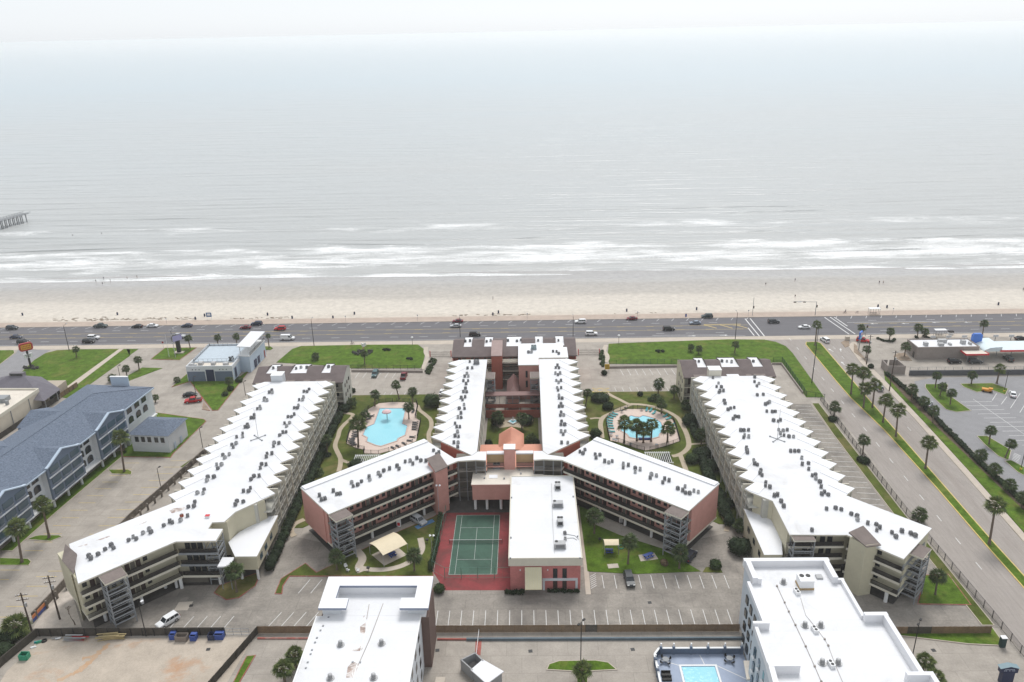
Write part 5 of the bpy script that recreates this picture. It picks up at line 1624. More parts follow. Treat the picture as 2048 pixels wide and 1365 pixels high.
def roof_fan(x, y, z, label, par_group):
    t = thing('roof_fan', label, 'roof fan', (x, y, z), 0, par_group)
    mb = MB()
    mb.tube([(0, 0, 0.0), (0, 0, 0.12)], 0.75, 8)
    mb.tube([(0, 0, 0.12), (0, 0, 0.35), (0, 0, 0.4)], [0.45, 0.45, 0.3], 12)
    mb.build('curb', GALV, t).location = (0, 0, 0)
    c = [o for o in col.objects if o.parent == t][-1]
    c.matrix_parent_inverse = Matrix.Identity(4)
    mb = MB()
    mb.tube([(0, 0, 0.4), (0, 0, 0.95), (0, 0, 1.05)], [0.36, 0.36, 0.2], 12)
    for i in range(5):
        mb.tube([(0, 0, 0.45 + i * .1), (0, 0, 0.49 + i * .1)], 0.4, 12)
    o = mb.build('fan_head', GALV, t)
    o.matrix_parent_inverse = Matrix.Identity(4)
    return t
for i, (p, w_) in enumerate(zip([(-29.42,113.57),(-22.05,113.82),(-29.48,105.62),(-22.06,105.66)], ('far left', 'far right', 'near left', 'near right'))):
    roof_fan(p[0], p[1], 12.5, '%s galvanised exhaust fan on the front centre hotel roof' % w_, 'exhaust fans on the front centre hotel roof')
for i, p in enumerate([(-33.78,118.57),(-33.98,117.36),(-34.17,115.43),(-34.23,114.25),(-34.32,112.38),(-34.31,111.36),(-34.33,109.38),(-34.32,108.02),(-26.41,109.38),(-25.09,109.31),(-33.30,120.93)]):
    box('roof_drain', p[0] - .16, p[0] + .16, p[1] - .16, p[1] + .16, 12.5, 12.62, STEEL, HM)

# ---------------------------------------------------------------- white roofed hotel, front right
HR = thing('hotel_building', 'tall light blue hotel with stepped white parapets at the front right', 'building', (57, 110, 0))
OUT = [(47.9, 133.1), (63.9, 133.1), (63.9, 127.2), (65.2, 127.2), (65.2, 116.6), (68.9, 116.6), (69.0, 102.2), (70.4, 102.2), (70.4, 60), (40, 60), (44.3, 104.4), (44.7, 114.8), (46.7, 114.8), (46.9, 127.3), (47.9, 127.3)]
prism('wall', OUT, 0, 14.4, mat('pale_grey_blue_wall', (0.52, 0.56, 0.60), 0.85, 0.04), HR)
prism('roof', shrink(OUT, 0.05), 14.4, 14.6, ROOFW, HR)
def parapet(a, b, w, z1, m=ROOFW2):
    strip('parapet', a, b, w, 14.4, z1, m, HR, 0)
for a, b, w, z1 in (((47.5, 132.7), (64.3, 132.7), 1.0, 16.1), ((48.25, 132.2), (48.25, 127.0), 1.0, 16.1), ((63.6, 132.2), (63.6, 127.0), 1.0, 16.1), ((48.75, 127.2), (49.5, 127.2), 0.6, 15.9),
                    ((64.1, 127.4), (65.4, 127.4), 0.6, 15.4), ((65.0, 127.1), (65.0, 117.0), 0.6, 15.4), ((64.9, 116.5), (69.0, 116.5), 0.9, 16.3), ((68.5, 116.0), (68.6, 102.5), 0.8, 16.3), ((66.0, 102.1), (70.4, 102.1), 0.8, 16.4), ((70.0, 101.7), (70.0, 62), 0.8, 16.4),
                    ((47.0, 127.0), (46.9, 115.3), 0.6, 15.3), ((44.5, 114.7), (47.4, 114.7), 0.6, 16.1), ((45.0, 114.4), (44.7, 105.0), 0.6, 15.6), ((44.2, 104.3), (49.4, 104.3), 0.9, 16.4), ((44.6, 103.8), (41.0, 62), 0.9, 16.4)):
    parapet(a, b, w, z1)
for f in (1.6, 4.7, 7.8, 10.9):
    for y in (116.8, 119.6, 122.4, 125.2):
        w_ = box('window', 46.6, 46.86, y, y + 1.3, f, f + 1.7, GLASS, HR)
    for y in (105.8, 108.6, 111.4):
        box('window', 44.32, 44.7, y, y + 0.9, f, f + 1.9, GLASSB, HR)
        box('window_shelf', 44.0, 44.6, y, y + 0.9, f - 0.5, f - 0.05, WALLW, HR)
    for x in (50.0, 54.0, 58.0):
        box('window', x, x + 1.6, 133.05, 133.15, f, f + 1.7, GLASS, HR)
box('blue_accent_wall', 46.4, 46.8, 114.9, 117.2, 0.0, 6.6, BLUEW, HR)
prism('side_porch_roof', [(44.0, 113.2), (46.0, 113.2), (46.0, 117.8), (44.6, 117.8)], 4.2, 4.5, ROOFC, HR)
ru = thing('rooftop_air_handler', 'large white air handler with twin fans on the front right hotel roof', 'air handler', (57.6, 126, 14.6))
box('casing', 56.3, 58.9, 125.2, 127.6, 15.0, 16.6, WPLAS, ru)
box('frame', 56.2, 59.0, 125.1, 127.7, 14.6, 15.0, mat('rusty_frame', (0.42, 0.30, 0.16), 0.9, 0.2), ru)
for x in (57.0, 58.2):
    mb = MB()
    mb.tube([(0, 0, 0), (0, 0, 0.1)], 0.45, 14)
    o = mb.build('fan_grille', BLACK)
    o.location = (x, 126.9, 16.6)
    adopt(o, ru)
for i, (p, l_) in enumerate(zip([(53.81,127.28),(54.03,115.31),(56.82,115.29),(53.95,106.24),(56.61,106.22)], ('nearest the air handler', 'left of the far twin vents', 'right of the far twin vents', 'left of the near twin vents', 'right of the near twin vents'))):
    roof_fan(p[0], p[1], 14.6, 'galvanised exhaust fan %s on the front right hotel roof' % l_, 'exhaust fans on the front right hotel roof')
for i, p in enumerate([(55.46,124.34),(55.36,114.04),(55.28,105.76)]):
    t = thing('twin_vent_unit', '%s white twin vent unit from the sea on the front right hotel roof' % ORD[i], 'vent unit', (p[0], p[1], 14.6), 0, 'twin vent units')
    rbox('casing', p[0], p[1], 0.8, 1.5, 14.6, 15.3, 0.15, WPLAS, t)
    for dy in (-.36, .36):
        mb = MB()
        mb.tube([(0, 0, 0), (0, 0, 0.06)], 0.27, 12)
        o = mb.build('vent_grille', BLACK)
        o.location = (p[0] - dy * .15, p[1] + dy, 15.3)
        adopt(o, t)
CAB = mat('rusty_cable', (0.33, 0.29, 0.26), 0.9, 0.2)
LN = [(52.31,126.32),(52.34,121.60),(52.34,119.12),(52.42,115.54),(52.51,110.22),(52.48,105.55),(52.42,102.16)]
mb = MB()
for a, b in zip(LN[:-1], LN[1:]):
    mb.bar((a[0], a[1], 14.68), (b[0], b[1], 14.68), 0.07)
LN2 = [(55.72,122.93),(55.10,118.13),(55.77,115.17),(56.37,111.93),(56.45,110.38),(56.09,106.46),(55.85,102.09)]
for a, b in zip(LN2[:-1], LN2[1:]):
    mb.bar((a[0], a[1], 14.66), (b[0], b[1], 14.66), 0.05)
for p in LN + LN2[3:5]:
    mb.box(p[0] - .15, p[0] + .15, p[1] - .15, p[1] + .15, 14.6, 14.85)
mb.build('lightning_cable', CAB, HR)
p = (61.22,128.90)
box('roof_hatch', p[0] - .6, p[0] + .6, p[1] - .6, p[1] + .6, 14.6, 14.95, ACL, HR)

# ---------------------------------------------------------------- rooftop condensers
def condenser_meshes(m):
    mb = MB()
    mb.box(-.42, .42, -.42, .42, 0.12, 0.95)
    for i in range(6):
        z = 0.2 + i * 0.115
        for a in (-.44, .44):
            mb.box(-.4, .4, min(a, a * .96), max(a, a * .96), z, z + 0.05)
            mb.box(min(a, a * .96), max(a, a * .96), -.4, .4, z, z + 0.05)
    for sx in (-.36, .36):
        mb.box(sx - .05, sx + .05, -.5, .5, 0.0, 0.12)
    return mb.mesh('casing', m)
ACB = {k: condenser_meshes(m) for k, m in (('d', ACM), ('l', ACL), ('r', ACR))}
mb = MB()
mb.tube([(0, 0, 0.95), (0, 0, 1.02)], 0.36, 12)
GRL = mb.mesh('fan_grille', BLACK)
mb = MB()
mb.tube([(0, 0, 1.0), (0, 0, 1.06)], 0.12, 8)
mb.bar((-.38, 0, 1.04), (.38, 0, 1.04), 0.05, 0.03)
mb.bar((0, -.38, 1.04), (0, .38, 1.04), 0.05, 0.03)
GRD = mb.mesh('fan_guard', ACL)
rac = random.Random(11)
def condenser(x, y, z, label, group, kind=None):
    k = kind or ('l' if rac.random() < 0.22 else 'd')
    o = bpy.data.objects.new('air_conditioner', ACB[k])
    col.objects.link(o)
    o.location = (x, y, z)
    o.rotation_euler = (0, 0, rac.uniform(-.5, .5))
    s = rac.uniform(0.72, 0.9)
    o.scale = (s, s, s)
    tag(o, label, 'air conditioner', group)
    g = bpy.data.objects.new('fan_grille', GRL)
    col.objects.link(g)
    g.parent = o
    h = bpy.data.objects.new('fan_guard', GRD)
    col.objects.link(h)
    h.parent = g

def clusters(place, group, cl, z=TZ, start=0):
    for i, c in enumerate(cl):
        c = sorted(c)
        names = {1: ['lone'], 2: ['left', 'right'], 3: ['left', 'middle', 'right']}.get(len(c), [ORD[j] for j in range(len(c))])
        for j, (x, y) in enumerate(c):
            condenser(x, y, z, '%s condenser of the %s cluster %s' % (names[j], ORD[i + start], place), group)

clusters('from the sea, west row, left sawtooth roof', 'condensers on the left sawtooth roof', [
    [(-74.99,222.65),(-73.93,222.40),(-74.70,224.25)], [(-74.99,217.12),(-73.96,216.88),(-75.21,218.52)], [(-75.13,211.21),(-74.15,211.19),(-74.86,212.81)], [(-75.02,205.19),(-74.15,205.17),(-74.76,207.09)],
    [(-74.94,199.51),(-74.09,199.49),(-74.82,201.14)], [(-75.36,193.63),(-73.73,193.82),(-74.40,195.75)], [(-75.21,189.34),(-74.20,189.88),(-74.31,187.84)], [(-75.67,183.74),(-74.02,183.91),(-74.58,182.15)],
    [(-75.49,178.69),(-74.16,178.56),(-74.46,176.67)], [(-75.47,172.43),(-73.92,172.49),(-75.07,170.81)], [(-75.26,165.08),(-73.81,165.05),(-74.21,166.62)]])
clusters('from the sea, east row, left sawtooth roof', 'condensers on the left sawtooth roof', [
    [(-64.33,223.00),(-63.30,222.82),(-63.12,224.64)], [(-64.23,217.03),(-63.17,217.00),(-63.35,218.75)], [(-64.25,211.52),(-63.26,211.36),(-63.42,213.17)], [(-64.48,205.68),(-63.47,205.65),(-63.09,207.24)],
    [(-64.34,201.62),(-62.94,201.77),(-63.23,199.76)], [(-63.25,196.07),(-62.39,196.23),(-63.64,194.34)], [(-63.88,189.92),(-62.55,189.78),(-63.54,188.15)], [(-64.06,184.12),(-62.78,184.20),(-63.74,182.44)],
    [(-63.79,178.55),(-62.60,178.42),(-63.55,176.70)], [(-63.92,172.68),(-62.64,172.80),(-64.16,171.17)], [(-64.26,165.77),(-62.99,165.66),(-63.01,167.14)], [(-64.34,161.24),(-62.76,161.08),(-64.22,159.84)]])
clusters('from the right, left building\'s angled front roof', 'condensers on the left front roof', [
    [(-75.09,159.08),(-73.85,159.32),(-74.34,161.08)], [(-73.79,155.36),(-74.66,153.52)], [(-77.71,151.54),(-76.98,153.14),(-76.22,152.72)], [(-81.16,148.70),(-80.43,150.18),(-79.51,148.99)],
    [(-83.17,146.04),(-82.72,147.29),(-81.68,146.51)], [(-86.76,142.78),(-86.17,144.32),(-85.13,143.20)], [(-89.15,140.53),(-88.24,139.63),(-87.41,141.05)]])
p = (-75.18,155.38)
condenser(p[0], p[1], TZ, 'rusty red condenser on the left building\'s angled front roof', None, 'r')
clusters('from the sea on the centre left sawtooth wing', 'condensers on the centre left wing', [
    [(-14.39,245.26)], [(-14.76,239.68),(-13.24,239.78)], [(-15.23,233.05),(-14.05,233.08),(-14.67,235.21)], [(-15.41,229.61),(-13.93,229.57),(-14.41,227.22)], [(-14.83,221.42),(-13.82,221.20),(-14.37,223.79)],
    [(-15.19,217.15),(-14.03,217.62),(-14.69,215.60)], [(-15.25,209.82),(-13.68,209.78),(-14.01,212.38)], [(-15.17,204.11),(-14.23,203.92),(-14.51,206.75)], [(-15.69,200.23),(-15.09,198.24),(-14.18,198.21)],
    [(-14.61,195.18),(-15.10,192.89),(-14.12,192.51)], [(-15.11,189.14),(-13.97,189.02),(-13.90,186.59)]])
clusters('from the sea on the centre right sawtooth wing', 'condensers on the centre right wing', [
    [(14.07,239.26),(15.11,238.93),(14.71,241.07)], [(13.81,234.60),(15.30,234.62),(14.55,233.38)], [(13.87,228.93),(15.33,228.88),(14.55,227.36)], [(13.93,223.48),(15.15,223.45),(14.13,221.67)],
    [(14.19,216.02),(15.10,215.87),(14.24,217.87)], [(14.00,210.33),(14.96,210.48),(14.60,212.26)], [(14.09,204.59),(15.07,204.74),(14.40,206.56)], [(14.01,198.85),(15.06,198.83),(14.27,200.84)],
    [(13.88,194.76),(14.99,194.89),(14.36,193.11)], [(13.72,188.39),(15.35,188.26)]])
clusters('from the left on the white link roof', 'condensers on the link roof', [[(5.26,251.91),(6.31,251.87)], [(13.66,252.41),(14.85,252.13),(15.53,250.36)]], TZ + 0.4)
clusters('from the sea, west column, right sawtooth roof', 'condensers on the right sawtooth roof', [
    [(63.05,229.71)], [(63.81,225.47),(62.64,222.88),(64.03,222.62)], [(62.94,219.75),(64.04,219.92),(62.42,218.74)], [(62.62,212.88),(62.44,211.15)], [(62.35,207.05),(63.33,207.96),(64.44,208.37)],
    [(62.39,201.13),(63.29,202.59),(64.21,202.32)], [(62.70,194.24),(63.60,194.22),(64.87,194.35)], [(63.02,191.37),(62.49,190.20),(63.92,190.54)], [(61.76,184.55),(61.55,183.28),(61.35,182.03)],
    [(61.90,178.00),(61.69,176.33),(62.23,175.84)], [(62.36,173.14),(61.75,171.78),(61.97,170.73)], [(61.96,167.41),(61.46,165.95),(62.32,165.25)], [(62.30,161.52),(63.13,161.88)], [(63.13,159.07),(63.11,157.05)]])
clusters('from the sea, east column, right sawtooth roof', 'condensers on the right sawtooth roof', [
    [(76.05,229.68)], [(75.06,226.20),(76.06,224.81),(74.92,223.00)], [(73.30,216.60),(75.16,216.89)], [(73.92,210.19),(74.81,211.00),(75.50,211.69)], [(73.02,205.66),(74.49,205.32),(75.40,205.48)],
    [(73.25,199.85),(74.41,199.42),(75.22,200.10)], [(73.03,194.32),(74.13,193.85),(75.32,194.21)], [(72.90,192.34),(73.51,191.13)], [(74.60,190.40),(75.78,190.26)], [(72.62,182.54),(73.64,182.52),(74.65,182.49)],
    [(74.31,178.95),(73.43,175.85),(75.10,176.24)], [(74.24,173.45),(74.09,170.41),(75.01,170.75)], [(74.46,168.97)], [(74.89,167.39),(74.42,165.15)], [(73.49,162.02),(74.42,162.92),(74.89,161.71)]])
clusters('from the left, right building\'s angled front roof', 'condensers on the right front roof', [
    [(66.38,147.64)], [(72.42,155.84)], [(74.56,156.11),(75.63,155.51)], [(77.19,153.72),(78.14,152.88),(77.70,151.46)], [(79.41,150.06)], [(81.07,149.58),(81.33,148.41),(80.29,147.41)],
    [(83.15,146.48),(83.32,144.92)], [(85.48,146.95)], [(87.00,146.11),(87.57,145.29)]])
clusters('from the left on the pink left angled roof', 'condensers on the pink left wing', [
    [(-45.26,163.58),(-44.33,161.61),(-43.55,162.06)], [(-42.34,165.47),(-41.20,164.03),(-40.39,164.20)], [(-38.67,169.24),(-37.94,167.56),(-36.94,168.13)], [(-36.32,169.70),(-34.81,171.78),(-34.37,170.36)],
    [(-32.77,173.48),(-32.12,172.28),(-31.64,174.70)], [(-30.32,175.72),(-28.62,177.01),(-27.90,175.56)], [(-26.84,179.18),(-25.60,179.53),(-24.72,178.05)], [(-24.04,180.87),(-22.87,179.64),(-21.53,179.45)], [(-20.14,184.89),(-18.61,183.66),(-19.07,182.71)]])
clusters('from the left on the pink right angled roof', 'condensers on the pink right wing', [
    [(18.26,183.43),(19.66,184.43),(19.02,182.46)], [(22.12,181.91),(23.32,181.62),(22.19,180.14)], [(24.24,178.35),(25.21,177.64),(26.15,178.31)], [(28.79,176.88),(30.00,176.26),(28.58,175.11)], [(31.52,174.72),(32.67,174.11),(31.28,172.90)],
    [(35.09,171.60),(36.25,171.01),(34.56,170.00)], [(38.01,169.53),(38.95,168.72),(37.28,167.81)], [(40.39,165.05),(42.30,165.93),(41.41,164.19)], [(41.86,163.13),(42.81,162.89)], [(44.03,164.00),(44.95,163.38)]])
for nm, zw, xs, y in (('centre', zwC, (-17.2, -15.6, -9.6, -8.2, -2.0, 1.2, 2.6, 7.4, 8.8, 14.6, 16.0), 265.4), ('left', zwL, (-79.8, -78.3, -72.0, -70.6, -68.6, -67.2, -61.4, -60.0), 243.0), ('right', zwR, (60.2, 61.6, 67.8, 69.2, 70.8, 72.2, 78.0, 79.4), 243.8)):
    for i, x in enumerate(xs):
        condenser(x, y + 0.5 * math.sin(i * 2.3), zw, '%s condenser from the left in the %s shingle roof\'s white wells' % (ORD[i], nm), 'condensers in the %s shingle roof wells' % nm)
# packaged units on the hall
for i, (p, l_) in enumerate(zip([(12.04,172.56),(11.79,164.24),(11.99,157.09),(11.60,147.97)], ('farthest', 'second farthest', 'second nearest', 'nearest'))):
    t = thing('rooftop_unit', '%s packaged unit in the row on the flat white hall roof' % l_, 'rooftop unit', (p[0], p[1], 8.43), 0, 'packaged units on the hall roof')
    wx, wy = (1.3, 2.2) if i in (0, 2) else (2.4, 1.5)
    box('casing', p[0] - wx / 2, p[0] + wx / 2, p[1] - wy / 2, p[1] + wy / 2, 8.6, 9.7, ACL, t)
    box('skid', p[0] - wx / 2 - .1, p[0] + wx / 2 + .1, p[1] - wy / 2 - .1, p[1] + wy / 2 + .1, 8.43, 8.6, STEEL, t)
    for k in range(2 if i in (0, 2) else 1):
        mb = MB()
        mb.tube([(0, 0, 0), (0, 0, 0.08)], 0.36, 12)
        o = mb.build('fan_grille', BLACK)
        o.location = (p[0] - .35 + k * .7 if i in (0, 2) else p[0] - .8, p[1] + wy * .25, 9.7)
        adopt(o, t)
    box('louvre_panel', p[0] - wx * .4, p[0] + wx * .4, p[1] - wy / 2 - .03, p[1] - wy / 2 - .003, 8.75, 9.5, BLACK if i in (0, 2) else ACM, t)
for j, c in enumerate([(12.89,152.88),(12.86,150.60)]):
    condenser(c[0], c[1], 8.43, ('farther' if j == 0 else 'nearer') + ' small condenser by the pipes on the hall roof', 'small condensers on the hall roof')
mb = MB()
for pts in ([(13.22,152.73),(15.16,152.13),(15.91,150.70)], [(13.28,151.21),(14.69,151.28),(15.48,150.47)], [(10.55,174.59),(10.25,156.60)], [(10.25,156.60),(10.28,145.73)]):
    for a, b in zip(pts[:-1], pts[1:]):
        mb.bar((a[0], a[1], 8.5), (b[0], b[1], 8.5), 0.09)
mb.build('roof_pipes', ACL, HA)
for nm, p, l_ in (('mechanical_unit', (7.10,255.39), 'teal grey chiller on the white link roof'), ('mechanical_unit', (-12.08,243.90), 'large dark unit at the sea end of the centre left wing roof'), ('mechanical_unit', (-3.57,183.36), 'grey cooling unit on the cream roof beside the hub tower')):
    z = TZ + 0.4 if 'link' in l_ else (TZ if 'sea end' in l_ else 8.0)
    t = thing(nm, l_, 'cooling unit', (p[0], p[1], z))
    box('casing', p[0] - .9, p[0] + .9, p[1] - .7, p[1] + .7, z + .2, z + 1.4, mat('teal_casing', (0.22, 0.28, 0.29), 0.7, 0.1) if 'teal' in l_ else ACM, t)
    box('skid', p[0] - 1.0, p[0] + 1.0, p[1] - .8, p[1] + .8, z, z + .2, STEEL, t)
    for dx in (-.45, .45):
        mb = MB()
        mb.tube([(0, 0, 0), (0, 0, 0.08)], 0.36, 12)
        o = mb.build('fan_grille', BLACK)
        o.location = (p[0] + dx, p[1], z + 1.4)
        adopt(o, t)

def mast(x, y, z, h, label):
    t = thing('lightning_mast', label, 'mast', (x, y, z))
    mb = MB()
    mb.tube([(x, y, z), (x, y, z + h)], [0.07, 0.04], 6)
    mb.build('pole', GALV, t)
    for i in range(4):
        a = math.pi / 4 + i * math.pi / 2
        mb = MB()
        mb.bar((x, y, z + 0.12), (x + 2.1 * math.cos(a), y + 2.1 * math.sin(a), z + 0.12), 0.12)
        mb.build('foot', STEEL, t)
        box('ballast', x + 2.1 * math.cos(a) - .2, x + 2.1 * math.cos(a) + .2, y + 2.1 * math.sin(a) - .2, y + 2.1 * math.sin(a) + .2, z, z + .25, STEEL, t)
p = (-69.30,193.28)
mast(p[0], p[1], TZ, 9.0, 'thin tall mast on four feet on the left sawtooth roof')
p = (71.20,189.43)
mast(p[0], p[1], TZ, 9.0, 'thin tall mast on four feet on the right sawtooth roof')
p = (-69.05,155.06)
sd = thing('roof_sled', 'small red topped box standing on the left white roof', 'roof box', (p[0], p[1], TZ))
box('box', p[0] - .5, p[0] + .5, p[1] - .4, p[1] + .4, TZ, TZ + .5, WPLAS, sd)
box('lid', p[0] - .52, p[0] + .52, p[1] - .42, p[1] + .42, TZ + .5, TZ + .56, MATS['bright_red'], sd)
# dirt and rust patches on the membrane of the left building
for pts in ([(-79.18,157.90),(-78.53,158.96),(-76.50,159.36),(-75.68,159.13),(-76.38,157.85),(-78.12,156.82)], [(-90.78,146.40),(-88.57,148.17),(-88.20,147.89),(-89.62,146.58)], [(-84.70,151.77),(-82.54,153.77),(-82.65,152.95)], [(-93.75,144.01),(-91.92,145.29),(-91.75,144.72)]):
    sheet('roof_stain', pts, TZ + 0.006, RUST, YL)

# ---------------------------------------------------------------- palms
def fan_frond(mb, base, dirv, L, fan, n, droop, rng):
    d = Vector(dirv).normalized()
    up = Vector((0, 0, 1))
    side = d.cross(up)
    if side.length < 1e-3:
        side = Vector((1, 0, 0))
    side.normalize()
    nrm = side.cross(d).normalized()
    hub = Vector(base) + d * (L * 0.45) - up * (droop * 0.25 * L)
    mb.bar(base, hub, 0.05, 0.04)
    for i in range(n):
        a = (i / (n - 1) - 0.5) * fan
        t = (d * math.cos(a) + side * math.sin(a)).normalized()
        ll = L * 0.62 * (1 - 0.25 * abs(a) / fan) * rng.uniform(.9, 1.1)
        w = side * math.cos(a) - d * math.sin(a)
        mid = hub + t * ll * 0.55 - up * droop * 0.18 * ll
        tip = hub + t * ll - up * droop * 0.62 * ll
        hw = 0.085 * L / 1.5
        mb.face([hub, mid - w * hw + nrm * .04, tip, mid + w * hw - nrm * .02])

def crown_mesh(seed, R, n, name, low=-0.35, m=None, leaflets=8):
    rng = random.Random(seed)
    mb = MB()
    for i in range(n):
        az = i * 2.39996 + rng.uniform(-.3, .3)
        el = math.asin(max(-0.95, min(0.97, low + (0.97 - low) * ((i + .5) / n) ** 0.9)))
        d = (math.cos(az) * math.cos(el), math.sin(az) * math.cos(el), math.sin(el))
        fan_frond(mb, (0.1 * d[0], 0.1 * d[1], rng.uniform(-.25, .1)), d, R * rng.uniform(.82, 1.12), 2.3, leaflets, 0.75 - 0.5 * max(0, math.sin(el)), rng)
    return mb.mesh(name, m or FROND)

def skirt_mesh(seed, R, L):
    rng = random.Random(seed)
    mb = MB()
    for i in range(26):
        az = rng.uniform(0, 6.28)
        r0, r1 = 0.14, R * rng.uniform(.5, 1.0)
        z1 = -L * rng.uniform(.35, 1.0)
        p0 = Vector((r0 * math.cos(az), r0 * math.sin(az), -0.1))
        p1 = Vector((r1 * math.cos(az), r1 * math.sin(az), z1))
        w = Vector((-math.sin(az), math.cos(az), 0)) * 0.16
        mb.face([p0, (p0 + p1) / 2 - w + Vector((math.cos(az), math.sin(az), 0)) * .1, p1, (p0 + p1) / 2 + w])
    return mb.mesh('dead_fronds', DEADF)

CR_S = [crown_mesh(20 + i, 1.8, 44, 'crown', -0.8, FROND, 7) for i in range(4)]
CR_W = [crown_mesh(40 + i, 2.4, 34, 'crown', -0.6, FRONDY, 9) for i in range(4)]
SK = [skirt_mesh(60 + i, 0.8, 1.3) for i in range(3)]
def trunk_mesh(r0, r1):
    mb = MB()
    N = 10
    pts = [(0, 0, i / N) for i in range(N + 1)]
    rad = [r0 * 1.5 if i == 0 else r0 + (r1 - r0) * i / N + (0.02 if i % 2 else 0) for i in range(N + 1)]
    mb.tube(pts, rad, 8)
    return mb.mesh('trunk', BARK)
TR_S, TR_W = trunk_mesh(0.2, 0.19), trunk_mesh(0.28, 0.2)
rpm = random.Random(5)
def palm(q, label, group, kind='S', scale=1.0, z0=0.1):
    x, y, h, dx = q
    h = max(0.8, h - (0.1 if kind == 'S' else 0.2))
    t = thing('palm_tree', label, 'palm tree', (x, y, z0), 0, group)
    lean = math.atan2(dx, h)
    t.rotation_euler = (rpm.uniform(-.04, .04), lean, 0)
    tr = bpy.data.objects.new('trunk', TR_S if kind == 'S' else TR_W)
    col.objects.link(tr)
    tr.parent = t
    tr.scale = (1, 1, h)
    c = bpy.data.objects.new('crown', rpm.choice(CR_S if kind == 'S' else CR_W))
    col.objects.link(c)
    c.parent = t
    c.location = (0, 0, h)
    s = scale * rpm.uniform(.92, 1.1)
    c.scale = (s, s, s * rpm.uniform(.85, 1.0))
    c.rotation_euler = (0, 0, rpm.uniform(0, 6.28))
    if h > 2.5:
        k = bpy.data.objects.new('dead_fronds', rpm.choice(SK))
        col.objects.link(k)
        k.parent = c
        if kind == 'S':
            k.scale = (.8, .8, .7)
    return t

GM = 'palms in the avenue median'
for i, q_ in enumerate(((115.68,286.87,9.05,-0.24), (112.62,242.74,9.40,-0.31), (116.06,242.64,8.25,-0.16), (112.71,232.53,7.25,-0.18), (115.54,232.46,8.70,-0.24), (114.58,222.12,8.40,-0.31), (114.57,212.91,9.25,-0.58), (114.58,194.19,8.70,-0.32), (113.27,159.34,11.25,-0.49))):
    palm(q_, '%s tall palm from the sea in the avenue median' % ORD[i], GM, 'W', 1.05 if i else 0.75, 0.15)
GP = 'palms in the grey parking lot'
for i, q_ in enumerate(((142.47,246.99,5.05,-0.19), (140.81,240.44,3.80,0.41), (141.13,234.13,4.65,-0.40), (155.98,249.74,3.90,-0.22), (164.68,250.01,5.80,0.15), (139.24,207.60,5.15,-0.52), (139.47,199.71,5.00,0.78))):
    palm(q_, '%s palm %s' % (ORD[i if i < 3 else (i - 3 if i < 5 else i - 5)], ('from the sea on the leftmost grass island of the grey lot' if i < 3 else 'from the left on the farthest island of the grey lot' if i < 5 else 'from the sea on the nearer island of the grey lot')), GP, 'W' if i == 4 else 'S', 0.95 if i != 4 else 0.8)
GH = 'palms behind the avenue hedge'
for i, q_ in enumerate(((130.39,237.78,4.50,-0.39), (131.25,231.57,3.15,-0.11), (129.44,221.31,4.70,-0.27), (131.43,197.72,2.85,-0.15), (131.00,189.45,3.05,-0.45), (130.47,182.17,2.60,0.19), (129.48,174.33,3.35,-0.41))):
    palm(q_, '%s palm from the sea behind the long avenue hedge' % ORD[i], GH, 'S', 1.1)
GF = 'palms along the avenue fence'
for i, q_ in enumerate(((101.25,226.87,3.55,-0.03), (100.63,202.37,5.05,-0.31), (100.97,168.89,2.65,0.22), (92.15,141.47,5.45,-0.38))):
    palm(q_, '%s palm from the sea inside the avenue fence' % ORD[i], GF, 'S', 1.05 + .1 * (i == 2))
GD = 'palms around the drive-in'
for q_, l_ in (((135.41,293.00,5.30,-0.32), 'palm behind the blue drive-in pylon sign at the corner'), ((146.20,291.90,3.95,-0.09), 'palm in the hooked hedge bed at the drive-in entrance'), ((158.13,294.25,4.50,-0.32), 'left palm of the pair by the boulevard bus shelter'), ((160.73,294.15,2.80,-0.07), 'right palm of the pair by the boulevard bus shelter'),
               ((183.71,294.98,5.65,-0.28), 'tall palm behind the blue box sign of the drive-in'), ((144.47,274.84,4.55,-0.10), 'palm at the left end of the grey drive-in'), ((130.04,274.09,3.95,-0.18), 'palm beside the utility pole at the avenue sidewalk')):
    palm(q_, l_, GD, 'S', 1.0)
GB = 'palms along the boulevard on the left'
for q_, l_ in (((-170.78,284.69,3.85,0.46), 'ragged short palm on the corner lawn under the street lamp'), ((-140.45,272.08,4.35,0.33), 'taller palm on the narrow island by the hotel drive'), ((-141.31,264.40,4.00,0.14), 'shorter palm at the near end of the narrow drive island'), ((-129.07,292.37,5.00,-0.22), 'palm at the corner of the pylon sign island'),
               ((-119.30,295.91,3.70,0.16), 'left palm of two behind the blue restaurant'), ((-111.53,295.63,3.95,0.04), 'right palm of two behind the blue restaurant'), ((-97.39,291.93,5.40,0.05), 'palm on the small lawn right of the restaurant tower'), ((-120.82,259.57,1.30,-0.27), 'small drooping palm at the restaurant\'s left corner'),
               ((-100.04,253.13,3.55,0.52), 'low palm in front of the blue restaurant'), ((-121.58,242.83,2.25,0.30), 'small palm at the seaward end of the blue hotel'), ((-144.91,260.52,2.10,0.30), 'low palm behind the blue hotel\'s parapet'), ((-165.15,255.57,2.10,0.24), 'small broad leafed palm behind the grey hip roof')):
    palm(q_, l_, GB, 'S', 0.9 if 'small' not in l_ else 0.7)
for q_, l_ in (((-110.60,196.98,11.85,0.90), 'far'), ((-114.49,165.27,10.60,0.70), 'middle'), ((-115.44,155.34,10.55,1.13), 'near')):
    palm(q_, '%s one of three tall palms in front of the blue hotel' % l_, 'tall palms in front of the blue hotel', 'W', 1.0)
GL = 'palms around the left pool'
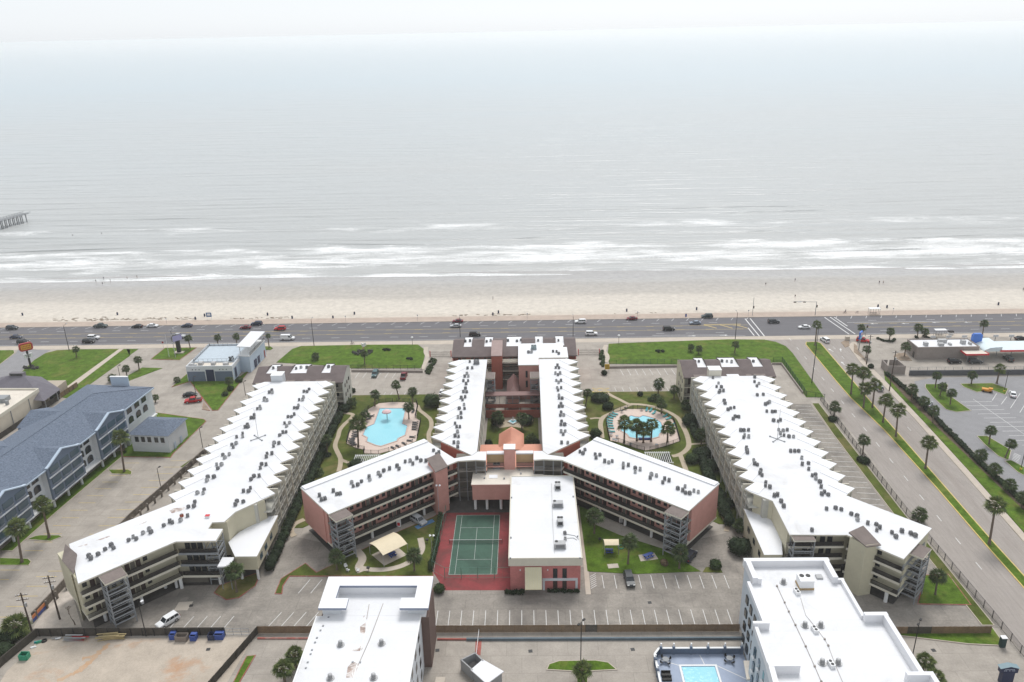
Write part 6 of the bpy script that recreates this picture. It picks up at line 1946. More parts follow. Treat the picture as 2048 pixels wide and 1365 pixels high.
for q_, l_ in (((-45.89,237.82,4.80,0.40), 'palm at the left end of the left pool\'s sea fence'), ((-38.54,243.05,5.80,-0.98), 'leaning palm at the left pool\'s gate'), ((-33.49,239.24,4.90,-0.03), 'tall palm right of the left pool\'s gate'), ((-33.28,228.12,4.90,0.00), 'palm in a ring on the left pool\'s right deck'),
               ((-54.48,206.15,5.30,0.24), 'palm left of the winding path by the left pool'), ((-54.42,194.12,0.90,0.08), 'low palm beside the hedge below the winding path'), ((-47.10,227.12,2.85,-0.04), 'bushy short palm behind the left pool\'s tall palm'), ((-53.63,237.06,2.70,0.46), 'shrubby palm at the corner of the left shingle block')):
    palm(q_, l_, GL, 'S', 1.05)
palm((-46.01,209.85,8.85,0.59), 'tall dense palm on the left edge of the left pool', GL, 'W', 1.15)
GQ = 'tall palms beside the right pool'
for i, q_ in enumerate(((33.38,210.84,7.35,-0.03), (37.34,211.95,5.90,-0.40), (39.08,210.71,5.05,-0.20), (41.48,211.45,6.30,0.11), (46.28,210.95,5.45,-0.12))):
    palm(q_, '%s from the left of five tall palms beside the right pool' % ORD[i], GQ, 'W', 1.0)
GR_ = 'palms in the right pool garden'
for q_, l_ in (((23.75,235.95,5.40,0.64), 'palm beside the centre right wing near the long shrub'), ((48.79,244.65,4.60,0.01), 'palm in front of the white car parked behind the right pool'), ((47.47,229.70,3.95,-0.19), 'pale palm at the right pool\'s sea side fence'), ((55.95,209.15,4.15,-0.27), 'palm at the end of the right pool\'s side path'),
               ((53.54,241.00,3.85,-0.20), 'dense palm at the corner of the right shingle block'), ((47.16,239.69,1.25,-0.04), 'low palm beside the small round shrub'), ((56.21,232.72,2.40,-0.14), 'dark palm against the right terrace wall'), ((43.96,199.96,1.35,-0.06), 'low palm beside the right white pergola')):
    palm(q_, l_, GR_, 'S', 1.05)
for q_, l_ in (((-76.00,278.65,2.30,0.48), 'small palm on the left seafront lawn near the shingle block'), ((-56.09,274.24,4.50,0.14), 'palm behind the sign bed on the left seafront lawn'), ((67.16,282.50,2.30,-0.03), 'left one of two small palms on the right seafront lawn'), ((69.63,279.82,2.65,-0.02), 'right one of two small palms on the right seafront lawn'), ((83.24,280.25,4.00,0.07), 'palm under the street lamp on the right seafront lawn')):
    palm(q_, l_, 'palms on the seafront lawns', 'S', 0.85)
for q_, l_ in (((2.89,220.20,4.55,-0.05), 'palm right of the fountain in the inner court'), ((-4.98,222.54,4.10,0.31), 'palm left of the fountain in the inner court'), ((5.66,212.01,1.15,-0.12), 'low palm beside the salmon roofed pavilion')):
    palm(q_, l_, 'palms in the inner court', 'S', 1.15)
for q_, l_ in (((20.73,165.04,5.75,-0.03), 'palm at the far end of the barbecue lawn'), ((27.46,153.03,6.55,0.21), 'palm between the small canopy and the blue table'), ((38.92,151.19,4.75,0.00), 'palm in front of the right steel stair'), ((56.60,165.22,2.30,-0.31), 'low palm beside the right building\'s low roof'),
               ((-39.67,151.54,4.20,0.22), 'palm in front of the left steel stair'), ((-21.67,151.01,5.00,0.12), 'palm at the corner of the big cream canopy'), ((-60.36,143.98,6.25,0.14), 'palm on the kerbed island by the left entrance canopy')):
    palm(q_, l_, 'palms in front of the condominium', 'S', 1.2)
for q_, l_ in (((-41.09,121.43,3.45,-0.01), 'farther of two palms left of the front centre hotel'), ((-42.09,117.21,4.10,0.01), 'nearer of two palms left of the front centre hotel'), ((14.67,117.13,3.60,-0.30), 'palm on the lot island under the twin lamp'), ((79.25,119.48,3.00,0.09), 'farther of two palms right of the front right hotel'), ((80.00,115.67,2.75,-0.46), 'nearer of two palms right of the front right hotel')):
    palm(q_, l_, 'palms around the front hotels', 'W', 0.85)
palm((-102.54,130.93,2.95,0.70), 'broad low fan palm in the bottom left corner', None, 'W', 1.25)

# ---------------------------------------------------------------- shrubs and hedges
def leaf_cloud(mb, c, rx, ry, rz, n, rng, s=0.22, mi=0):
    for _ in range(n):
        while True:
            v = Vector((rng.uniform(-1, 1), rng.uniform(-1, 1), rng.uniform(-0.6, 1)))
            if 0.45 < v.length < 1.0:
                break
        v = v.normalized() * (v.length ** 0.3) * rng.uniform(.85, 1.06)
        p = Vector((c[0] + v.x * rx, c[1] + v.y * ry, max(0.05, c[2] + v.z * rz)))
        nn = (v + Vector((rng.uniform(-.7, .7), rng.uniform(-.7, .7), rng.uniform(-.3, .7)))).normalized()
        a = nn.orthogonal().normalized()
        b = nn.cross(a)
        t = rng.uniform(0, 3.14)
        a, b = a * math.cos(t) + b * math.sin(t), b * math.cos(t) - a * math.sin(t)
        k = s * rng.uniform(.7, 1.5)
        mb.face([p - a * k, p + b * k * .6, p + a * k, p - b * k * .6], mi)

def core(mb, c, rx, ry, rz, rng):
    n, m_ = 10, 6
    b0 = len(mb.V)
    for j in range(m_ + 1):
        el = -0.5 + (math.pi / 2 + 0.5) * j / m_
        for i in range(n):
            a = i * 2 * math.pi / n
            k = 0.82 + rng.uniform(-.1, .1)
            mb.V.append((c[0] + rx * k * math.cos(a) * math.cos(el), c[1] + ry * k * math.sin(a) * math.cos(el), max(0.02, c[2] + rz * k * math.sin(el))))
    for j in range(m_):
        for i in range(n):
            mb.F.append((b0 + j * n + i, b0 + j * n + (i + 1) % n, b0 + (j + 1) * n + (i + 1) % n, b0 + (j + 1) * n + i))
            mb.I.append(0)

rsh = random.Random(9)
def shrub(x, y, r, h, label, m=LEAF, group=None, ry=None, z0=0.1):
    t = thing('shrub', label, 'shrub', (x, y, z0), 0, group)
    mb = MB()
    ry = ry or r
    lobes = [(0, 0, 1.0)] + [(rsh.uniform(-.45, .45) * r, rsh.uniform(-.45, .45) * ry, rsh.uniform(.5, .75)) for _ in range(4)]
    for dx, dy, k in lobes:
        core(mb, (dx, dy, h * .42), r * k, ry * k, h * .56 * (k ** .5), rsh)
        leaf_cloud(mb, (dx, dy, h * .42), r * k, ry * k, h * .6 * (k ** .5), int(170 * k * max(1, r * .7)), rsh)
    o = bpy.data.objects.new('foliage', mb.mesh('foliage', m))
    col.objects.link(o)
    o.parent = t
    s = MB()
    for i in range(3):
        s.tube([(0.1 * i - .1, 0, 0), (rsh.uniform(-.3, .3), rsh.uniform(-.3, .3), h * .5)], [.07, .03], 5)
    o = bpy.data.objects.new('stem', s.mesh('stem', BARK))
    col.objects.link(o)
    o.parent = t
    return t

def hedge(name, C, w, h, label, m=LEAFD, step=1.1, dens=34, z0=0.1):
    pts = []
    for a, b in zip(C[:-1], C[1:]):
        L = math.hypot(b[0] - a[0], b[1] - a[1])
        k = max(1, int(L / step))
        pts += [lerp(a, b, i / k) for i in range(k)]
    pts.append(C[-1])
    mb = MB()
    for p in pts:
        ww = w / 2 * rsh.uniform(.85, 1.15)
        hh = h * rsh.uniform(.85, 1.12)
        cc = (p[0] + rsh.uniform(-.15, .15), p[1] + rsh.uniform(-.15, .15), z0 + hh * .42)
        core(mb, cc, ww, ww, hh * .56, rsh)
        leaf_cloud(mb, cc, ww, ww, hh * .6, dens, rsh, 0.2)
    o = mb.build(name, m)
    return tag(o, label, 'hedge')

hedge('hedge', [(130.96,257.90),(131.61,249.19),(131.98,239.49),(131.35,224.12),(130.87,206.83),(130.58,192.53)] + [(131.0, 178), (131.0, 140)], 1.9, 1.5, 'long dark clipped hedge between the avenue verge and the grey lot')
hedge('hedge', [(-55.8, 230), (-55.9, 214), (-55.6, 196), (-55.7, 178), (-55.4, 164), (-55.2, 152)], 2.7, 2.6, 'dark hedge along the left building\'s terrace wall', dens=44)
hedge('hedge', [(55.3, 219), (55.2, 212)], 2.8, 2.6, 'short dark hedge along the right terrace wall above the palm', dens=44)
hedge('hedge', [(54.2, 199), (53.8, 190), (54.2, 180), (54.4, 168)], 3.4, 3.0, 'tall dark hedge along the right building\'s terrace wall', dens=56)
hedge('hedge', [(-17.67,172.48),(-17.62,163.34),(-17.74,156.56),(-17.88,151.14)], 1.5, 1.9, 'vine hedge growing along the tennis court fence', LEAF, 0.9, 40)
hedge('hedge', [(9.0, 143.2), (15.4, 143.2)], 0.9, 0.8, 'low hedge under the hall\'s front doors', LEAFD, 0.7, 26)
hedge('hedge', [(-0.4, 142.8), (3.2, 142.8)], 1.3, 1.1, 'dark bushes left of the hall entrance', LEAFD, 0.7, 30)
hedge('hedge', [(142.18,292.74),(143.18,290.35),(146.23,289.42),(148.16,291.83)], 1.2, 0.8, 'hooked low hedge at the drive-in entrance', LEAFD, 0.7, 22)
hedge('hedge', [(157.30,294.28),(157.33,292.18)], 1.2, 0.7, 'short low hedge left of the bus shelter', LEAFD, 0.7, 22)
hedge('hedge', [(160.80,294.85),(162.20,292.00),(163.95,291.52)], 1.2, 0.7, 'low hedge behind the grey drive-in', LEAFD, 0.7, 22)
for c, r, h, l_, m in (((-26.68,237.51), 3.0, 4.6, 'large round dark bush left of the centre left wing', LEAF), ((28.98,240.40), 3.4, 2.6, 'long oval shrub by the yellow hatched bay', LEAFD), ((30.81,233.88), 1.9, 2.4, 'round clipped shrub left of the right pool path', LEAFD),
                       ((25.13,214.85), 1.9, 2.8, 'bush below the right pool\'s left path', LEAF), ((45.65,239.45), 1.1, 1.2, 'small bright round shrub on the right garden lawn', LEAF), ((55.36,223.00), 2.9, 3.2, 'big dark round bush at the right terrace wall', LEAFD),
                       ((54.72,201.75), 2.8, 3.0, 'dark bush where the right garden paths fork', LEAFD), ((51.29,199.26), 2.2, 2.6, 'bush beside the lower right garden path', LEAF), ((55.35,194.57), 2.6, 3.2, 'lowest bush along the right terrace hedge', LEAFD),
                       ((42.63,243.72), 1.0, 1.4, 'dark spiky shrub on the bed behind the right pool', LEAFD), ((-55.55,233.98), 2.0, 2.8, 'dark bush at the upper end of the left hedge', LEAFD), ((-55.52,249.19), 1.0, 1.5, 'small bush beside the left shingle block', LEAFD),
                       ((-44.13,197.25), 2.6, 3.0, 'big bush beside the left white pergola', LEAFD), ((-54.10,204.79), 1.0, 0.9, 'low round shrub at the foot of the path palm', LEAFD), ((54.25,157.19), 2.9, 3.4, 'big dark bush beside the right building\'s low wall', LEAFD),
                       ((47.21,151.53), 1.5, 2.0, 'rough bush on the little island before the right wing', LEAF), ((35.74,152.61), 0.9, 1.2, 'twiggy brown shrub on the barbecue lawn', DEADF), ((-15.20,143.78), 1.4, 1.8, 'bush at the tennis court\'s near left corner', LEAF),
                       ((-98.28,259.33), 1.4, 1.8, 'round bush at the restaurant\'s right corner', LEAF), ((-99.07,252.24), 1.3, 1.5, 'middle bush on the restaurant lawn', LEAF), ((-99.38,247.73), 1.1, 1.3, 'lowest bush on the restaurant lawn', LEAF),
                       ((127.94,264.52), 1.1, 1.6, 'round bush beside the dumpster enclosure', LEAFD), ((99.59,223.56), 1.4, 1.5, 'dark round bush at the foot of the far fence palm', LEAFD), ((99.14,197.84), 1.6, 1.8, 'dark round bush at the foot of the near fence palm', LEAFD),
                       ((32.35,261.55), 1.1, 1.7, 'round bush at the end of the right drive\'s planting', LEAFD), ((-6.6, 199.5), 1.5, 3.2, 'tall bush left of the salmon roofed pavilion', LEAFD), ((6.8, 199.5), 1.5, 3.2, 'tall bush right of the salmon roofed pavilion', LEAFD),
                       ((-7.0, 209.5), 1.2, 2.4, 'dark bush at the left of the inner court', LEAFD), ((7.2, 209.5), 1.2, 2.4, 'dark bush at the right of the inner court', LEAFD), ((-4.6, 224.5), 2.2, 3.0, 'dark bush behind the fountain on the left', LEAF), ((4.6, 224.5), 2.2, 2.8, 'dark bush behind the fountain on the right', LEAFD), ((-6.5, 204.0), 1.5, 2.6, 'low bush along the inner court\'s left wing', LEAFD), ((6.9, 204.0), 1.4, 2.4, 'low bush along the inner court\'s right wing', LEAFD),
                       ((56.53,176.62), 1.6, 2.2, 'bush beside the side path of the right wing', LEAFD), ((54.96,180.26), 1.6, 2.2, 'bush at the right wing\'s back corner', LEAFD), ((-102.78,129.80), 2.6, 2.4, 'dark scrub under the broad fan palm', LEAFD), ((-101.86,125.44), 2.8, 2.0, 'dark scrub outside the yard wall at the left edge', LEAFD)):
    shrub(c[0], c[1], r, h, l_, m)
for c, n, r, l_ in (((-182.45,274.76), 16, 3.4, 'dark ground cover bed under the red pylon sign'), ((-58.68,285.43), 26, 4.6, 'grey leafed ground cover bed on the left seafront lawn'), ((-50.27,287.39), 8, 1.6, 'small planted bed right of the sign bed'), ((-40.03,278.32), 7, 1.4, 'pair of dark tufts on the left seafront lawn'), ((55.45,282.37), 8, 1.9, 'small planted bed on the right seafront lawn')):
    mb = MB()
    for i in range(n):
        a, k = rsh.uniform(0, 6.28), math.sqrt(rsh.random())
        cc = (c[0] + r * k * math.cos(a), c[1] + r * .55 * k * math.sin(a), 0.35)
        core(mb, cc, .6, .55, .5, rsh)
        leaf_cloud(mb, cc, .7, .65, .55, 26, rsh, .18)
    tag(mb.build('flower_bed', mat('ground_cover', (0.07, 0.07, 0.06), 0.95, 0.2) if n > 10 else LEAFD), l_, 'flower bed')
for c, w_, d_, s_ in (((-30.98,271.21), 3, 14, 'left'), ((32.71,276.50), 2.2, 15, 'right')):
    mb = MB()
    for i in range(22):
        cc = (c[0] + rsh.uniform(-w_ / 3, w_ / 3) + (i / 22 - .5) * 1.0, c[1] + (i / 22 - .5) * d_, .4)
        core(mb, cc, .7, .7, .6, rsh)
        leaf_cloud(mb, cc, .75, .75, .6, 28, rsh, .18)
    tag(mb.build('planting_strip', LEAF), 'strip of low shrubs beside the %s gated drive' % s_, 'shrub bed')

# ---------------------------------------------------------------- pools
def pool_water():
    m, n, l, b = nt('pool_water')
    geo = n.new('ShaderNodeNewGeometry')
    no = n.new('ShaderNodeTexNoise')
    no.inputs['Scale'].default_value = 0.12
    no.inputs['Detail'].default_value = 3
    l.new(geo.outputs['Position'], no.inputs['Vector'])
    mx = n.new('ShaderNodeMix')
    mx.data_type = 'RGBA'
    mx.inputs[6].default_value = (0.24, 0.58, 0.68, 1)
    mx.inputs[7].default_value = (0.36, 0.68, 0.74, 1)
    l.new(no.outputs[0], mx.inputs[0])
    l.new(mx.outputs[2], b.inputs['Base Color'])
    b.inputs['Roughness'].default_value = 0.08
    b.inputs['IOR'].default_value = 1.33
    n2 = n.new('ShaderNodeTexNoise')
    n2.inputs['Scale'].default_value = 1.6
    l.new(geo.outputs['Position'], n2.inputs['Vector'])
    bp = n.new('ShaderNodeBump')
    bp.inputs['Strength'].default_value = 0.12
    bp.inputs['Distance'].default_value = 0.2
    l.new(n2.outputs[0], bp.inputs['Height'])
    l.new(bp.outputs[0], b.inputs['Normal'])
    return m
PW = pool_water()

def ring(name, P, w, z0, z1, m, parent):
    P = ccw(P)
    Q = shrink(P, -w)
    n = len(P)
    V = [(x, y, z1) for x, y in P] + [(x, y, z1) for x, y in Q] + [(x, y, z0) for x, y in P] + [(x, y, z0) for x, y in Q]
    F = []
    for i in range(n):
        j = (i + 1) % n
        F += [(i, i + n, j + n, j), (i, j, j + 2 * n, i + 2 * n), (i + n, i + 3 * n, j + 3 * n, j + n)]
    return mesh(name, V, F, m, parent)

def pool(P, label, coping, z=0.16):
    c = (sum(p[0] for p in P) / len(P), sum(p[1] for p in P) / len(P))
    t = thing('swimming_pool', label, 'pool', (c[0], c[1], 0))
    sheet('water', P, z, PW, t)
    ring('coping', P, 0.4, z - 0.05, z + 0.09, coping, t)
    ring('waterline_tile', shrink(P, 0.07), 0.07, z - 0.05, z + 0.05, mat('blue_tile', (0.08, 0.13, 0.30), 0.4, 0.1), t)
    return t
COP = mat('pool_coping', (0.56, 0.42, 0.36), 0.8, 0.06)
struct(prism('pool_deck_left', [(-44.87,240.01),(-40.47,240.79),(-32.51,240.13),(-31.70,236.77),(-31.12,229.05),(-29.40,226.53),(-29.13,213.31),(-33.62,208.69),(-39.05,205.63),(-43.42,205.90),(-44.11,208.20),(-46.70,209.33),(-50.00,212.12),(-50.63,219.10),(-50.72,225.03),(-47.66,235.87)], 0.0, 0.13, DECK))
struct(prism('pool_deck_right', [(37.14,233.42),(41.67,233.30),(45.85,232.12),(47.95,229.95),(50.33,225.35),(50.40,220.57),(50.01,211.51),(45.54,208.72),(40.36,206.36),(38.77,206.05),(36.70,207.14),(31.65,211.20),(29.32,212.35),(29.32,219.52),(29.44,225.47),(32.31,230.77)], 0.0, 0.13, DECK))
PL_P = [(-43.99,236.00),(-35.43,235.77),(-34.93,224.75),(-33.15,223.30),(-33.05,217.25),(-34.98,215.03),(-35.03,213.53),(-39.31,210.34),(-40.81,210.91),(-44.09,213.37),(-44.27,215.80),(-46.04,217.55),(-45.98,222.62),(-43.86,224.77)]
pool(PL_P, 'lagoon shaped turquoise pool in the left garden', COP)
pool([(37.67,228.66),(38.68,227.80),(40.29,227.35),(41.39,228.56),(42.94,227.69),(45.09,226.00),(46.35,223.54),(46.33,219.99),(45.83,218.06),(44.58,215.81),(44.17,214.32),(42.07,213.25),(39.24,213.13),(37.16,213.36),(35.50,214.14),(34.89,216.41),(33.33,218.36),(33.14,221.48),(33.59,223.86),(35.43,225.43)], 'round turquoise pool behind the five tall palms', COP)
pr4 = struct(prism('painted_terrace', [(29.0, 100), (29.0, 122.8), (30.0, 124.3), (46.6, 124.3), (46.6, 100)], 0.0, 0.12, DECKB))
pool([(33.8, 104.0), (40.3, 104.0), (40.3, 121.0), (33.8, 121.0)], 'rectangular pool on the painted blue terrace, front right', WHITE, 0.14)
for a, b in (((33.4, 121.3), (29.8, 122.9)), ((40.7, 121.2), (45.6, 117.6)), ((38.0, 124.0), (38.4, 121.6))):
    line(a, b, 0.16, PWHITE, pr4, 0.128, 'deck_stripe')
tw = thing('terrace_wall', 'blue terrace wall with lamp posts around the front right pool', 'wall', (38, 124.3, 0))
for a, b in (((30.0, 124.4), (46.6, 124.4)), ((30.0, 124.4), (28.9, 122.8)), ((28.9, 122.8), (28.9, 100))):
    strip('wall_panel', a, b, 0.25, 0, 1.5, BLUEW, tw)
    strip('wall_cap', a, b, 0.4, 1.5, 1.6, WHITE, tw)
for x, y in ((30.4, 124.4), (32.9, 124.4), (36.3, 124.4), (39.6, 124.4), (42.9, 124.4), (46.2, 124.4), (28.9, 121.4), (28.9, 118.6)):
    box('wall_pier', x - .25, x + .25, y - .25, y + .25, 0, 1.9, BLUEW, tw)
    column(x, y, 1.9, 2.4, 0.07, WHITE, tw, 'lamp_post')
    column(x, y, 2.4, 2.7, 0.16, WPLAS, tw, 'lamp_globe')
for i, (x, y) in enumerate(((31.0, 122.2), (43.4, 122.4))):
    t = thing('patio_table', 'round patio table with chairs at the %s end of the blue terrace' % ('left' if i == 0 else 'right'), 'table', (x, y, .12))
    mb = MB()
    mb.tube([(x, y, .82), (x, y, .88)], 0.65, 16)
    mb.build('tabletop', STEEL, t)
    column(x, y, .12, .82, .06, DARK, t, 'leg')
    for k in range(4):
        a = k * math.pi / 2 + .5
        c = thing('patio_chair', '%s chair round the %s terrace table' % (('right', 'far', 'left', 'near')[k], 'left' if i == 0 else 'right'), 'chair', (x + math.cos(a) * 1.0, y + math.sin(a) * 1.0, .12), a)
        for (nm, dims) in (('seat', (-.22, .22, -.22, .22, .4, .46)), ('backrest', (.18, .23, -.22, .22, .46, .9)), ('leg', (-.2, -.16, -.2, -.16, 0, .4)), ('leg', (.16, .2, -.2, -.16, 0, .4)), ('leg', (-.2, -.16, .16, .2, 0, .4)), ('leg', (.16, .2, .16, .2, 0, .4))):
            mb = MB()
            mb.box(*dims)
            o = mb.build(nm, DARK)
            o.parent = c
for i, y in enumerate((118.8, 117.6)):
    c = thing('bench_box', 'dark %s storage bench at the left of the blue terrace' % ('farther' if i == 0 else 'nearer'), 'bench', (30.6, y, .12))
    box('seat', 29.6, 31.4, y - .35, y + .35, .12, .55, DARK, c)
    box('backrest', 29.6, 31.4, y + .3, y + .42, .55, .95, DARK, c)

# mushroom shade in the left pool
p = (-40.23,228.05)
mu = thing('mushroom_fountain', 'pink and white mushroom fountain standing in the left pool', 'fountain', (p[0], p[1], .16))
column(p[0], p[1], .16, 3.0, .16, mat('pale_mint', (0.55, 0.70, 0.70), 0.6, 0.04), mu, 'stem')
mb = MB()
mb.tube([(p[0], p[1], 2.7), (p[0], p[1], 3.0), (p[0], p[1], 3.35), (p[0], p[1], 3.5)], [1.55, 1.4, .8, .1], 16)
mb.build('cap', mat('pale_pink', (0.72, 0.50, 0.50), 0.6, 0.12, 1.2), mu)

# loungers
def lounger_proto(m, pad):
    t = thing('sun_lounger', 'x', 'lounger')
    parts = []
    for nm, mm, boxes in (('frame', m, [(-1.0, 1.0, -.34, -.28, .26, .32), (-1.0, 1.0, .28, .34, .26, .32)]), ('seat', pad, [(-1.0, .35, -.28, .28, .3, .36)]), ('leg', m, [(-.9, -.84, -.32, -.26, 0, .28)]), ('leg', m, [(-.9, -.84, .26, .32, 0, .28)]), ('leg', m, [(.7, .76, -.32, -.26, 0, .28)]), ('leg', m, [(.7, .76, .26, .32, 0, .28)])):
        mb = MB()
        for b in boxes:
            mb.box(*b)
        o = mb.build(nm, mm)
        o.parent = t
    mb = MB()
    mb.bar((.35, 0, .34), (.98, 0, .72), .56, .06)
    o = mb.build('backrest', pad)
    o.parent = t
    return t
LD = lounger_proto(DARK, mat('dark_sling', (0.06, 0.065, 0.07), 0.8, 0.1))
LT = lounger_proto(TURQ, TURQ)
used = set()
def lounger(proto, c, rz, label, group):
    if id(proto) not in used:
        used.add(id(proto))
        proto.location = (c[0], c[1], .13)
        proto.rotation_euler = (0, 0, rz)
        proto['label'] = label
        proto['group'] = group
        return
    dup(proto, (c[0], c[1], .13), rz, label, group)
for i, c in enumerate([(-49.31,221.82),(-48.65,219.18),(-48.46,217.52),(-48.38,216.19),(-48.88,214.62),(-48.77,213.20),(-48.29,212.16),(-47.68,211.05)]):
    lounger(LD, c, math.pi + .25, '%s dark lounger from the sea on the left pool\'s left deck' % ORD[i], 'loungers at the left pool')
for i, c in enumerate([(-30.81,225.25),(-30.65,223.75),(-30.60,222.15),(-30.43,220.57),(-30.48,215.58),(-30.97,213.24)]):
    lounger(LD, c, -.15, '%s dark lounger from the sea on the left pool\'s right deck' % ORD[i], 'loungers at the left pool')
for i, c in enumerate([(-32.41,211.43),(-34.02,209.76),(-35.37,208.82)]):
    lounger(LD, c, -.7, '%s dark lounger from the right at the left pool\'s near edge' % ORD[i], 'loungers at the left pool')
for c, rz, l_ in (((-32.57,233.13), 1.4, 'dark lounger beside the ringed palm, left pool'), ((-45.65,230.20), 0.1, 'farther dark lounger under the bushy palm, left pool'), ((-46.15,228.21), 0.5, 'nearer dark lounger under the bushy palm, left pool')):
    lounger(LD, c, rz, l_, 'loungers at the left pool')
for i, c in enumerate([(32.74,229.65),(31.95,228.30),(30.98,227.08),(30.61,225.25),(30.35,223.57),(30.35,221.74),(30.41,220.01),(30.42,217.69)]):
    lounger(LT, c, math.pi - .5 + i * .06, '%s turquoise lounger from the sea on the right pool\'s left deck' % ORD[i], 'loungers at the right pool')
for i, c in enumerate([(43.19,232.34),(44.39,231.89),(45.18,230.05),(48.41,227.75),(49.09,225.93)]):
    lounger(LT, c, 1.3 - i * .2, '%s turquoise lounger from the left on the right pool\'s sea side' % ORD[i], 'loungers at the right pool')
for i, c in enumerate([(49.21,221.59),(48.94,220.03),(48.73,218.09)]):
    lounger(LT, c, .1, '%s turquoise lounger from the sea on the right pool\'s right deck' % ORD[i], 'loungers at the right pool')
for i, c in enumerate([(35.05,231.03),(36.42,233.04),(41.52,232.26),(29.96,215.30),(31.58,213.88),(30.32,211.95),(31.05,211.39),(35.00,208.77),(42.60,208.24),(48.03,215.26)]):
    t = thing('deck_table', ('small dark table %s' % ('at the left of the right pool\'s far fence', 'next to the left post of the right pool\'s gate', 'under the far fence right of the right pool\'s gate', 'below the row of turquoise loungers', 'between the loungers and the tallest left palm', 'nearest the pink right roof, left one', 'nearest the pink right roof, right one', 'left of the near gate of the right pool', 'right of the near gate of the right pool', 'beside the rightmost of the five palms')[i]), 'table', (c[0], c[1], .13))
    mb = MB()
    mb.tube([(c[0], c[1], .8), (c[0], c[1], .86)], .5, 12)
    mb.build('tabletop', DARK if i < 3 else STEEL, t)
    for k in range(3):
        a = k * 2.1
        mb = MB()
        mb.bar((c[0] + .4 * math.cos(a), c[1] + .4 * math.sin(a), .13), (c[0], c[1], .8), .05)
        mb.build('leg', DARK, t)
p = [(38.03,212.69),(41.62,212.61)]
cv = thing('pool_cover_roll', 'rolled navy cover at the near edge of the right pool', 'pool cover', ((p[0][0] + p[1][0]) / 2, p[0][1], .13))
mb = MB()
mb.tube([(*p[0], .45), (*lerp(p[0], p[1], .35), .38), (*lerp(p[0], p[1], .7), .42), (*p[1], .45)], [.38, .42, .36, .4], 10)
mb.build('roll', DBLUE, cv)
box('stand', p[0][0] - .1, p[0][0] + .1, p[0][1] - .35, p[0][1] + .35, .1, .7, DARK, cv)

# ---------------------------------------------------------------- fences
def picket_fence(label, C, h, m=DARK, gap=0.22, post=2.6, z0=0.1, name='metal_fence', w=0.035):
    t = thing(name, label, 'fence', (C[0][0], C[0][1], z0))
    for a, b in zip(C[:-1], C[1:]):
        L = math.hypot(b[0] - a[0], b[1] - a[1])
        k = max(1, round(L / post))
        for i in range(k):
            p, q_ = lerp(a, b, i / k), lerp(a, b, (i + 1) / k)
            box('post', p[0] - .06, p[0] + .06, p[1] - .06, p[1] + .06, z0, z0 + h + .08, m, t)
            mb = MB()
            for zz_ in (h, h * .12):
                mb.bar((p[0], p[1], z0 + zz_), (q_[0], q_[1], z0 + zz_), .05, .05)
            g = max(2, int(L / k / gap))
            for j in range(1, g):
                c = lerp(p, q_, j / g)
                mb.box(c[0] - w / 2, c[0] + w / 2, c[1] - w / 2, c[1] + w / 2, z0, z0 + h)
            mb.build('picket_panel', m, t)
        box('post', b[0] - .06, b[0] + .06, b[1] - .06, b[1] + .06, z0, z0 + h + .08, m, t)
    return t
picket_fence('dark picket fence around the left pool deck', [(-43.67,205.90),(-43.81,208.02),(-46.65,209.15),(-49.95,211.94),(-50.58,218.91),(-50.47,225.23),(-47.61,235.67),(-44.94,240.48),(-40.50,241.04)], 1.3)
picket_fence('dark picket fence along the right side of the left pool', [(-39.12,241.00),(-32.54,240.37),(-31.53,237.00),(-31.37,228.86),(-29.27,226.33),(-28.98,214.98)], 1.3)
picket_fence('dark picket fence at the near edge of the left pool', [(-43.67,205.90),(-39.18,205.46),(-36.34,207.15)], 1.3)
picket_fence('dark picket fence around the left of the right pool', [(38.93,233.38),(37.19,233.86),(32.33,230.99),(29.35,225.48),(29.22,218.56),(29.26,211.80)], 1.3)
picket_fence('dark picket fence around the right of the right pool', [(40.28,233.56),(45.88,232.34),(47.98,230.17),(50.42,225.35),(50.45,220.37),(50.03,211.14),(45.44,208.19),(40.28,205.83)], 1.3)
picket_fence('dark picket fence at the near edge of the right pool', [(31.66,211.38),(36.67,206.96),(38.74,205.87)], 1.3)
picket_fence('dark metal fence with close pickets inside the avenue', [(100.9, 238), (100.2, 212), (99.6, 190), (99.4, 172), (99.8, 150), (100.2, 134), (100.2, 124), (101, 108)], 1.9, gap=.3, post=3.2)
picket_fence('green coated fence along the right seafront lawn', [(35.00,270.64),(60.16,270.66)], 1.8, mat('green_fence', (0.03, 0.09, 0.045), 0.7, 0.1), .25)
picket_fence('green coated fence beside the right lawn and avenue', [(94.96,270.96),(98.39,271.46),(97.48,241.66),(102.50,239.04)], 1.8, MATS['green_fence'], .25)
picket_fence('dark fence along the left seafront lawn', [(-60.20,269.51),(-33.93,268.07)], 1.7, DARK, .25)
picket_fence('tall chain fence between the drive-in and the grey lot', [(139, 258.6), (175, 258.2), (215, 258.0)], 2.6, STEEL, .6, 3.0)
picket_fence('green net fence on the tennis court\'s left', [(-16.37,173.23),(-17.47,150.60),(-14.38,148.11),(0.54,147.94)], 3.0, mat('green_wire', (0.10, 0.20, 0.15), 0.7, 0.1), 1.4, 3.5, w=.02)
def wall_thing(label, C, h, w, m, cap=None, name='block_wall', z0=0.0):
    t = thing(name, label, 'wall', (C[0][0], C[0][1], z0))
    for a, b in zip(C[:-1], C[1:]):
        strip('wall_panel', a, b, w, z0, z0 + h, m, t, w)
        if cap:
            strip('wall_cap', a, b, w + .16, z0 + h, z0 + h + .08, cap, t, w)
    return t
wall_thing('low grey wall below the left seafront lawn', [(-59.48,267.10),(-33.40,265.57)], .8, .3, GREYB)
wall_thing('low grey wall below the right seafront lawn', [(34.43,267.30),(59.62,267.67)], .8, .3, GREYB)
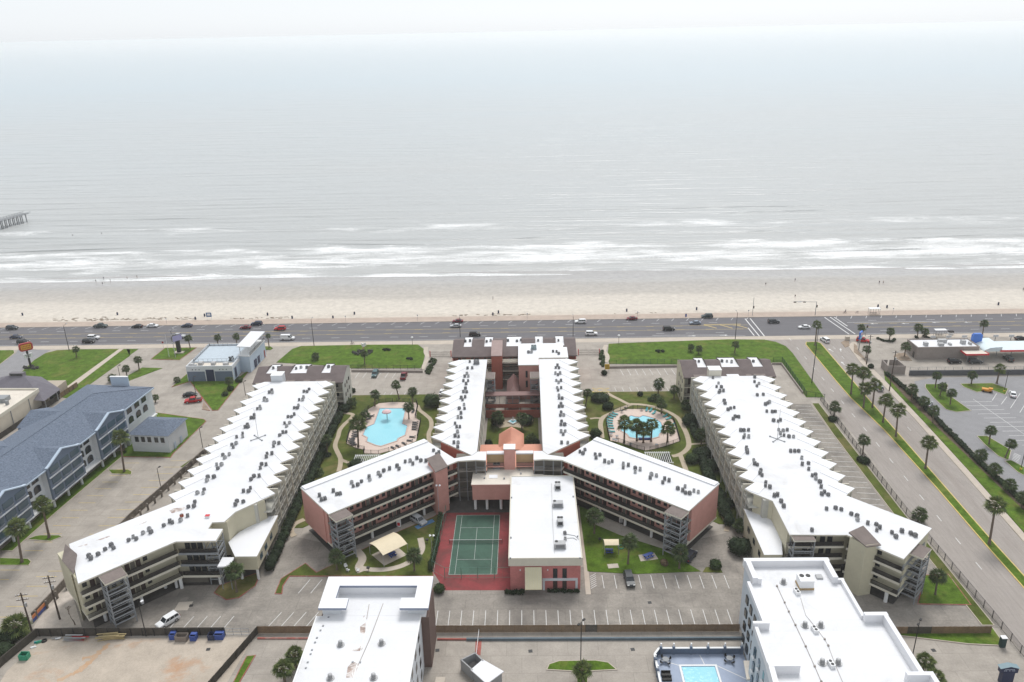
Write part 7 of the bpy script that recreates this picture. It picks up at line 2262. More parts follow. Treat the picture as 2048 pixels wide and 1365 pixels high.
wall_thing('low wall at the right end of the sea side lot', [(94.12,268.81),(97.34,268.71),(96.95,243.90)], .8, .3, GREYB)
wall_thing('dark retaining wall under the chain fence by the grey lot', [(138.6, 257.6), (175, 257.2), (215, 257.0)], 1.9, .35, mat('dark_wall', (0.10, 0.105, 0.115), 0.9, 0.15, .4), None)
t = wall_thing('stained block wall between the blue hotel lot and the left condominium', [(-90.8, 208), (-94.3, 189), (-97.5, 173), (-100.2, 149), (-101.2, 135.5)], 1.9, .25, mat('stained_wall', (0.22, 0.19, 0.16), 0.95, 0.3, .6, 3.0), None)
for i in range(24):
    a = lerp((-90.6, 209), (-101.2, 136), i / 23)
    box('wall_pier', a[0] - .2 + (.5 if i > 12 else .25), a[0] + .2 + (.5 if i > 12 else .25), a[1] - .2, a[1] + .2, 0, 2.0, MATS['stained_wall'], t)
t = wall_thing('dark yard wall across the bottom left', [(-97.5, 130.6), (-58.3, 130.6)], 1.9, .2, WOODG)
for i in range(17):
    box('wall_post', -97 + i * 2.4, -96.85 + i * 2.4, 130.4, 130.5, 0, 2.0, DARK, t)
wall_thing('dark yard wall running to the bottom left corner', [(-97.5, 130.6), (-99.8, 122.5), (-101.5, 112)], 1.9, .2, WOODG)
wall_thing('blue grey retaining wall below the long wooden fence', [(-8.0, 128.6), (47.5, 128.4)], .55, .4, mat('slate_wall', (0.13, 0.165, 0.19), 0.9, 0.15, .5), None)
wall_thing('red painted kerb wall left of the service entrance', [(-51.0, 129.4), (-36.0, 129.2)], .25, .35, KRED)
t = wall_thing('red painted kerb wall at the hotel service court', [(-14.0, 128.8), (-8.2, 128.7)], .3, .35, KRED)

def board_fence(label, A, B, h=1.9, m=WOOD, panel=2.4):
    t = thing('wooden_fence', label, 'fence', (A[0], A[1], 0))
    L = math.hypot(B[0] - A[0], B[1] - A[1])
    k = max(1, round(L / panel))
    ang = math.atan2(B[1] - A[1], B[0] - A[0])
    variants = []
    for v in range(4):
        mb = MB()
        nb = 15
        for i in range(nb):
            w = L / k / nb
            hh = h + random.uniform(-.04, .04)
            mb.box(i * w + .008, (i + 1) * w - .008, -.012 + random.uniform(-.008, .008), .012, .04, hh)
        mb.box(0, L / k, .012, .07, .4, .5)
        mb.box(0, L / k, .012, .07, h - .4, h - .3)
        variants.append(mb.mesh('fence_panel', (WOODG if v == 3 else m)))
    for i in range(k):
        p = lerp(A, B, i / k)
        o = bpy.data.objects.new('fence_panel', variants[random.choice((0, 1, 2, 0, 1, 2, 3))])
        col.objects.link(o)
        o.location = (p[0], p[1], 0)
        o.rotation_euler = (0, 0, ang)
        adopt(o, t)
        rbox('fence_post', p[0] - .08 * math.sin(ang), p[1] + .08, .1, .1, 0, h - .1, ang, WOODG, t)
    return t
board_fence('long brown board fence behind the front car park', (-51.5, 130.9), (47.4, 130.6))
board_fence('brown board fence right of the front right hotel', (66.5, 129.6), (97.5, 129.5))
board_fence('grey board fence running down beside the bottom left yard', (-51.5, 130.9), (-57.3, 112.0), m=WOODG)
board_fence('brown board fence beside the corner lawn and hotel drive', (-155.58,256.63), (-156.41,247.17))
board_fence('weathered grey fence behind the cream shop', (-156.32,246.40), (-159.69,213.32), m=WOODG)
gt = thing('chain_gate', 'open wire gate at the end of the yard wall', 'gate', (-55.7, 130.5, 0))
mb = MB()
for z in (.1, .9, 1.7):
    mb.bar((-58.1, 130.5, z), (-53.2, 130.5, z), .06)
for x in (-58.1, -56.5, -54.8, -53.2):
    mb.bar((x, 130.5, 0), (x, 130.5, 1.8), .06)
mb.build('gate_frame', STEEL, gt)
for s, l_ in ((-1, 'left'), (1, 'right')):
    t = thing('drive_gate', 'ornate dark iron gate across the %s seafront drive' % l_, 'gate', (s * 28.2, 280.6, 0))
    for a, b in ((s * 24.4, s * 28.1), (s * 28.3, s * 32.0)):
        mb = MB()
        for z in (.15, 1.0, 1.9):
            mb.bar((a, 280.6, z), (b, 280.6, z), .06)
        for i in range(13):
            x = a + (b - a) * i / 12
            mb.bar((x, 280.6, 0.1), (x, 280.6, 2.0 + .35 * math.sin(i / 12 * math.pi)), .045)
        mb.build('gate_leaf', DARK, t)
    for x in (24.2, 32.2):
        box('gate_post', s * x - .2, s * x + .2, 280.4, 280.8, 0, 2.4, ROSE, t)

# white pergolas behind the pink wings
for s, pts, l_ in ((-1, [(-44.99,200.87),(-37.91,200.57),(-37.33,197.13),(-43.18,197.25)], 'left'), (1, [(37.90,200.56),(45.25,200.74),(45.00,195.43),(41.19,195.03)], 'right')):
    t = thing('pergola', 'white slatted pergola between the %s pool and the pink wing' % l_, 'pergola', (pts[0][0], pts[0][1], 0))
    x0, x1 = min(p[0] for p in pts), max(p[0] for p in pts)
    y0, y1 = min(p[1] for p in pts), max(p[1] for p in pts)
    for y in (y0, y1):
        box('beam', x0, x1, y - .08, y + .08, 2.2, 2.4, WHITE, t)
    n = int((x1 - x0) / .55)
    for i in range(n):
        x = x0 + .2 + i * .55
        box('slat', x - .06, x + .06, y0 - .3, y1 + .3, 2.4, 2.52, WHITE, t)
    for x in (x0 + .2, x1 - .2):
        for y in (y0, y1):
            box('post', x - .1, x + .1, y - .1, y + .1, 0, 2.2, WHITE, t)

# ---------------------------------------------------------------- canopies, picnic things
def canopy(c4, z, label, m=TARP, rise=.5):
    t = thing('shade_canopy', label, 'canopy', (sum(p[0] for p in c4) / 4, sum(p[1] for p in c4) / 4, 0))
    a, b, c, d = [Vector((p[0], p[1], z)) for p in c4]     # a-b ridge-parallel
    mb = MB()
    for i in range(6):
        t0, t1 = i / 6, (i + 1) / 6
        f = lambda s_: math.sin(s_ * math.pi) * rise
        p0, p1 = a.lerp(d, t0), b.lerp(c, t0)
        q0, q1 = a.lerp(d, t1), b.lerp(c, t1)
        p0, p1, q0, q1 = p0 + Vector((0, 0, f(t0))), p1 + Vector((0, 0, f(t0))), q0 + Vector((0, 0, f(t1))), q1 + Vector((0, 0, f(t1)))
        mb.face([p0, q0, q1, p1])
        mb.face([p0 - Vector((0, 0, .06)), p1 - Vector((0, 0, .06)), q1 - Vector((0, 0, .06)), q0 - Vector((0, 0, .06))])
    mb.build('canopy_top', m, t)
    for p in (a, b, c, d):
        column(p.x, p.y, 0, z, .07, GALV, t, 'post')
    return t
canopy([(-32.97, 157.2), (-27.9, 161.6), (-23.9, 156.9), (-28.9, 152.5)], 3.3, 'large cream fabric canopy over the picnic patio', rise=.7)
struct(prism('picnic_patio', [(-32.6, 157.0), (-27.9, 161.2), (-24.2, 156.9), (-28.9, 152.9)], 0, .19, CONC_L))
canopy([(22.3, 158.9), (25.9, 158.9), (25.7, 156.5), (22.4, 156.5)], 2.7, 'small cream canopy over tables on the barbecue lawn', rise=.3)
def picnic_table(x, y, rz, m, label, z=.1, L=1.8):
    t = thing('picnic_table', label, 'picnic table', (x, y, z), rz)
    for nm, b in (('tabletop', (-L / 2, L / 2, -.4, .4, .7, .76)), ('bench_seat', (-L / 2, L / 2, -.85, -.55, .42, .47)), ('bench_seat', (-L / 2, L / 2, .55, .85, .42, .47)), ('trestle', (-L * .35, -L * .35 + .08, -.7, .7, .0, .42)), ('trestle', (L * .35 - .08, L * .35, -.7, .7, .0, .42)), ('trestle', (-.05, .05, -.2, .2, .0, .7))):
        mb = MB()
        mb.box(*b)
        o = mb.build(nm, m)
        o.parent = t
    return t
picnic_table(-27.6, 156.6, .7, DBLUE, 'right blue picnic table under the large cream canopy', .19)
picnic_table(-29.4, 157.8, .7, DBLUE, 'left blue picnic table under the large cream canopy', .19)
picnic_table(23.6, 157.4, 0, DBLUE, 'blue picnic table under the small cream canopy')
p = (32.51,155.39)
picnic_table(p[0], p[1], .5, DBLUE, 'bright blue picnic table in the open on a slab', .14, 2.4)
struct(prism('table_slab', [(p[0] - 2, p[1] - 1.6), (p[0] + 2.2, p[1] - .8), (p[0] + 1.6, p[1] + 1.6), (p[0] - 2.2, p[1] + .8)], 0, .14, CONC_L))
struct(prism('horseshoe_slab', [(22.66,152.83),(25.11,153.06),(25.26,151.55),(22.82,151.27)], 0, .14, CONC_L))
def chair(x, y, rz, m, label):
    t = thing('garden_chair', label, 'chair', (x, y, .1), rz)
    for nm, b in (('seat', (-.3, .3, -.3, .3, .32, .38)), ('backrest', (-.3, .3, .26, .34, .38, .95)), ('armrest', (-.38, -.28, -.3, .3, .5, .55)), ('armrest', (.28, .38, -.3, .3, .5, .55)), ('leg', (-.3, -.24, -.3, -.24, 0, .32)), ('leg', (.24, .3, -.3, -.24, 0, .32)), ('leg', (-.3, -.24, .24, .3, 0, .32)), ('leg', (.24, .3, .24, .3, 0, .32))):
        mb = MB()
        mb.box(*b)
        o = mb.build(nm, m)
        o.parent = t
for i, (c, rz) in enumerate(zip([(-37.77,152.46),(-36.95,151.01),(-34.61,150.92)], (.6, 2.6, 1.5))):
    chair(c[0], c[1], rz, WPLAS, ('farther of two white chairs on the picnic lawn', 'nearer of two white chairs on the picnic lawn', 'single white chair beside the picnic path')[i])
for i, c in enumerate([(-32.30,151.14),(-20.83,155.44),(-19.95,161.78)] + [(21.75,161.53)]):
    t = thing('barbecue_grill', ('dark barbecue grill on the picnic path', 'dark barbecue grill beside the canopy palm', 'dark barbecue grill near the tennis fence', 'dark barbecue grill left of the small canopy')[i], 'grill', (c[0], c[1], .1))
    column(c[0], c[1], .1, .8, .06, DARK, t, 'post')
    box('fire_box', c[0] - .35, c[0] + .35, c[1] - .25, c[1] + .25, .8, 1.15, BLACK, t)
p = (26.60,159.22)
t = thing('hose_ring', 'green coiled ring on the barbecue lawn', 'ring', (p[0], p[1], .1))
mb = MB()
for i in range(16):
    a, b = i * math.pi / 8, (i + 1) * math.pi / 8
    mb.bar((p[0] + .7 * math.cos(a), p[1] + .7 * math.sin(a), .25), (p[0] + .7 * math.cos(b), p[1] + .7 * math.sin(b), .25), .2)
mb.build('coil', GPLAS, t)

# fountain in the inner court
struct(prism('fountain_plaza', [(-5.00,223.46),(-2.90,228.29),(2.72,228.15),(6.65,228.67),(6.34,225.60),(3.28,222.66),(3.28,220.88),(-0.56,222.16),(-4.11,221.06)], 0, .13, PATH))
p = (0.09,224.95)
ft = thing('fountain', 'white square fountain with a small statue in the inner court', 'fountain', (p[0], p[1], .13))
for k, (r, z0, z1, m) in enumerate(((1.75, .13, .55, WHITE), (1.35, .55, .58, PW), (.55, .55, .95, WHITE))):
    rbox(('basin', 'water', 'pedestal')[k], p[0], p[1], r * 1.41, r * 1.41, z0, z1, math.pi / 4, m, ft)
mb = MB()
mb.tube([(p[0], p[1], .95), (p[0], p[1], 1.3), (p[0], p[1], 1.6), (p[0], p[1], 1.8), (p[0], p[1], 1.95), (p[0], p[1], 2.1)], [.25, .16, .22, .1, .14, .05], 8)
mb.build('statue', WHITE, ft)

# ---------------------------------------------------------------- poles, lamps and signals
def street_lamp(x, y, h, label, arm=(0, 2.2), m=STEEL, group='street lamps'):
    t = thing('street_lamp', label, 'street lamp', (x, y, 0), 0, group)
    mb = MB()
    mb.tube([(x, y, 0), (x, y, h)], [.1 + h * .004, .08], 8)
    mb.build('pole', m, t)
    mb = MB()
    mb.bar((x, y, h - .1), (x + arm[0], y + arm[1], h + .15), .07)
    mb.build('arm', m, t)
    rbox('lamp_head', x + arm[0], y + arm[1], .35, .7, h + .05, h + .22, 0, GALV, t)
    return t
for c, h, l_ in (((-177.76,292.28), 10.5, 'tall street lamp at the corner lawn'), ((-131.29,283.33), 11.0, 'tall street lamp behind the pylon sign island'), ((-80.01,293.90), 11.0, 'tall street lamp at the left end of the seafront lawn'), ((-22.27,301.44), 8.5, 'street lamp left of the central shingle block'),
                 ((23.38,300.45), 8.5, 'street lamp right of the central shingle block'), ((87.17,295.19), 11.0, 'street lamp over the right seafront lawn'), ((102.77,252.09), 20.0, 'very tall dark lamp mast beside the avenue')):
    street_lamp(c[0], c[1], h, l_, m=DARK)
def lot_lamp(x, y, h, label, m=DARK, twin=False, rz=0.0, pale=False, base=None):
    t = thing('lot_lamp', label, 'lamp post', (x, y, 0), 0, 'car park lamps')
    mb = MB()
    mb.tube([(x, y, 0), (x, y, h)], [.1, .08], 8)
    mb.build('pole', m, t)
    if base:
        column(x, y, 0, .7, .3, base, t, 'pole_base')
    for sgn in ((-1, 1) if twin else (1,)):
        mb = MB()
        mb.bar((x, y, h), (x + sgn * .7 * math.cos(rz), y + sgn * .7 * math.sin(rz), h + .05), .07)
        mb.build('arm', m, t)
        rbox('lamp_head', x + sgn * .85 * math.cos(rz), y + sgn * .85 * math.sin(rz), .6, .4, h - .02, h + .18, rz, WPLAS if pale else m, t)
for c, h, l_, tw_, pale in (((-74.62,130.30), 8.2, 'lamp post behind the white car at the yard wall', False, True), ((-96.35,188.30), 6.0, 'lamp post at the stained wall in the hotel lot', False, False), ((-93.21,210.67), 6.5, 'lamp post on the drive below the annex', False, False), ((-92.43,247.84), 5.0, 'lamp post beside the first teeth of the left roof', False, False),
                            ((14.53,122.25), 9.8, 'black twin lamp post on the front lot island', True, False), ((79.08,123.31), 8.4, 'black twin lamp post right of the front right hotel', True, False), ((-143.91,264.36), 4.6, 'slim lamp post beside the narrow drive island', False, False), ((-111.03,250.99), 5.5, 'slim lamp post at the restaurant lawn', False, False)):
    lot_lamp(c[0], c[1], h, l_, DARK, tw_, .9 if tw_ else 1.2, pale)
for c, l_ in (((163.25,243.01), 'black lamp post with yellow base by the grey lot\'s far island'), ((139.91,192.93), 'black lamp post with yellow base on the grey lot\'s edge island')):
    lot_lamp(c[0], c[1], 7.5, l_, DARK, False, .3, False, mat('yellow_base', (0.55, 0.45, 0.05), 0.7, 0.1))
for c, h, l_ in (((-18.10,172.84), 9.5, 'tennis flood light pole beside the pink tower'), ((-18.03,155.83), 6.5, 'tennis flood light pole at the left fence')):
    t = thing('flood_light', l_, 'flood light', (c[0], c[1], 0))
    mb = MB()
    mb.tube([(c[0], c[1], 0), (c[0], c[1], h)], [.09, .06], 8)
    mb.build('pole', GALV, t)
    for dx in (-.4, .4):
        mb = MB()
        mb.tube([(c[0] + dx, c[1], h), (c[0] + dx + .25, c[1] - .1, h - .3)], [.12, .34], 10)
        mb.build('lamp_head', WPLAS, t)
def utility_pole(c, h, label, arms=2):
    t = thing('utility_pole', label, 'utility pole', (c[0], c[1], 0), 0, 'utility poles')
    mb = MB()
    mb.tube([(c[0], c[1], 0), (c[0], c[1], h)], [.2, .13], 8)
    mb.build('pole', POLEW, t)
    for k in range(arms):
        mb = MB()
        mb.bar((c[0] - 1.1, c[1] - .25, h - .6 - k * 1.1), (c[0] + 1.1, c[1] + .25, h - .6 - k * 1.1), .12)
        o = mb.build('crossarm', POLEW, t)
        for dx in (-.95, -.5, .5, .95):
            column(c[0] + dx, c[1] + dx * .22, h - .55 - k * 1.1, h - .3 - k * 1.1, .06, WPLAS, o, 'insulator')
    column(c[0] + .35, c[1], h - 3.4, h - 2.5, .26, GALV, t, 'transformer')
for c, h, l_, n in (((-95.56,135.62), 11.3, 'utility pole beside the left building\'s end wall', 2), ((-99.14,131.52), 10.2, 'utility pole beside the broad fan palm', 2), ((126.28,245.07), 14.6, 'tall utility pole between verge and hedge', 1), ((127.66,267.71), 11.5, 'utility pole near the dumpster enclosure', 1)):
    utility_pole(c, h, l_, n)
# traffic signals
def signal_head(x, y, z, par, horiz=False):
    s = rbox('signal_head', x, y, 1.1 if horiz else .4, .3, z, z + (.4 if horiz else 1.1), 0, BLACK, par)
    for i, m in enumerate((flat('signal_red', (.25, .01, .01), .4), flat('signal_amber', (.25, .13, .01), .4), flat('signal_green', (.01, .18, .06), .4))):
        mb = MB()
        o_ = (x - .35 + .35 * i, z + .2) if horiz else (x, z + .9 - .35 * i)
        mb.tube([(o_[0], y - .17, o_[1]), (o_[0], y - .15, o_[1])], .13, 10)
        mb.build('lens', m, s)
c = (127.46,321.60)
ts = thing('traffic_signal', 'traffic signal with long arm on the seaward side of the junction', 'traffic signal', (c[0], c[1], 0))
mb = MB()
mb.tube([(c[0], c[1], 0), (c[0], c[1], 6.2)], [.16, .1], 8)
mb.build('pole', STEEL, ts)
mb = MB()
mb.bar((c[0], c[1], 6.0), (c[0] - 9.5, c[1], 6.3), .12)
mb.build('arm', STEEL, ts)
for dx in (-9.2, -5.2):
    signal_head(c[0] + dx, c[1] - .25, 5.9, ts, True)
rbox('street_name_sign', c[0] - 7.2, c[1] - .2, 1.6, .06, 6.0, 6.4, 0, WPLAS, ts)
signal_head(c[0] + .3, c[1] - .25, 3.6, ts)
for c, l_ in (((101.04,322.05), 'signal pole on the promenade at the left crosswalk'), ((138.77,296.66), 'signal pole at the drive-in corner')):
    t = thing('traffic_signal', l_, 'traffic signal', (c[0], c[1], 0))
    column(c[0], c[1], 0, 8.2 if 'promenade' in l_ else 4.4, .1, STEEL, t, 'pole')
    signal_head(c[0] + .25, c[1] - .2, 3.4, t)
# flag poles
for c, h, l_ in (((-133.78,283.42), 9.5, 'left bare flagpole on the pylon sign island'), ((-131.13,283.01), 9.5, 'right bare flagpole on the pylon sign island')):
    t = thing('flagpole', l_, 'flagpole', (c[0], c[1], .1))
    mb = MB()
    mb.tube([(c[0], c[1], 0), (c[0], c[1], h)], [.08, .04], 8)
    mb.build('pole', WPLAS, t)
    mb = MB()
    mb.tube([(c[0], c[1], h), (c[0], c[1], h + .2)], [.1, .02], 8)
    mb.build('finial', GALV, t)

# ---------------------------------------------------------------- signs
c = (-182.94,274.78)
sg = thing('pylon_sign', 'red and yellow pylon sign with white message board on the corner lawn', 'sign', (c[0], c[1], 0))
column(c[0], c[1], 0, 7.4, .38, DARK, sg, 'pole')
RS = flat('sign_red', (.38, .03, .03), .4)
def rounded(w, h, r, n=4):
    P = []
    for cx, cz, a0 in ((w / 2 - r, h / 2 - r, 0), (-w / 2 + r, h / 2 - r, 90), (-w / 2 + r, -h / 2 + r, 180), (w / 2 - r, -h / 2 + r, 270)):
        for i in range(n + 1):
            a = math.radians(a0 + 90 * i / n)
            P.append((cx + r * math.cos(a), cz + r * math.sin(a)))
    return P
def sign_plate(name, P, th, loc, rz, m, parent):
    n = len(P)
    V = [(x, -th / 2, z) for x, z in P] + [(x, th / 2, z) for x, z in P]
    F = [tuple(range(n)), tuple(range(2 * n - 1, n - 1, -1))] + [(i, i + n, (i + 1) % n + n, (i + 1) % n) for i in range(n)]
    o = mesh(name, V, F, m)
    o.location = loc
    o.rotation_euler = (0, 0, rz)
    adopt(o, parent)
    return o
RZS = 0.75
sign_plate('sign_cabinet', rounded(4.6, 3.0, .9), .9, (c[0], c[1], 8.6), RZS, RS, sg)
f = sign_plate('sign_face', rounded(3.4, 1.9, .35), 1.0, (c[0], c[1], 8.6), RZS, flat('sign_yellow', (.62, .36, .03), .4), sg)
for k in range(2):                                  # two rows of worn red lettering, unreadable at this distance
    for i in range(6):
        sign_plate('lettering', rounded(.32, .5 if i % 2 else .42, .08, 1), 1.04, (c[0] + (-1.25 + i * .5) * math.cos(RZS), c[1] + (-1.25 + i * .5) * math.sin(RZS), 8.95 - k * .75), RZS, RS, f)
mbx = sign_plate('message_board', rounded(2.8, 1.7, .05, 1), .7, (c[0], c[1], 5.0), RZS, WPLAS, sg)
for k in range(3):
    sign_plate('lettering', rounded(1.9 - .3 * k, .16, .03, 1), .74, (c[0], c[1], 5.4 - k * .4), RZS, DARK, mbx)
c = (-131.64,287.92)
sg = thing('pylon_sign', 'dark pylon with slanted lilac sign box on the kerbed island', 'sign', (c[0], c[1], .1))
box('pylon', c[0] - .7, c[0] + .7, c[1] - .5, c[1] + .5, .1, 5.2, DARK, sg)
box('plinth', c[0] - 1.8, c[0] + 1.8, c[1] - 1.0, c[1] + 1.0, .1, .5, CONC_L, sg)
sign_plate('sign_box', rounded(3.8, 2.2, .1, 1), 1.0, (c[0] - .1, c[1], 6.4), .95, flat('lilac', (.36, .34, .55), .4), sg)
sign_plate('sign_edge', rounded(3.9, 2.3, .1, 1), .8, (c[0] - .1, c[1], 6.4), .95, DARK, sg)
c = (-58.91,287.43)
sg = thing('garden_sign', 'white two sided sign standing in the seafront lawn bed', 'sign', (c[0], c[1], .1))
for s_, rz in ((-1, .5), (1, -.5)):
    sign_plate('sign_panel', rounded(1.9, 1.4, .08, 1), .15, (c[0] + s_ * .35, c[1], 2.6), rz + math.pi / 2, WPLAS, sg)
box('post', c[0] - .12, c[0] + .12, c[1] - .12, c[1] + .12, .1, 2.4, ROSE, sg)
c = (130.44,281.96)
sg = thing('pylon_sign', 'blue and white drive-in pylon sign at the avenue corner', 'sign', (c[0], c[1], 0))
column(c[0], c[1], 0, 4.6, .2, GALV, sg, 'pole')
sign_plate('sign_box', rounded(2.6, 3.0, .2, 2), .6, (c[0], c[1], 6.0), .9, MATS['sign_blue'], sg)
f = sign_plate('sign_face', rounded(2.2, .9, .1, 1), .66, (c[0], c[1], 6.5), .9, WPLAS, sg)
sign_plate('lettering', rounded(1.6, .3, .1, 1), .7, (c[0], c[1], 6.5), .9, MATS['bright_red'], f)
sign_plate('lower_panel', rounded(2.2, 1.0, .1, 1), .66, (c[0], c[1], 5.2), .9, flat('pale_teal', (.35, .6, .68), .4), sg)
c = (93.24,116.74)
sg = thing('monument_sign', 'navy gabled monument sign in the bottom right corner', 'sign', (c[0], c[1], 0))
box('pier', c[0] - 1.1, c[0] + 1.1, c[1] - .5, c[1] + .5, 0, 2.8, NAVY, sg)
pl = sign_plate('sign_panel', [(-1.6, -.7), (1.6, -.7), (1.6, .35), (0, .75), (-1.6, .35)], .9, (c[0], c[1], 3.3), 0, NAVY, sg)
for k, (w, z) in enumerate(((1.5, 3.45), (1.8, 3.15))):
    for i in range(7):
        if k == 1 and i in (2, 4):
            continue
        sign_plate('lettering', rounded(w / 9, .16, .02, 1), .94, (c[0] - w / 2 + i * w / 6, c[1], z), 0, flat('pale_letter', (.45, .5, .6), .5), pl)
V = [(c[0] - 1.8, c[1] - .6, 3.7), (c[0], c[1] - .6, 4.2), (c[0] + 1.8, c[1] - .6, 3.7), (c[0] - 1.8, c[1] + .6, 3.7), (c[0], c[1] + .6, 4.2), (c[0] + 1.8, c[1] + .6, 3.7)]
mesh('sign_roof', V, [(0, 1, 4, 3), (1, 2, 5, 4)], mat('teal_roof', (0.20, 0.28, 0.31), 0.6, 0.06), sg)
c = (33.54,264.39)
sg = thing('warning_sign', 'yellow warning board at the end of the right drive', 'sign', (c[0], c[1], 0))
sign_plate('board', rounded(1.7, 2.0, .08, 1), .12, (c[0], c[1], 1.9), 0, flat('warning_yellow', (.62, .40, .02), .5), sg)
for dx in (-.6, .6):
    box('post', c[0] + dx - .05, c[0] + dx + .05, c[1] - .05, c[1] + .05, 0, 1.0, STEEL, sg)
for k in range(4):
    sign_plate('lettering', rounded(1.2, .14, .02, 1), .14, (c[0], c[1], 2.5 - k * .4), 0, DARK, sg)
for p, l_ in (((-140.19,293.26), 'red stop sign at the hotel drive mouth'),):
    t = thing('stop_sign', l_, 'sign', (p[0], p[1], 0))
    column(p[0], p[1], 0, 2.2, .04, GALV, t, 'post')
    sign_plate('octagon', [(.42 * math.cos(math.radians(22.5 + 45 * i)), .42 * math.sin(math.radians(22.5 + 45 * i))) for i in range(8)], .03, (p[0], p[1], 2.5), 0, RS, t)
for s_, c, l_ in ((0, (-40.56,292.90), 'left'), (1, (40.81,292.02), 'right')):
    t = thing('globe_lamp', 'white topped post lamp on the %s seafront lawn' % l_, 'lamp', (c[0], c[1], .1))
    column(c[0], c[1], .1, 3.0, .07, DARK, t, 'post')
    mb = MB()
    mb.tube([(c[0], c[1], 3.0), (c[0], c[1], 3.2), (c[0], c[1], 3.5), (c[0], c[1], 3.6)], [.25, .5, .45, .1], 10)
    mb.build('globe', WPLAS, t)

# shelters
for c, lx, l_ in (((167.31,295.58), 4.4, 'glass bus shelter with white roof on the near sidewalk'), ((152.29,321.87), 4.6, 'seafront bus shelter with white roof on the promenade')):
    t = thing('bus_shelter', l_, 'bus shelter', (c[0], c[1], 0))
    z0 = 0.14 if 'promenade' in l_ else 0.02
    box('roof', c[0] - lx / 2, c[0] + lx / 2, c[1] - .9, c[1] + .9, z0 + 2.5, z0 + 2.65, WPLAS, t)
    for i in range(5):
        box('post', c[0] - lx / 2 + .1 + i * (lx - .3) / 4, c[0] - lx / 2 + .2 + i * (lx - .3) / 4, c[1] + .6, c[1] + .7, z0, z0 + 2.5, STEEL, t)
    for x in (c[0] - lx / 2 + .1, c[0] + lx / 2 - .2):
        box('post', x, x + .1, c[1] - .8, c[1] - .7, z0, z0 + 2.5, STEEL, t)
    box('bench', c[0] - 1.4, c[0] + 1.4, c[1], c[1] + .45, z0 + .42, z0 + .5, DARK, t)
c = (172.41,297.09)
t = thing('newspaper_box', 'black and white box beside the near bus shelter', 'box', (c[0], c[1], 0))
box('cabinet', c[0] - .8, c[0] + .8, c[1] - .5, c[1] + .5, 0, .9, WPLAS, t)
box('lid', c[0] - .9, c[0] + .9, c[1] - .6, c[1] + .6, .9, 1.5, DARK, t)
c = (129.90,292.07)
t = thing('utility_cabinet', 'pale cabinet on the sandy corner of the avenue', 'cabinet', (c[0], c[1], 0))
box('cabinet', c[0] - .8, c[0] + .8, c[1] - .5, c[1] + .5, .2, 1.6, CONC_L, t)
box('plinth', c[0] - 1, c[0] + 1, c[1] - .7, c[1] + .7, 0, .2, CONC, t)
struct(prism('sandy_corner', [(126.69,289.84),(131.00,293.42),(128.59,285.99),(126.26,284.47)], 0, .14, DIRT))
struct(prism('sandy_verge', [(131.15,288.59),(131.33,285.89),(129.80,280.68),(129.43,273.11),(127.99,268.30),(128.51,273.14),(127.65,279.47)], 0, .15, DIRT))
struct(prism('drive_in_bed', [(140.65,275.22),(143.23,277.91),(146.20,278.18),(145.46,270.74),(141.27,271.24)], 0, .14, DIRT))

# dumpster house in the front service court
t = thing('trash_house', 'grey walled trash house with half white roof in the front service court', 'enclosure', (-4.6, 118.4, 0))
A_, B_, C_, D_, E_, F_ = (-8.6, 120.7), (-6.0, 122.5), (-4.4, 120.4), (-6.3, 118.1), (-0.7, 117.6), (-3.4, 114.9)
for a, b in ((A_, B_), (A_, D_), (B_, C_)):
    strip('wall', a, b, .25, 0, 2.4, mat('grey_wall', (0.33, 0.33, 0.33), .9, .08), t, .2)
prism('store_room', [D_, C_, E_, F_], 0, 2.2, MATS['grey_wall'], t)
prism('white_roof', shrink([D_, C_, E_, F_], -.25), 2.2, 2.4, ROOFW2, t)
bn = thing('dumpster', 'dark blue dumpster inside the trash house', 'dumpster', (-6.4, 120.4, 0))
rbox('bin', -6.5, 120.4, 1.8, 1.3, .1, 1.2, .75, NAVY, bn)
rbox('lid', -6.5, 120.4, 1.9, 1.4, 1.2, 1.3, .75, DARK, bn)
rmp = struct(prism('red_ramp', [(-6.37,129.35),(-5.06,129.51),(-5.16,124.35),(-6.22,124.68)], 0, .05, KRED))
hd = thing('handrail', 'thin white rail beside the red painted ramp', 'rail', (*(-5.90,127.27), 0))
a, b = [(-5.75,130.68),(-5.95,123.43)]
mb = MB()
mb.bar((*a, 1.0), (*b, 1.0), .08)
for i in range(4):
    c = lerp(a, b, i / 3)
    mb.bar((*c, 0), (*c, 1.0), .07)
mb.build('rail', WHITE, hd)
st = thing('concrete_steps', 'grey concrete steps beside the front centre hotel', 'steps', (-12.4, 116.5, 0))
for i in range(6):
    box('step', -13.4, -11.6, 118.2 - i * .5, 118.7 - i * .5, 0, .1 + i * .14, CONC_L, st)
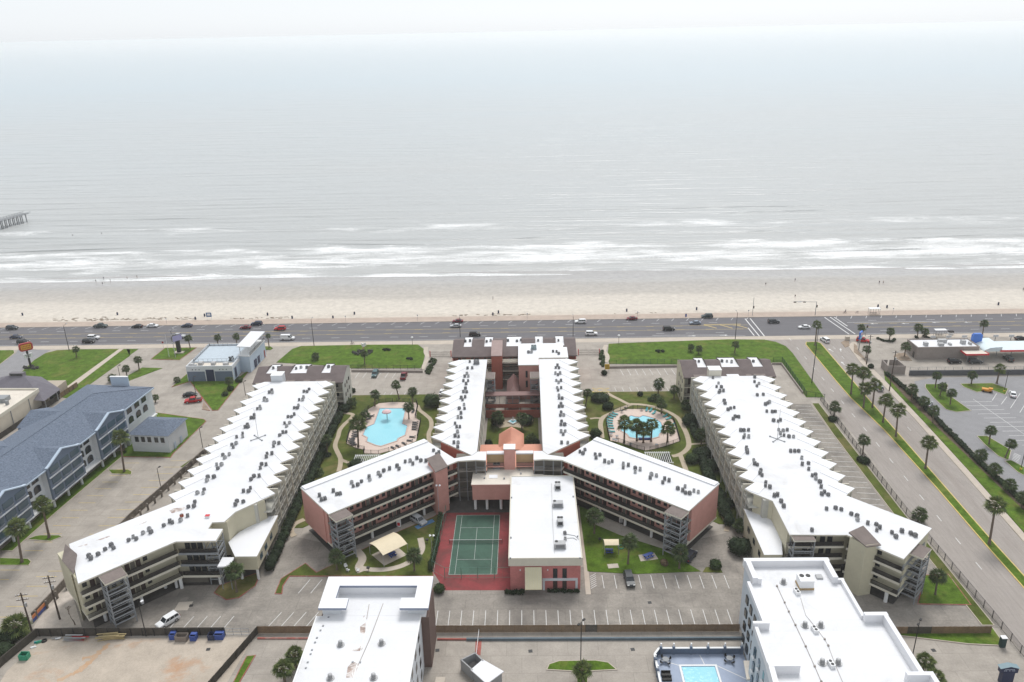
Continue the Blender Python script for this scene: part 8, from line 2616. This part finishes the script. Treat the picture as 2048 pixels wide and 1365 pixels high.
# bins and clutter in the bottom left yard
for i, (c, m, w, l_) in enumerate((((-68.71,129.76), DBLUE, 1.1, 'left blue bin at the yard wall'), ((-66.67,129.25), mat('brown_bin', (0.24, 0.20, 0.17), .8, .1), 2.4, 'grey brown skip between two blue bins'), ((-64.25,129.37), DBLUE, 1.2, 'blue bin right of the grey brown skip'), ((-60.57,129.54), NAVY, 1.3, 'navy open bin of the pair near the wire gate'), ((-59.07,129.68), DBLUE, 1.8, 'blue dumpster nearest the wire gate'), ((-96.38,124.23), GPLAS, 1.6, 'bright green skip in the yard corner'))):
    t = thing('dumpster', l_, 'dumpster', (c[0], c[1], .02))
    for a_, b_ in (((-w / 2, -.6), (w / 2, -.6)), ((-w / 2, .6), (w / 2, .6)), ((-w / 2, -.6), (-w / 2, .6)), ((w / 2, -.6), (w / 2, .6))):
        strip('side_panel', (c[0] + a_[0], c[1] + a_[1]), (c[0] + b_[0], c[1] + b_[1]), .08, .02, 1.25, m, t, .08)
    box('floor_panel', c[0] - w / 2, c[0] + w / 2, c[1] - .6, c[1] + .6, .05, .4, DARK, t)
    if i in (0, 2, 4):
        box('lid', c[0] - w / 2, c[0] + w / 2, c[1] - .1, c[1] + .65, 1.25, 1.32, m, t)
def heap(c, n, L, m, label, spread=(1.2, .5), rz=0.0, cat='lumber'):
    t = thing('material_stack', label, cat, (c[0], c[1], .02))
    for i in range(n):
        mb = MB()
        a = rz + rsh.uniform(-.12, .12)
        x, y, z = c[0] + rsh.uniform(-spread[0], spread[0]), c[1] + rsh.uniform(-spread[1], spread[1]), .08 + i * .09
        mb.bar((x - L / 2 * math.cos(a), y - L / 2 * math.sin(a), z), (x + L / 2 * math.cos(a), y + L / 2 * math.sin(a), z), .26, .08)
        mb.build('board', m if not isinstance(m, list) else m[i % len(m)], t)
heap((-81.60,129.62), 14, 4.2, mat('tan_boards', (0.44, 0.35, 0.18), .9, .15), 'stack of tan boards at the yard wall', (1.2, .5), .08)
heap((-88.87,129.48), 10, 3.6, [STEEL, ACL, RS, GALV], 'grey and red pipes lying along the yard wall', (1.0, .45), .03, 'pipes')
heap((-92.81,129.71), 4, 1.0, [WPLAS, STEEL], 'pale scrap left of the pipes', (.5, .3), .3, 'scrap')
heap((-96.32,128.66), 4, 1.0, [TURQ, GPLAS], 'turquoise scrap heap in the yard corner', (.35, .3), .5, 'scrap')
heap((-96.45,127.31), 3, .9, WPLAS, 'white sacks in the yard corner', (.25, .2), .5, 'sacks')
c = (-95.20,129.05)
t = thing('tyre', 'black tyre lying in the yard corner', 'tyre', (c[0], c[1], .02))
mb = MB()
for i in range(14):
    a, b = i * math.pi / 7, (i + 1) * math.pi / 7
    mb.bar((c[0] + .42 * math.cos(a), c[1] + .42 * math.sin(a), .17), (c[0] + .42 * math.cos(b), c[1] + .42 * math.sin(b), .17), .24, .3)
mb.build('tread', RUBBER, t)
a, b = [(-100.64,134.53),(-100.42,139.02)]
t = thing('banner', 'orange and blue banner on the sandy strip wall', 'banner', (a[0], a[1], 0))
strip('orange_band', a, b, .08, .95, 1.7, flat('banner_orange', (.62, .22, .08), .6), t)
strip('blue_band', a, b, .09, .15, .95, DBLUE, t)
for p in (a, b):
    column(p[0], p[1], 0, 1.8, .05, GALV, t, 'post')
c = (-91.32,133.83)
t = thing('bare_tree', 'leafless small tree beside the left building\'s end wall', 'tree', (c[0], c[1], 0))
def branch(mb, p, d, L, r, k):
    q_ = p + d * L
    mb.tube([p, (p + q_) / 2 + Vector((rsh.uniform(-.1, .1), rsh.uniform(-.1, .1), 0)), q_], [r, r * .8, r * .6], 5)
    if k:
        for _ in range(3):
            branch(mb, q_, (d + Vector((rsh.uniform(-.8, .8), rsh.uniform(-.8, .8), rsh.uniform(-.2, .5)))).normalized(), L * .72, r * .6, k - 1)
m1 = MB()
m1.tube([(c[0], c[1], 0), (c[0] - .2, c[1] + .1, .9), (c[0] - .3, c[1], 1.4)], [.12, .1, .08], 6)
m1.build('trunk', BARK, t)
m2 = MB()
branch(m2, Vector((c[0] - .3, c[1], 1.4)), Vector((-.3, .1, 1)).normalized(), 1.1, .07, 4)
m2.build('branches', BARK, t)
c = (97.78,126.00)
t = thing('transformer_box', 'green utility cabinet with white top in the fence corner', 'cabinet', (c[0], c[1], 0))
box('cabinet', c[0] - .5, c[0] + .5, c[1] - .4, c[1] + .4, 0, 2.2, mat('dark_green', (0.03, 0.06, 0.06), .7, .1), t)
box('cap', c[0] - .55, c[0] + .55, c[1] - .45, c[1] + .45, 2.2, 2.35, WPLAS, t)
c = (27.72,169.81)
t = thing('ice_machine', 'white cabinet at a column under the right pink wing', 'cabinet', (c[0], c[1], 0))
box('cabinet', c[0] - .4, c[0] + .4, c[1] - .35, c[1] + .35, 0, 1.9, WPLAS, t)
box('door_panel', c[0] - .3, c[0] + .3, c[1] - .38, c[1] - .36, .2, 1.3, ACL, t)
c = (-27.86,169.03)
t = thing('ice_machine', 'white cabinet at a column under the left pink wing', 'cabinet', (c[0], c[1], 0))
box('cabinet', c[0] - .5, c[0] + .5, c[1] - .35, c[1] + .35, 0, 1.9, WPLAS, t)
box('door_panel', c[0] - .35, c[0] + .35, c[1] - .38, c[1] - .36, .3, 1.2, MATS['bright_red'], t)

# ---------------------------------------------------------------- vehicles
def loft(stations, m, name):
    """stations: (x, half width low, half width top, z low, z top)"""
    mb = MB()
    for x, w0, w1, z0, z1 in stations:
        zm = z0 + (z1 - z0) * .62
        mb.V += [(x, -w0 * .92, z0), (x, -w0, zm), (x, -w1, z1), (x, w1, z1), (x, w0, zm), (x, w0 * .92, z0)]
    for i in range(len(stations) - 1):
        for j in range(6):
            a, b = i * 6 + j, i * 6 + (j + 1) % 6
            mb.F.append((a, a + 6, b + 6, b))
            mb.I.append(0)
    e = (len(stations) - 1) * 6
    mb.F += [tuple(range(6)), tuple(range(e + 5, e - 1, -1))]
    mb.I += [0, 0]
    me = mb.mesh(name, m)
    me.polygons.foreach_set('use_smooth', [False] * len(me.polygons))
    return me

SPEC = {  # length, width, lower body stations (z top), cabin (x0 base, x0 top, x1 top, x1 base), roof height, wheel radius, axle positions
    'sedan': (4.7, .90, [(-2.35, .62, .85), (-2.2, .3, .95), (-1.2, .28, .98), (0, .28, .96), (1.0, .28, .95), (2.1, .3, .78), (2.35, .4, .62)], (-1.75, -1.05, .35, 1.15), 1.45, .33, (-1.4, 1.42)),
    'suv': (4.8, .97, [(-2.4, .6, 1.0), (-2.3, .32, 1.12), (-1.2, .3, 1.14), (0, .3, 1.12), (1.2, .3, 1.1), (2.2, .32, .98), (2.4, .45, .8)], (-2.25, -2.0, .45, 1.15), 1.78, .38, (-1.42, 1.45)),
    'pickup': (5.7, 1.0, [(-2.85, .55, 1.05), (-2.75, .38, 1.12), (-1.0, .36, 1.12), (0, .36, 1.14), (1.3, .36, 1.16), (2.65, .38, 1.05), (2.85, .5, .85)], (-.95, -.75, .75, 1.35), 1.9, .41, (-1.75, 1.8)),
    'van': (5.6, 1.0, [(-2.8, .5, 1.2), (-2.7, .35, 1.25), (-1.0, .33, 1.25), (0, .33, 1.25), (1.6, .33, 1.2), (2.6, .36, 1.0), (2.8, .5, .8)], (-2.72, -2.6, 1.1, 1.95), 2.15, .37, (-1.75, 1.75)),
}
_car = {}
WH = {}
def wheel_meshes(r):
    if r not in WH:
        a, b = MB(), MB()
        a.tube([(0, -.11, 0), (0, .11, 0)], r, 16)
        b.tube([(0, -.125, 0), (0, .125, 0)], r * .6, 10)
        WH[r] = (a.mesh('tyre', RUBBER), b.mesh('rim', RIM))
    return WH[r]
LAMPF, LAMPR = flat('headlight_glass', (.75, .75, .72), .2), flat('tail_light', (.30, .01, .01), .3)
def vehicle(c, rz, kind, paint, label, group=None, z=.02, roof=None):
    L, W, low, cab, top, r, ax = SPEC[kind]
    m = flat('car_paint_%02d%02d%02d' % tuple(int(v * 99) for v in paint), paint, .45, .0, .25, .08)
    key = (kind, m.name, roof)
    if key not in _car:
        body = loft([(x, W * (.9 if abs(x) > L / 2 - .02 else 1), W * (.82 if abs(x) > L / 2 - .02 else .94), z0, z1) for x, z0, z1 in low], m, 'body')
        x0, x0t, x1t, x1 = cab
        zb = 1.0 if kind == 'sedan' else 1.12
        zb = .93 if kind == 'sedan' else (1.22 if kind == 'van' else 1.09)
        g = MB()
        B = [(x0, -W * .92, zb), (x1, -W * .9, zb), (x1, W * .9, zb), (x0, W * .92, zb)]
        T_ = [(x0t, -W * .76, top - .05), (x1t, -W * .74, top - .05), (x1t, W * .74, top - .05), (x0t, W * .76, top - .05)]
        for i in range(4):
            g.face([B[i], B[(i + 1) % 4], T_[(i + 1) % 4], T_[i]])
        glass = g.mesh('windows', GLASS)
        rf = MB()
        rf.box(x0t - .04, x1t + .04, -W * .78, W * .78, top - .06, top)
        n = (3 if kind in ('suv', 'van') else 2)
        for i in range(n + 1):                       # pillars
            t = i / n
            for s in (-1, 1):
                p = Vector(lerp((x0, s * W * .925, zb), (x1, s * W * .905, zb), t))
                q_ = Vector(lerp((x0t, s * W * .77, top - .04), (x1t, s * W * .75, top - .04), t))
                rf.bar(p, q_, .09 if 0 < i < n else .12, .05)
        if kind == 'van':
            rf.box(x0 + .1, .55, -W * .93, -W * .80, zb, top - .3)
            rf.box(x0 + .1, .55, W * .80, W * .93, zb, top - .3)
        roofm = rf.mesh('roof', flat('dark_roof', (.02, .02, .022), .4) if roof == 'dark' else m)
        bed = None
        if kind == 'pickup':
            b = MB()
            b.box(-2.65, -1.05, -W * .8, W * .8, 1.125, 1.135)
            bed = b.mesh('cargo_bed', BLACK)
        hl, tl = MB(), MB()
        hl.box(L / 2 - .16, L / 2 - .02, -.22, .22, -.08, .1)
        tl.box(-L / 2 - .01, -L / 2 + .14, -.16, .16, -.12, .14)
        _car[key] = (body, glass, roofm, bed, hl.mesh('headlight', LAMPF), tl.mesh('tail_light', LAMPR))
    body, glass, roofm, bed, hl, tl = _car[key]
    t = thing({'sedan': 'sedan_car', 'suv': 'utility_vehicle', 'pickup': 'pickup_truck', 'van': 'cargo_van'}[kind], label, 'car' if kind in ('sedan', 'suv') else ('truck' if kind == 'pickup' else 'van'), (c[0], c[1], z), rz, group)
    def part(nm, me, loc=(0, 0, 0), par=t):
        o = bpy.data.objects.new(nm, me)
        col.objects.link(o)
        o.parent = par
        o.location = loc
        return o
    part('body', body)
    part('windows', glass)
    part('roof', roofm)
    if bed:
        part('cargo_bed', bed)
    ty, rm = wheel_meshes(r)
    for x in ax:
        for s in (-1, 1):
            part('rim', rm, (0, 0, 0), part('wheel', ty, (x, s * (W - .1), r)))
    for s in (-1, 1):
        part('headlight', hl, (0, s * (W - .32), .72 if kind == 'sedan' else .88))
        part('tail_light', tl, (0, s * (W - .24), .75 if kind == 'sedan' else .95))
    return t
BK, DG, WH_, SV_, RD, MR, NV, TL = (.012, .012, .014), (.05, .055, .06), (.72, .72, .72), (.42, .43, .44), (.42, .012, .015), (.16, .012, .02), (.015, .025, .06), (.07, .13, .14)
PI = math.pi
GB_ = 'cars on the boulevard'
for c, rz, k, p, l_ in (((-216.20,317.91), 0, 'suv', DG, 'dark grey car parked leftmost along the seawall'), ((-207.87,306.83), 0, 'sedan', NV, 'navy car leftmost in the near lanes'), ((-201.16,300.71), 0, 'suv', BK, 'black car behind the red pylon sign'), ((-178.26,318.80), 0, 'pickup', (.05, .07, .065), 'dark green pickup parked along the seawall'),
                        ((-162.04,317.99), PI, 'sedan', BK, 'black sedan parked behind a white one on the seawall'), ((-155.63,318.53), 0, 'sedan', WH_, 'white sedan parked along the seawall'), ((-140.54,317.93), PI, 'sedan', NV, 'dark blue sedan parked above the lilac sign'), ((-114.25,314.68), PI, 'sedan', MR, 'dark maroon car above the restaurant tower'),
                        ((-110.85,318.98), PI, 'suv', NV, 'navy vehicle parked on the seawall right of the maroon car'), ((-174.21,304.82), 0, 'suv', WH_, 'white vehicle passing a black one on the left boulevard'), ((-173.94,300.43), 0, 'suv', BK, 'black vehicle in the nearest lane on the left'), ((-138.96,304.83), 0, 'pickup', SV_, 'silver pickup behind the lilac sign'),
                        ((-98.89,312.52), PI, 'suv', RD, 'bright red vehicle driving left of the white van'), ((-92.56,301.03), 0, 'van', WH_, 'white cargo van in the nearest lane'), ((-24.64,319.02), PI, 'sedan', MR, 'dark red car parked above the silver one'), ((-24.99,313.01), PI, 'sedan', SV_, 'silver car behind the central shingle roof'),
                        ((-16.33,302.54), 0, 'suv', BK, 'black vehicle half hidden behind the central shingle roof'), ((27.41,315.94), PI, 'suv', WH_, 'white vehicle in the far lane right of centre'), ((30.85,301.62), 0, 'suv', WH_, 'white vehicle in the near lane right of centre'), ((49.36,319.21), PI, 'sedan', MR, 'dark red sedan parked right of centre on the seawall'),
                        ((62.72,305.87), 0, 'suv', BK, 'black vehicle left of the painted yellow hatching'), ((74.90,312.75), PI, 'sedan', (.22, .26, .32), 'grey blue sedan above the yellow hatching'), ((81.44,320.48), PI, 'suv', (.03, .05, .05), 'dark green vehicle parked before the left crosswalk'), ((107.39,313.00), 0, 'suv', DG, 'dark vehicle waiting inside the junction'),
                        ((117.80,305.96), PI, 'sedan', WH_, 'white sedan crossing the junction'), ((195.87,290.12), 0, 'sedan', BK, 'black car at the right edge by the menu boards')):
    vehicle(c, rz, k, p, l_, GB_)
for c, rz, k, p, l_ in (((120.89,291.11), 1.75, 'suv', WH_, 'white vehicle leaving the avenue at the median tip'), ((135.14,290.17), -.4, 'suv', RD, 'red vehicle behind the drive-in pylon'), ((123.09,246.48), 1.6, 'suv', SV_, 'silver vehicle driving on the avenue among the palms'), ((159.43,268.23), 0, 'suv', BK, 'black vehicle in the drive-in lane, left of two'),
                        ((166.52,267.75), 0, 'suv', DG, 'dark vehicle under the small red edged canopy'), ((179.81,270.21), 1.5, 'suv', (.04, .05, .05), 'dark vehicle parked under the long canopy'), ((164.45,240.21), 1.15, 'sedan', WH_, 'white car parked in the grey lot'), ((133.92,233.68), .9, 'sedan', SV_, 'pale car half hidden behind the avenue hedge'),
                        ((26.97,146.58), -1.5, 'suv', DG, 'dark vehicle parked alone in the front car park'), ((42.02,154.91), .95, 'suv', (.03, .035, .05), 'dark vehicle behind the right stair palm'), ((-23.06,170.45), -.75, 'suv', SV_, 'silver vehicle parked under the left pink wing'), ((-71.63,134.13), -2.2, 'suv', WH_, 'white vehicle parked at the bottom left yard wall'),
                        ((-111.56,247.63), .2, 'sedan', BK, 'black car parked behind the red pickup'), ((-108.54,242.84), 3.4, 'pickup', RD, 'bright red pickup parked beside the restaurant lawn'), ((-50.30,263.33), -1.6, 'suv', TL, 'teal vehicle parked facing the camera, left sea side lot'), ((-39.55,261.27), 1.55, 'pickup', MR, 'maroon pickup parked in the left sea side lot'),
                        ((49.75,250.32), -1.6, 'suv', WH_, 'white vehicle under the palm in the right sea side lot'), ((-24.38,247.22), 1.5, 'sedan', WH_, 'white car at the edge of the centre left wing')):
    vehicle(c, rz, k, p, l_, 'parked and turning cars')
c = (157.84,243.54)
t = thing('utility_cart', 'orange utility cart parked at the grey lot\'s far island', 'cart', (c[0], c[1], .03), -.5)
for nm, m, b in (('body', flat('cart_orange', (.62, .26, .02), .5), (-1.5, 1.3, -.7, .7, .4, 1.1)), ('hood', MATS['cart_orange'], (.4, 1.6, -.55, .55, 1.1, 1.5)), ('frame', DARK, (-1.6, 1.7, -.5, .5, .25, .4))):
    mb = MB()
    mb.box(*b)
    o = mb.build(nm, m)
    o.parent = t
for x in (-1.0, 1.0):
    for s in (-.75, .75):
        o = bpy.data.objects.new('wheel', wheel_meshes(.33)[0])
        col.objects.link(o)
        o.parent = t
        o.location = (x, s, .33)

# ---------------------------------------------------------------- people
def figure(pose):
    """standing or walking body grown from a skeleton with the skin modifier"""
    J = {'pelvis': (0, 0, .95), 'waist': (0, 0, 1.1), 'chest': (0, 0, 1.32), 'neck': (0, 0, 1.5), 'head': (0, .02, 1.63), 'crown': (0, .02, 1.74)}
    st = .22 if pose == 'walk' else .06
    for s, sy in ((-1, st), (1, -st)):
        J['hip%d' % s] = (s * .1, 0, .92)
        J['knee%d' % s] = (s * .11, sy * .8, .5)
        J['ankle%d' % s] = (s * .11, sy * 1.1 - .02, .08)
        J['toe%d' % s] = (s * .12, sy * 1.1 + .14, .04)
        J['sh%d' % s] = (s * .19, 0, 1.44)
        J['el%d' % s] = (s * .25, -sy * .6, 1.16)
        J['wr%d' % s] = (s * .26, -sy * .9 + .05, .9)
        J['hand%d' % s] = (s * .26, -sy * 1.0 + .08, .8)
    E_ = [('pelvis', 'waist'), ('waist', 'chest'), ('chest', 'neck'), ('neck', 'head'), ('head', 'crown')]
    for s in (-1, 1):
        E_ += [('pelvis', 'hip%d' % s), ('hip%d' % s, 'knee%d' % s), ('knee%d' % s, 'ankle%d' % s), ('ankle%d' % s, 'toe%d' % s), ('chest', 'sh%d' % s), ('sh%d' % s, 'el%d' % s), ('el%d' % s, 'wr%d' % s), ('wr%d' % s, 'hand%d' % s)]
    names = list(J)
    me = bpy.data.meshes.new('skeleton')
    me.from_pydata([J[n_] for n_ in names], [(names.index(a), names.index(b)) for a, b in E_], [])
    o = bpy.data.objects.new('skeleton', me)
    col.objects.link(o)
    md = o.modifiers.new('skin', 'SKIN')
    R_ = {'pelvis': .15, 'waist': .13, 'chest': .16, 'neck': .06, 'head': .1, 'crown': .07, 'hip': .1, 'knee': .065, 'ankle': .045, 'toe': .04, 'sh': .075, 'el': .05, 'wr': .035, 'hand': .04}
    for v, n_ in zip(me.skin_vertices[0].data, names):
        r = R_[n_.rstrip('-1')]
        v.radius = (r, r * .85)
        v.use_root = n_ == 'pelvis'
    o.modifiers.new('sub', 'SUBSURF').levels = 1
    dg = bpy.context.evaluated_depsgraph_get()
    out = bpy.data.meshes.new_from_object(o.evaluated_get(dg))
    bpy.data.objects.remove(o)
    out.name = 'body'
    return out
FIG = {k: figure(k) for k in ('walk', 'stand')}
SKINM = flat('skin', (.36, .22, .16), .7)
HAIR = flat('dark_hair', (.03, .022, .018), .7)
def person(c, z, rz, pose, top, legs, label):
    me = FIG[pose].copy()
    me.materials.clear()
    for m in (SKINM, top, legs, HAIR):
        me.materials.append(m)
    for p in me.polygons:
        h = p.center.z
        arm = abs(p.center.x) > .215
        p.material_index = 3 if (h > 1.68 or (h > 1.58 and p.center.y < 0)) else (0 if h > 1.5 or (arm and h < 1.2) or h < .42 else (1 if h > .98 else 2))
    t = thing('person', label, 'person', (c[0], c[1], z), rz, 'people on the beach')
    o = bpy.data.objects.new('body', me)
    col.objects.link(o)
    o.parent = t
CL = {'black': flat('black_cloth', (.015, .015, .018), .9), 'navy': flat('navy_cloth', (.02, .03, .08), .9), 'grey': flat('grey_cloth', (.14, .14, .15), .9), 'tan': flat('tan_cloth', (.35, .27, .2), .9), 'red': flat('red_cloth', (.3, .03, .03), .9)}
def beach_z(y):
    for i in range(len(YS) - 1):
        if y <= YS[i + 1]:
            return ZS[i] + (ZS[i + 1] - ZS[i]) * max(0, (y - YS[i])) / (YS[i + 1] - YS[i])
    return -1.0
for i, (c, a, b, l_) in enumerate(zip([(-215.97,389.09),(-214.44,393.95),(-208.90,389.85),(-202.37,394.47),(-198.13,396.54),(-209.89,383.74)] + [(118.90,365.37),(134.84,371.80),(172.77,365.75),(174.65,365.66)] + [(-10.71,349.99),(-125.09,370.05),(126.66,345.86),(232.06,351.27)] + [(-268.23,499.54),(-284.94,495.52)],
        ['black', 'navy', 'black', 'tan', 'grey', 'black', 'black', 'navy', 'black', 'tan', 'navy', 'grey', 'black', 'grey', 'black', 'black'], ['black', 'black', 'navy', 'grey', 'tan', 'navy', 'grey', 'black', 'navy', 'grey', 'black', 'tan', 'grey', 'black', 'black', 'navy'],
        ['leftmost of the group wading on the wet sand', 'second from the left in the group at the water\'s edge', 'third from the left in the group at the water\'s edge', 'paler person standing right of the wading group', 'rightmost person of the left group at the water\'s edge', 'person nearest the camera in the left group', 'lone person on the wet sand above the signal pole', 'person at the water\'s edge above the signal arm', 'left one of two people on the wet sand at right', 'right one of two people on the wet sand at right', 'person walking on the dry sand at centre', 'person standing on the sand left of centre', 'person on the sand above the long signal arm', 'person at the far right edge of the beach', 'swimmer standing in the water at left', 'second swimmer standing in the water, further left'])):
    person(c, beach_z(c[1]) if i < 14 else -2.0, rsh.uniform(0, 6.28), 'walk' if i % 2 else 'stand', CL[a], CL[b], l_)
for i, (c, l_) in enumerate((((-65.08,294.92), 'person with a bicycle on the near sidewalk by the lawn'), ((141.07,323.76), 'person resting on the promenade at the crosswalk'))):
    person(c, .03 if i == 0 else .14, 1.2, 'walk', CL['navy'], CL['grey'], l_)
c = (-65.28,294.65)
for c, l_ in (((-64.77,294.63), 'bicycle beside the person on the near sidewalk'), ((140.57,323.45), 'bicycle leaning on the promenade'), ((145.76,323.23), 'second bicycle near the seafront bus shelter')):
    z = .02 if 'near sidewalk' in l_ else .14
    t = thing('bicycle', l_, 'bicycle', (c[0], c[1], z), .2)
    for x in (-.5, .5):
        mb = MB()
        for i in range(12):
            a, b = i * PI / 6, (i + 1) * PI / 6
            mb.bar((x + .33 * math.cos(a), 0, .33 + .33 * math.sin(a)), (x + .33 * math.cos(b), 0, .33 + .33 * math.sin(b)), .05)
        o = mb.build('wheel', RUBBER)
        o.parent = t
    mb = MB()
    for p, q_ in (((-.5, 0, .33), (-.1, 0, .75)), ((-.1, 0, .75), (.4, 0, .8)), ((.4, 0, .95), (.5, 0, .33)), ((-.1, 0, .3), (-.15, 0, .9)), ((-.1, 0, .3), (.4, 0, .75)), ((.38, -.25, .98), (.38, .25, .98))):
        mb.bar(p, q_, .05)
    o = mb.build('frame', NAVY)
    o.parent = t
    mb = MB()
    mb.box(-.28, -.02, -.07, .07, .9, .96)
    o = mb.build('saddle', DARK)
    o.parent = t

# ---------------------------------------------------------------- beach things
for i, (c, l_) in enumerate(zip([(-222.79,336.46),(-178.96,335.31),(-138.07,331.53),(-140.60,327.41)] + [(-110.01,331.72),(-71.29,331.28),(-97.70,326.81),(-79.70,326.40),(-7.61,330.29),(-9.93,327.50)] + [(48.53,330.11),(79.12,330.85),(72.78,321.88)] + [(157.86,331.04),(210.18,331.85),(161.31,330.02)],
        ('leftmost barrel on the dry sand', 'barrel on the sand above the corner lawn', 'barrel beside the beach notice board', 'barrel at the promenade edge near the notice board', 'barrel on the sand above the white van', 'barrel on the sand above the left seafront lawn', 'barrel near the promenade above the seafront lamp', 'low barrel left of the left seafront lawn\'s sign bed', 'barrel on the sand above the central building', 'barrel near the driftwood at centre', 'barrel on the sand right of centre', 'barrel on the sand near the dark green car', 'blue bin on the promenade near the left crosswalk', 'barrel on the sand above the seafront shelter', 'rightmost barrel on the dry sand', 'barrel just right of the seafront shelter'))):
    z = beach_z(c[1]) if c[1] > 326 else .14
    t = thing('trash_barrel', l_, 'barrel', (c[0], c[1], z), 0, 'trash barrels on the beach')
    mb = MB()
    mb.tube([(0, 0, 0), (0, 0, .35), (0, 0, .8), (0, 0, 1.15)], [.3, .36, .36, .32], 10)
    o = mb.build('drum', DBLUE if 'blue' in l_ else NAVY)
    o.parent = t
    mb = MB()
    mb.tube([(0, 0, 1.15), (0, 0, 1.3)], [.36, .2], 10)
    o = mb.build('lid', DARK)
    o.parent = t
c = (-134.27,327.15)
t = thing('notice_board', 'blue notice board on two posts on the left sand', 'notice board', (c[0], c[1], -.1))
for dx in (-.9, .9):
    box('post', c[0] + dx - .06, c[0] + dx + .06, c[1] - .06, c[1] + .06, -.2, 2.9, WPLAS, t)
b_ = sign_plate('board', rounded(2.4, 2.0, .1, 1), .1, (c[0], c[1] - .1, 2.2), 0, flat('notice_blue', (.08, .16, .3), .5), t)
sign_plate('notice', rounded(1.5, 1.0, .1, 1), .14, (c[0], c[1] - .1, 2.3), 0, WPLAS, b_)
mb = MB()
rb = random.Random(21)
for (x0, x1, y0, y1, n) in ((-205, -130, 327.5, 332, 70), (-128, -95, 327, 330, 20), (-10, 10, 327, 329.5, 14), (-30, -5, 327, 329, 8), (40, 70, 327, 328.5, 5)):
    for _ in range(n):
        cl = rb.choice((0.1, .25, .4, .62, .8))
        x, y = x0 + (x1 - x0) * min(1, max(0, cl + rb.gauss(0, .05))), y0 + (y1 - y0) * abs(rb.gauss(.3, .3))
        L, w, a = rb.uniform(.5, 2.4), rb.uniform(.2, .5), rb.uniform(-.5, .5)
        d = Vector((math.cos(a), math.sin(a), 0)) * L / 2
        r = Vector((-math.sin(a), math.cos(a), 0)) * w / 2
        p = Vector((x, y, -.02))
        mb.face([p - d - r, p + d - r, p + d + r * .3 + Vector((0, 0, .12)), p - d * .4 + r + Vector((0, 0, .16))])
        mb.face([p - d * .4 + r + Vector((0, 0, .16)), p + d + r * .3 + Vector((0, 0, .12)), p + d + r, p - d + r])
tag(mb.build('driftweed', mat('dry_seaweed', (0.24, 0.18, 0.13), .95, .25)), 'dry brown seaweed and driftwood scattered below the seawall', kind='stuff')
for i, x in enumerate((-150.6, -73.0, -42.0, 5.0, 52.0, 99.0, 160.0)):
    t = thing('promenade_post', '%s slim sign post from the left along the promenade' % ORD[i], 'sign post', (x, 321.2, .14), 0, 'slim posts along the promenade')
    column(x, 321.2, .14, 3.0, .05, GALV, t, 'post')
    box('plate', x - .25, x + .25, 321.1, 321.14, 2.4, 3.0, WPLAS, t)

# fishing pier entering the frame on the left
PR = thing('fishing_pier', 'timber fishing pier on pilings at the left edge of the sea', 'pier', (-347, 520, -1))
p0, p1 = Vector((-366, 420)), Vector((-341, 543))
d = (p1 - p0).normalized()
nrm_ = Vector((d.y, -d.x))
L = (p1 - p0).length
for i in range(int(L / 1.2)):
    a = p0 + d * (i * 1.2)
    rbox('deck_plank', a.x, a.y, 1.1, 6.0, 4.3, 4.5, math.atan2(d.y, d.x), STEEL, PR)
for s in (-1, 1):
    a, b = p0 + nrm_ * 2.9 * s, p1 + nrm_ * 2.9 * s
    for z in (4.9, 5.4):
        mb = MB()
        mb.bar((a.x, a.y, z), (b.x, b.y, z), .14)
        mb.build('rail', STEEL, PR)
    for i in range(int(L / 2.4)):
        q_ = a + d * (i * 2.4)
        box('rail_post', q_.x - .07, q_.x + .07, q_.y - .07, q_.y + .07, 4.5, 5.5, STEEL, PR)
    for i in range(int(L / 3.4)):
        q_ = p0 + nrm_ * 2.4 * s + d * (i * 3.4 + 2)
        column(q_.x, q_.y, -3, 4.3, .35, STEEL, PR, 'piling')
for i in range(int(L / 3.4)):
    a, b = p0 + nrm_ * 3 + d * (i * 3.4 + 2), p0 - nrm_ * 3 + d * (i * 3.4 + 2)
    mb = MB()
    mb.bar((a.x, a.y, 4.05), (b.x, b.y, 4.05), .4, .5)
    mb.build('cross_beam', STEEL, PR)
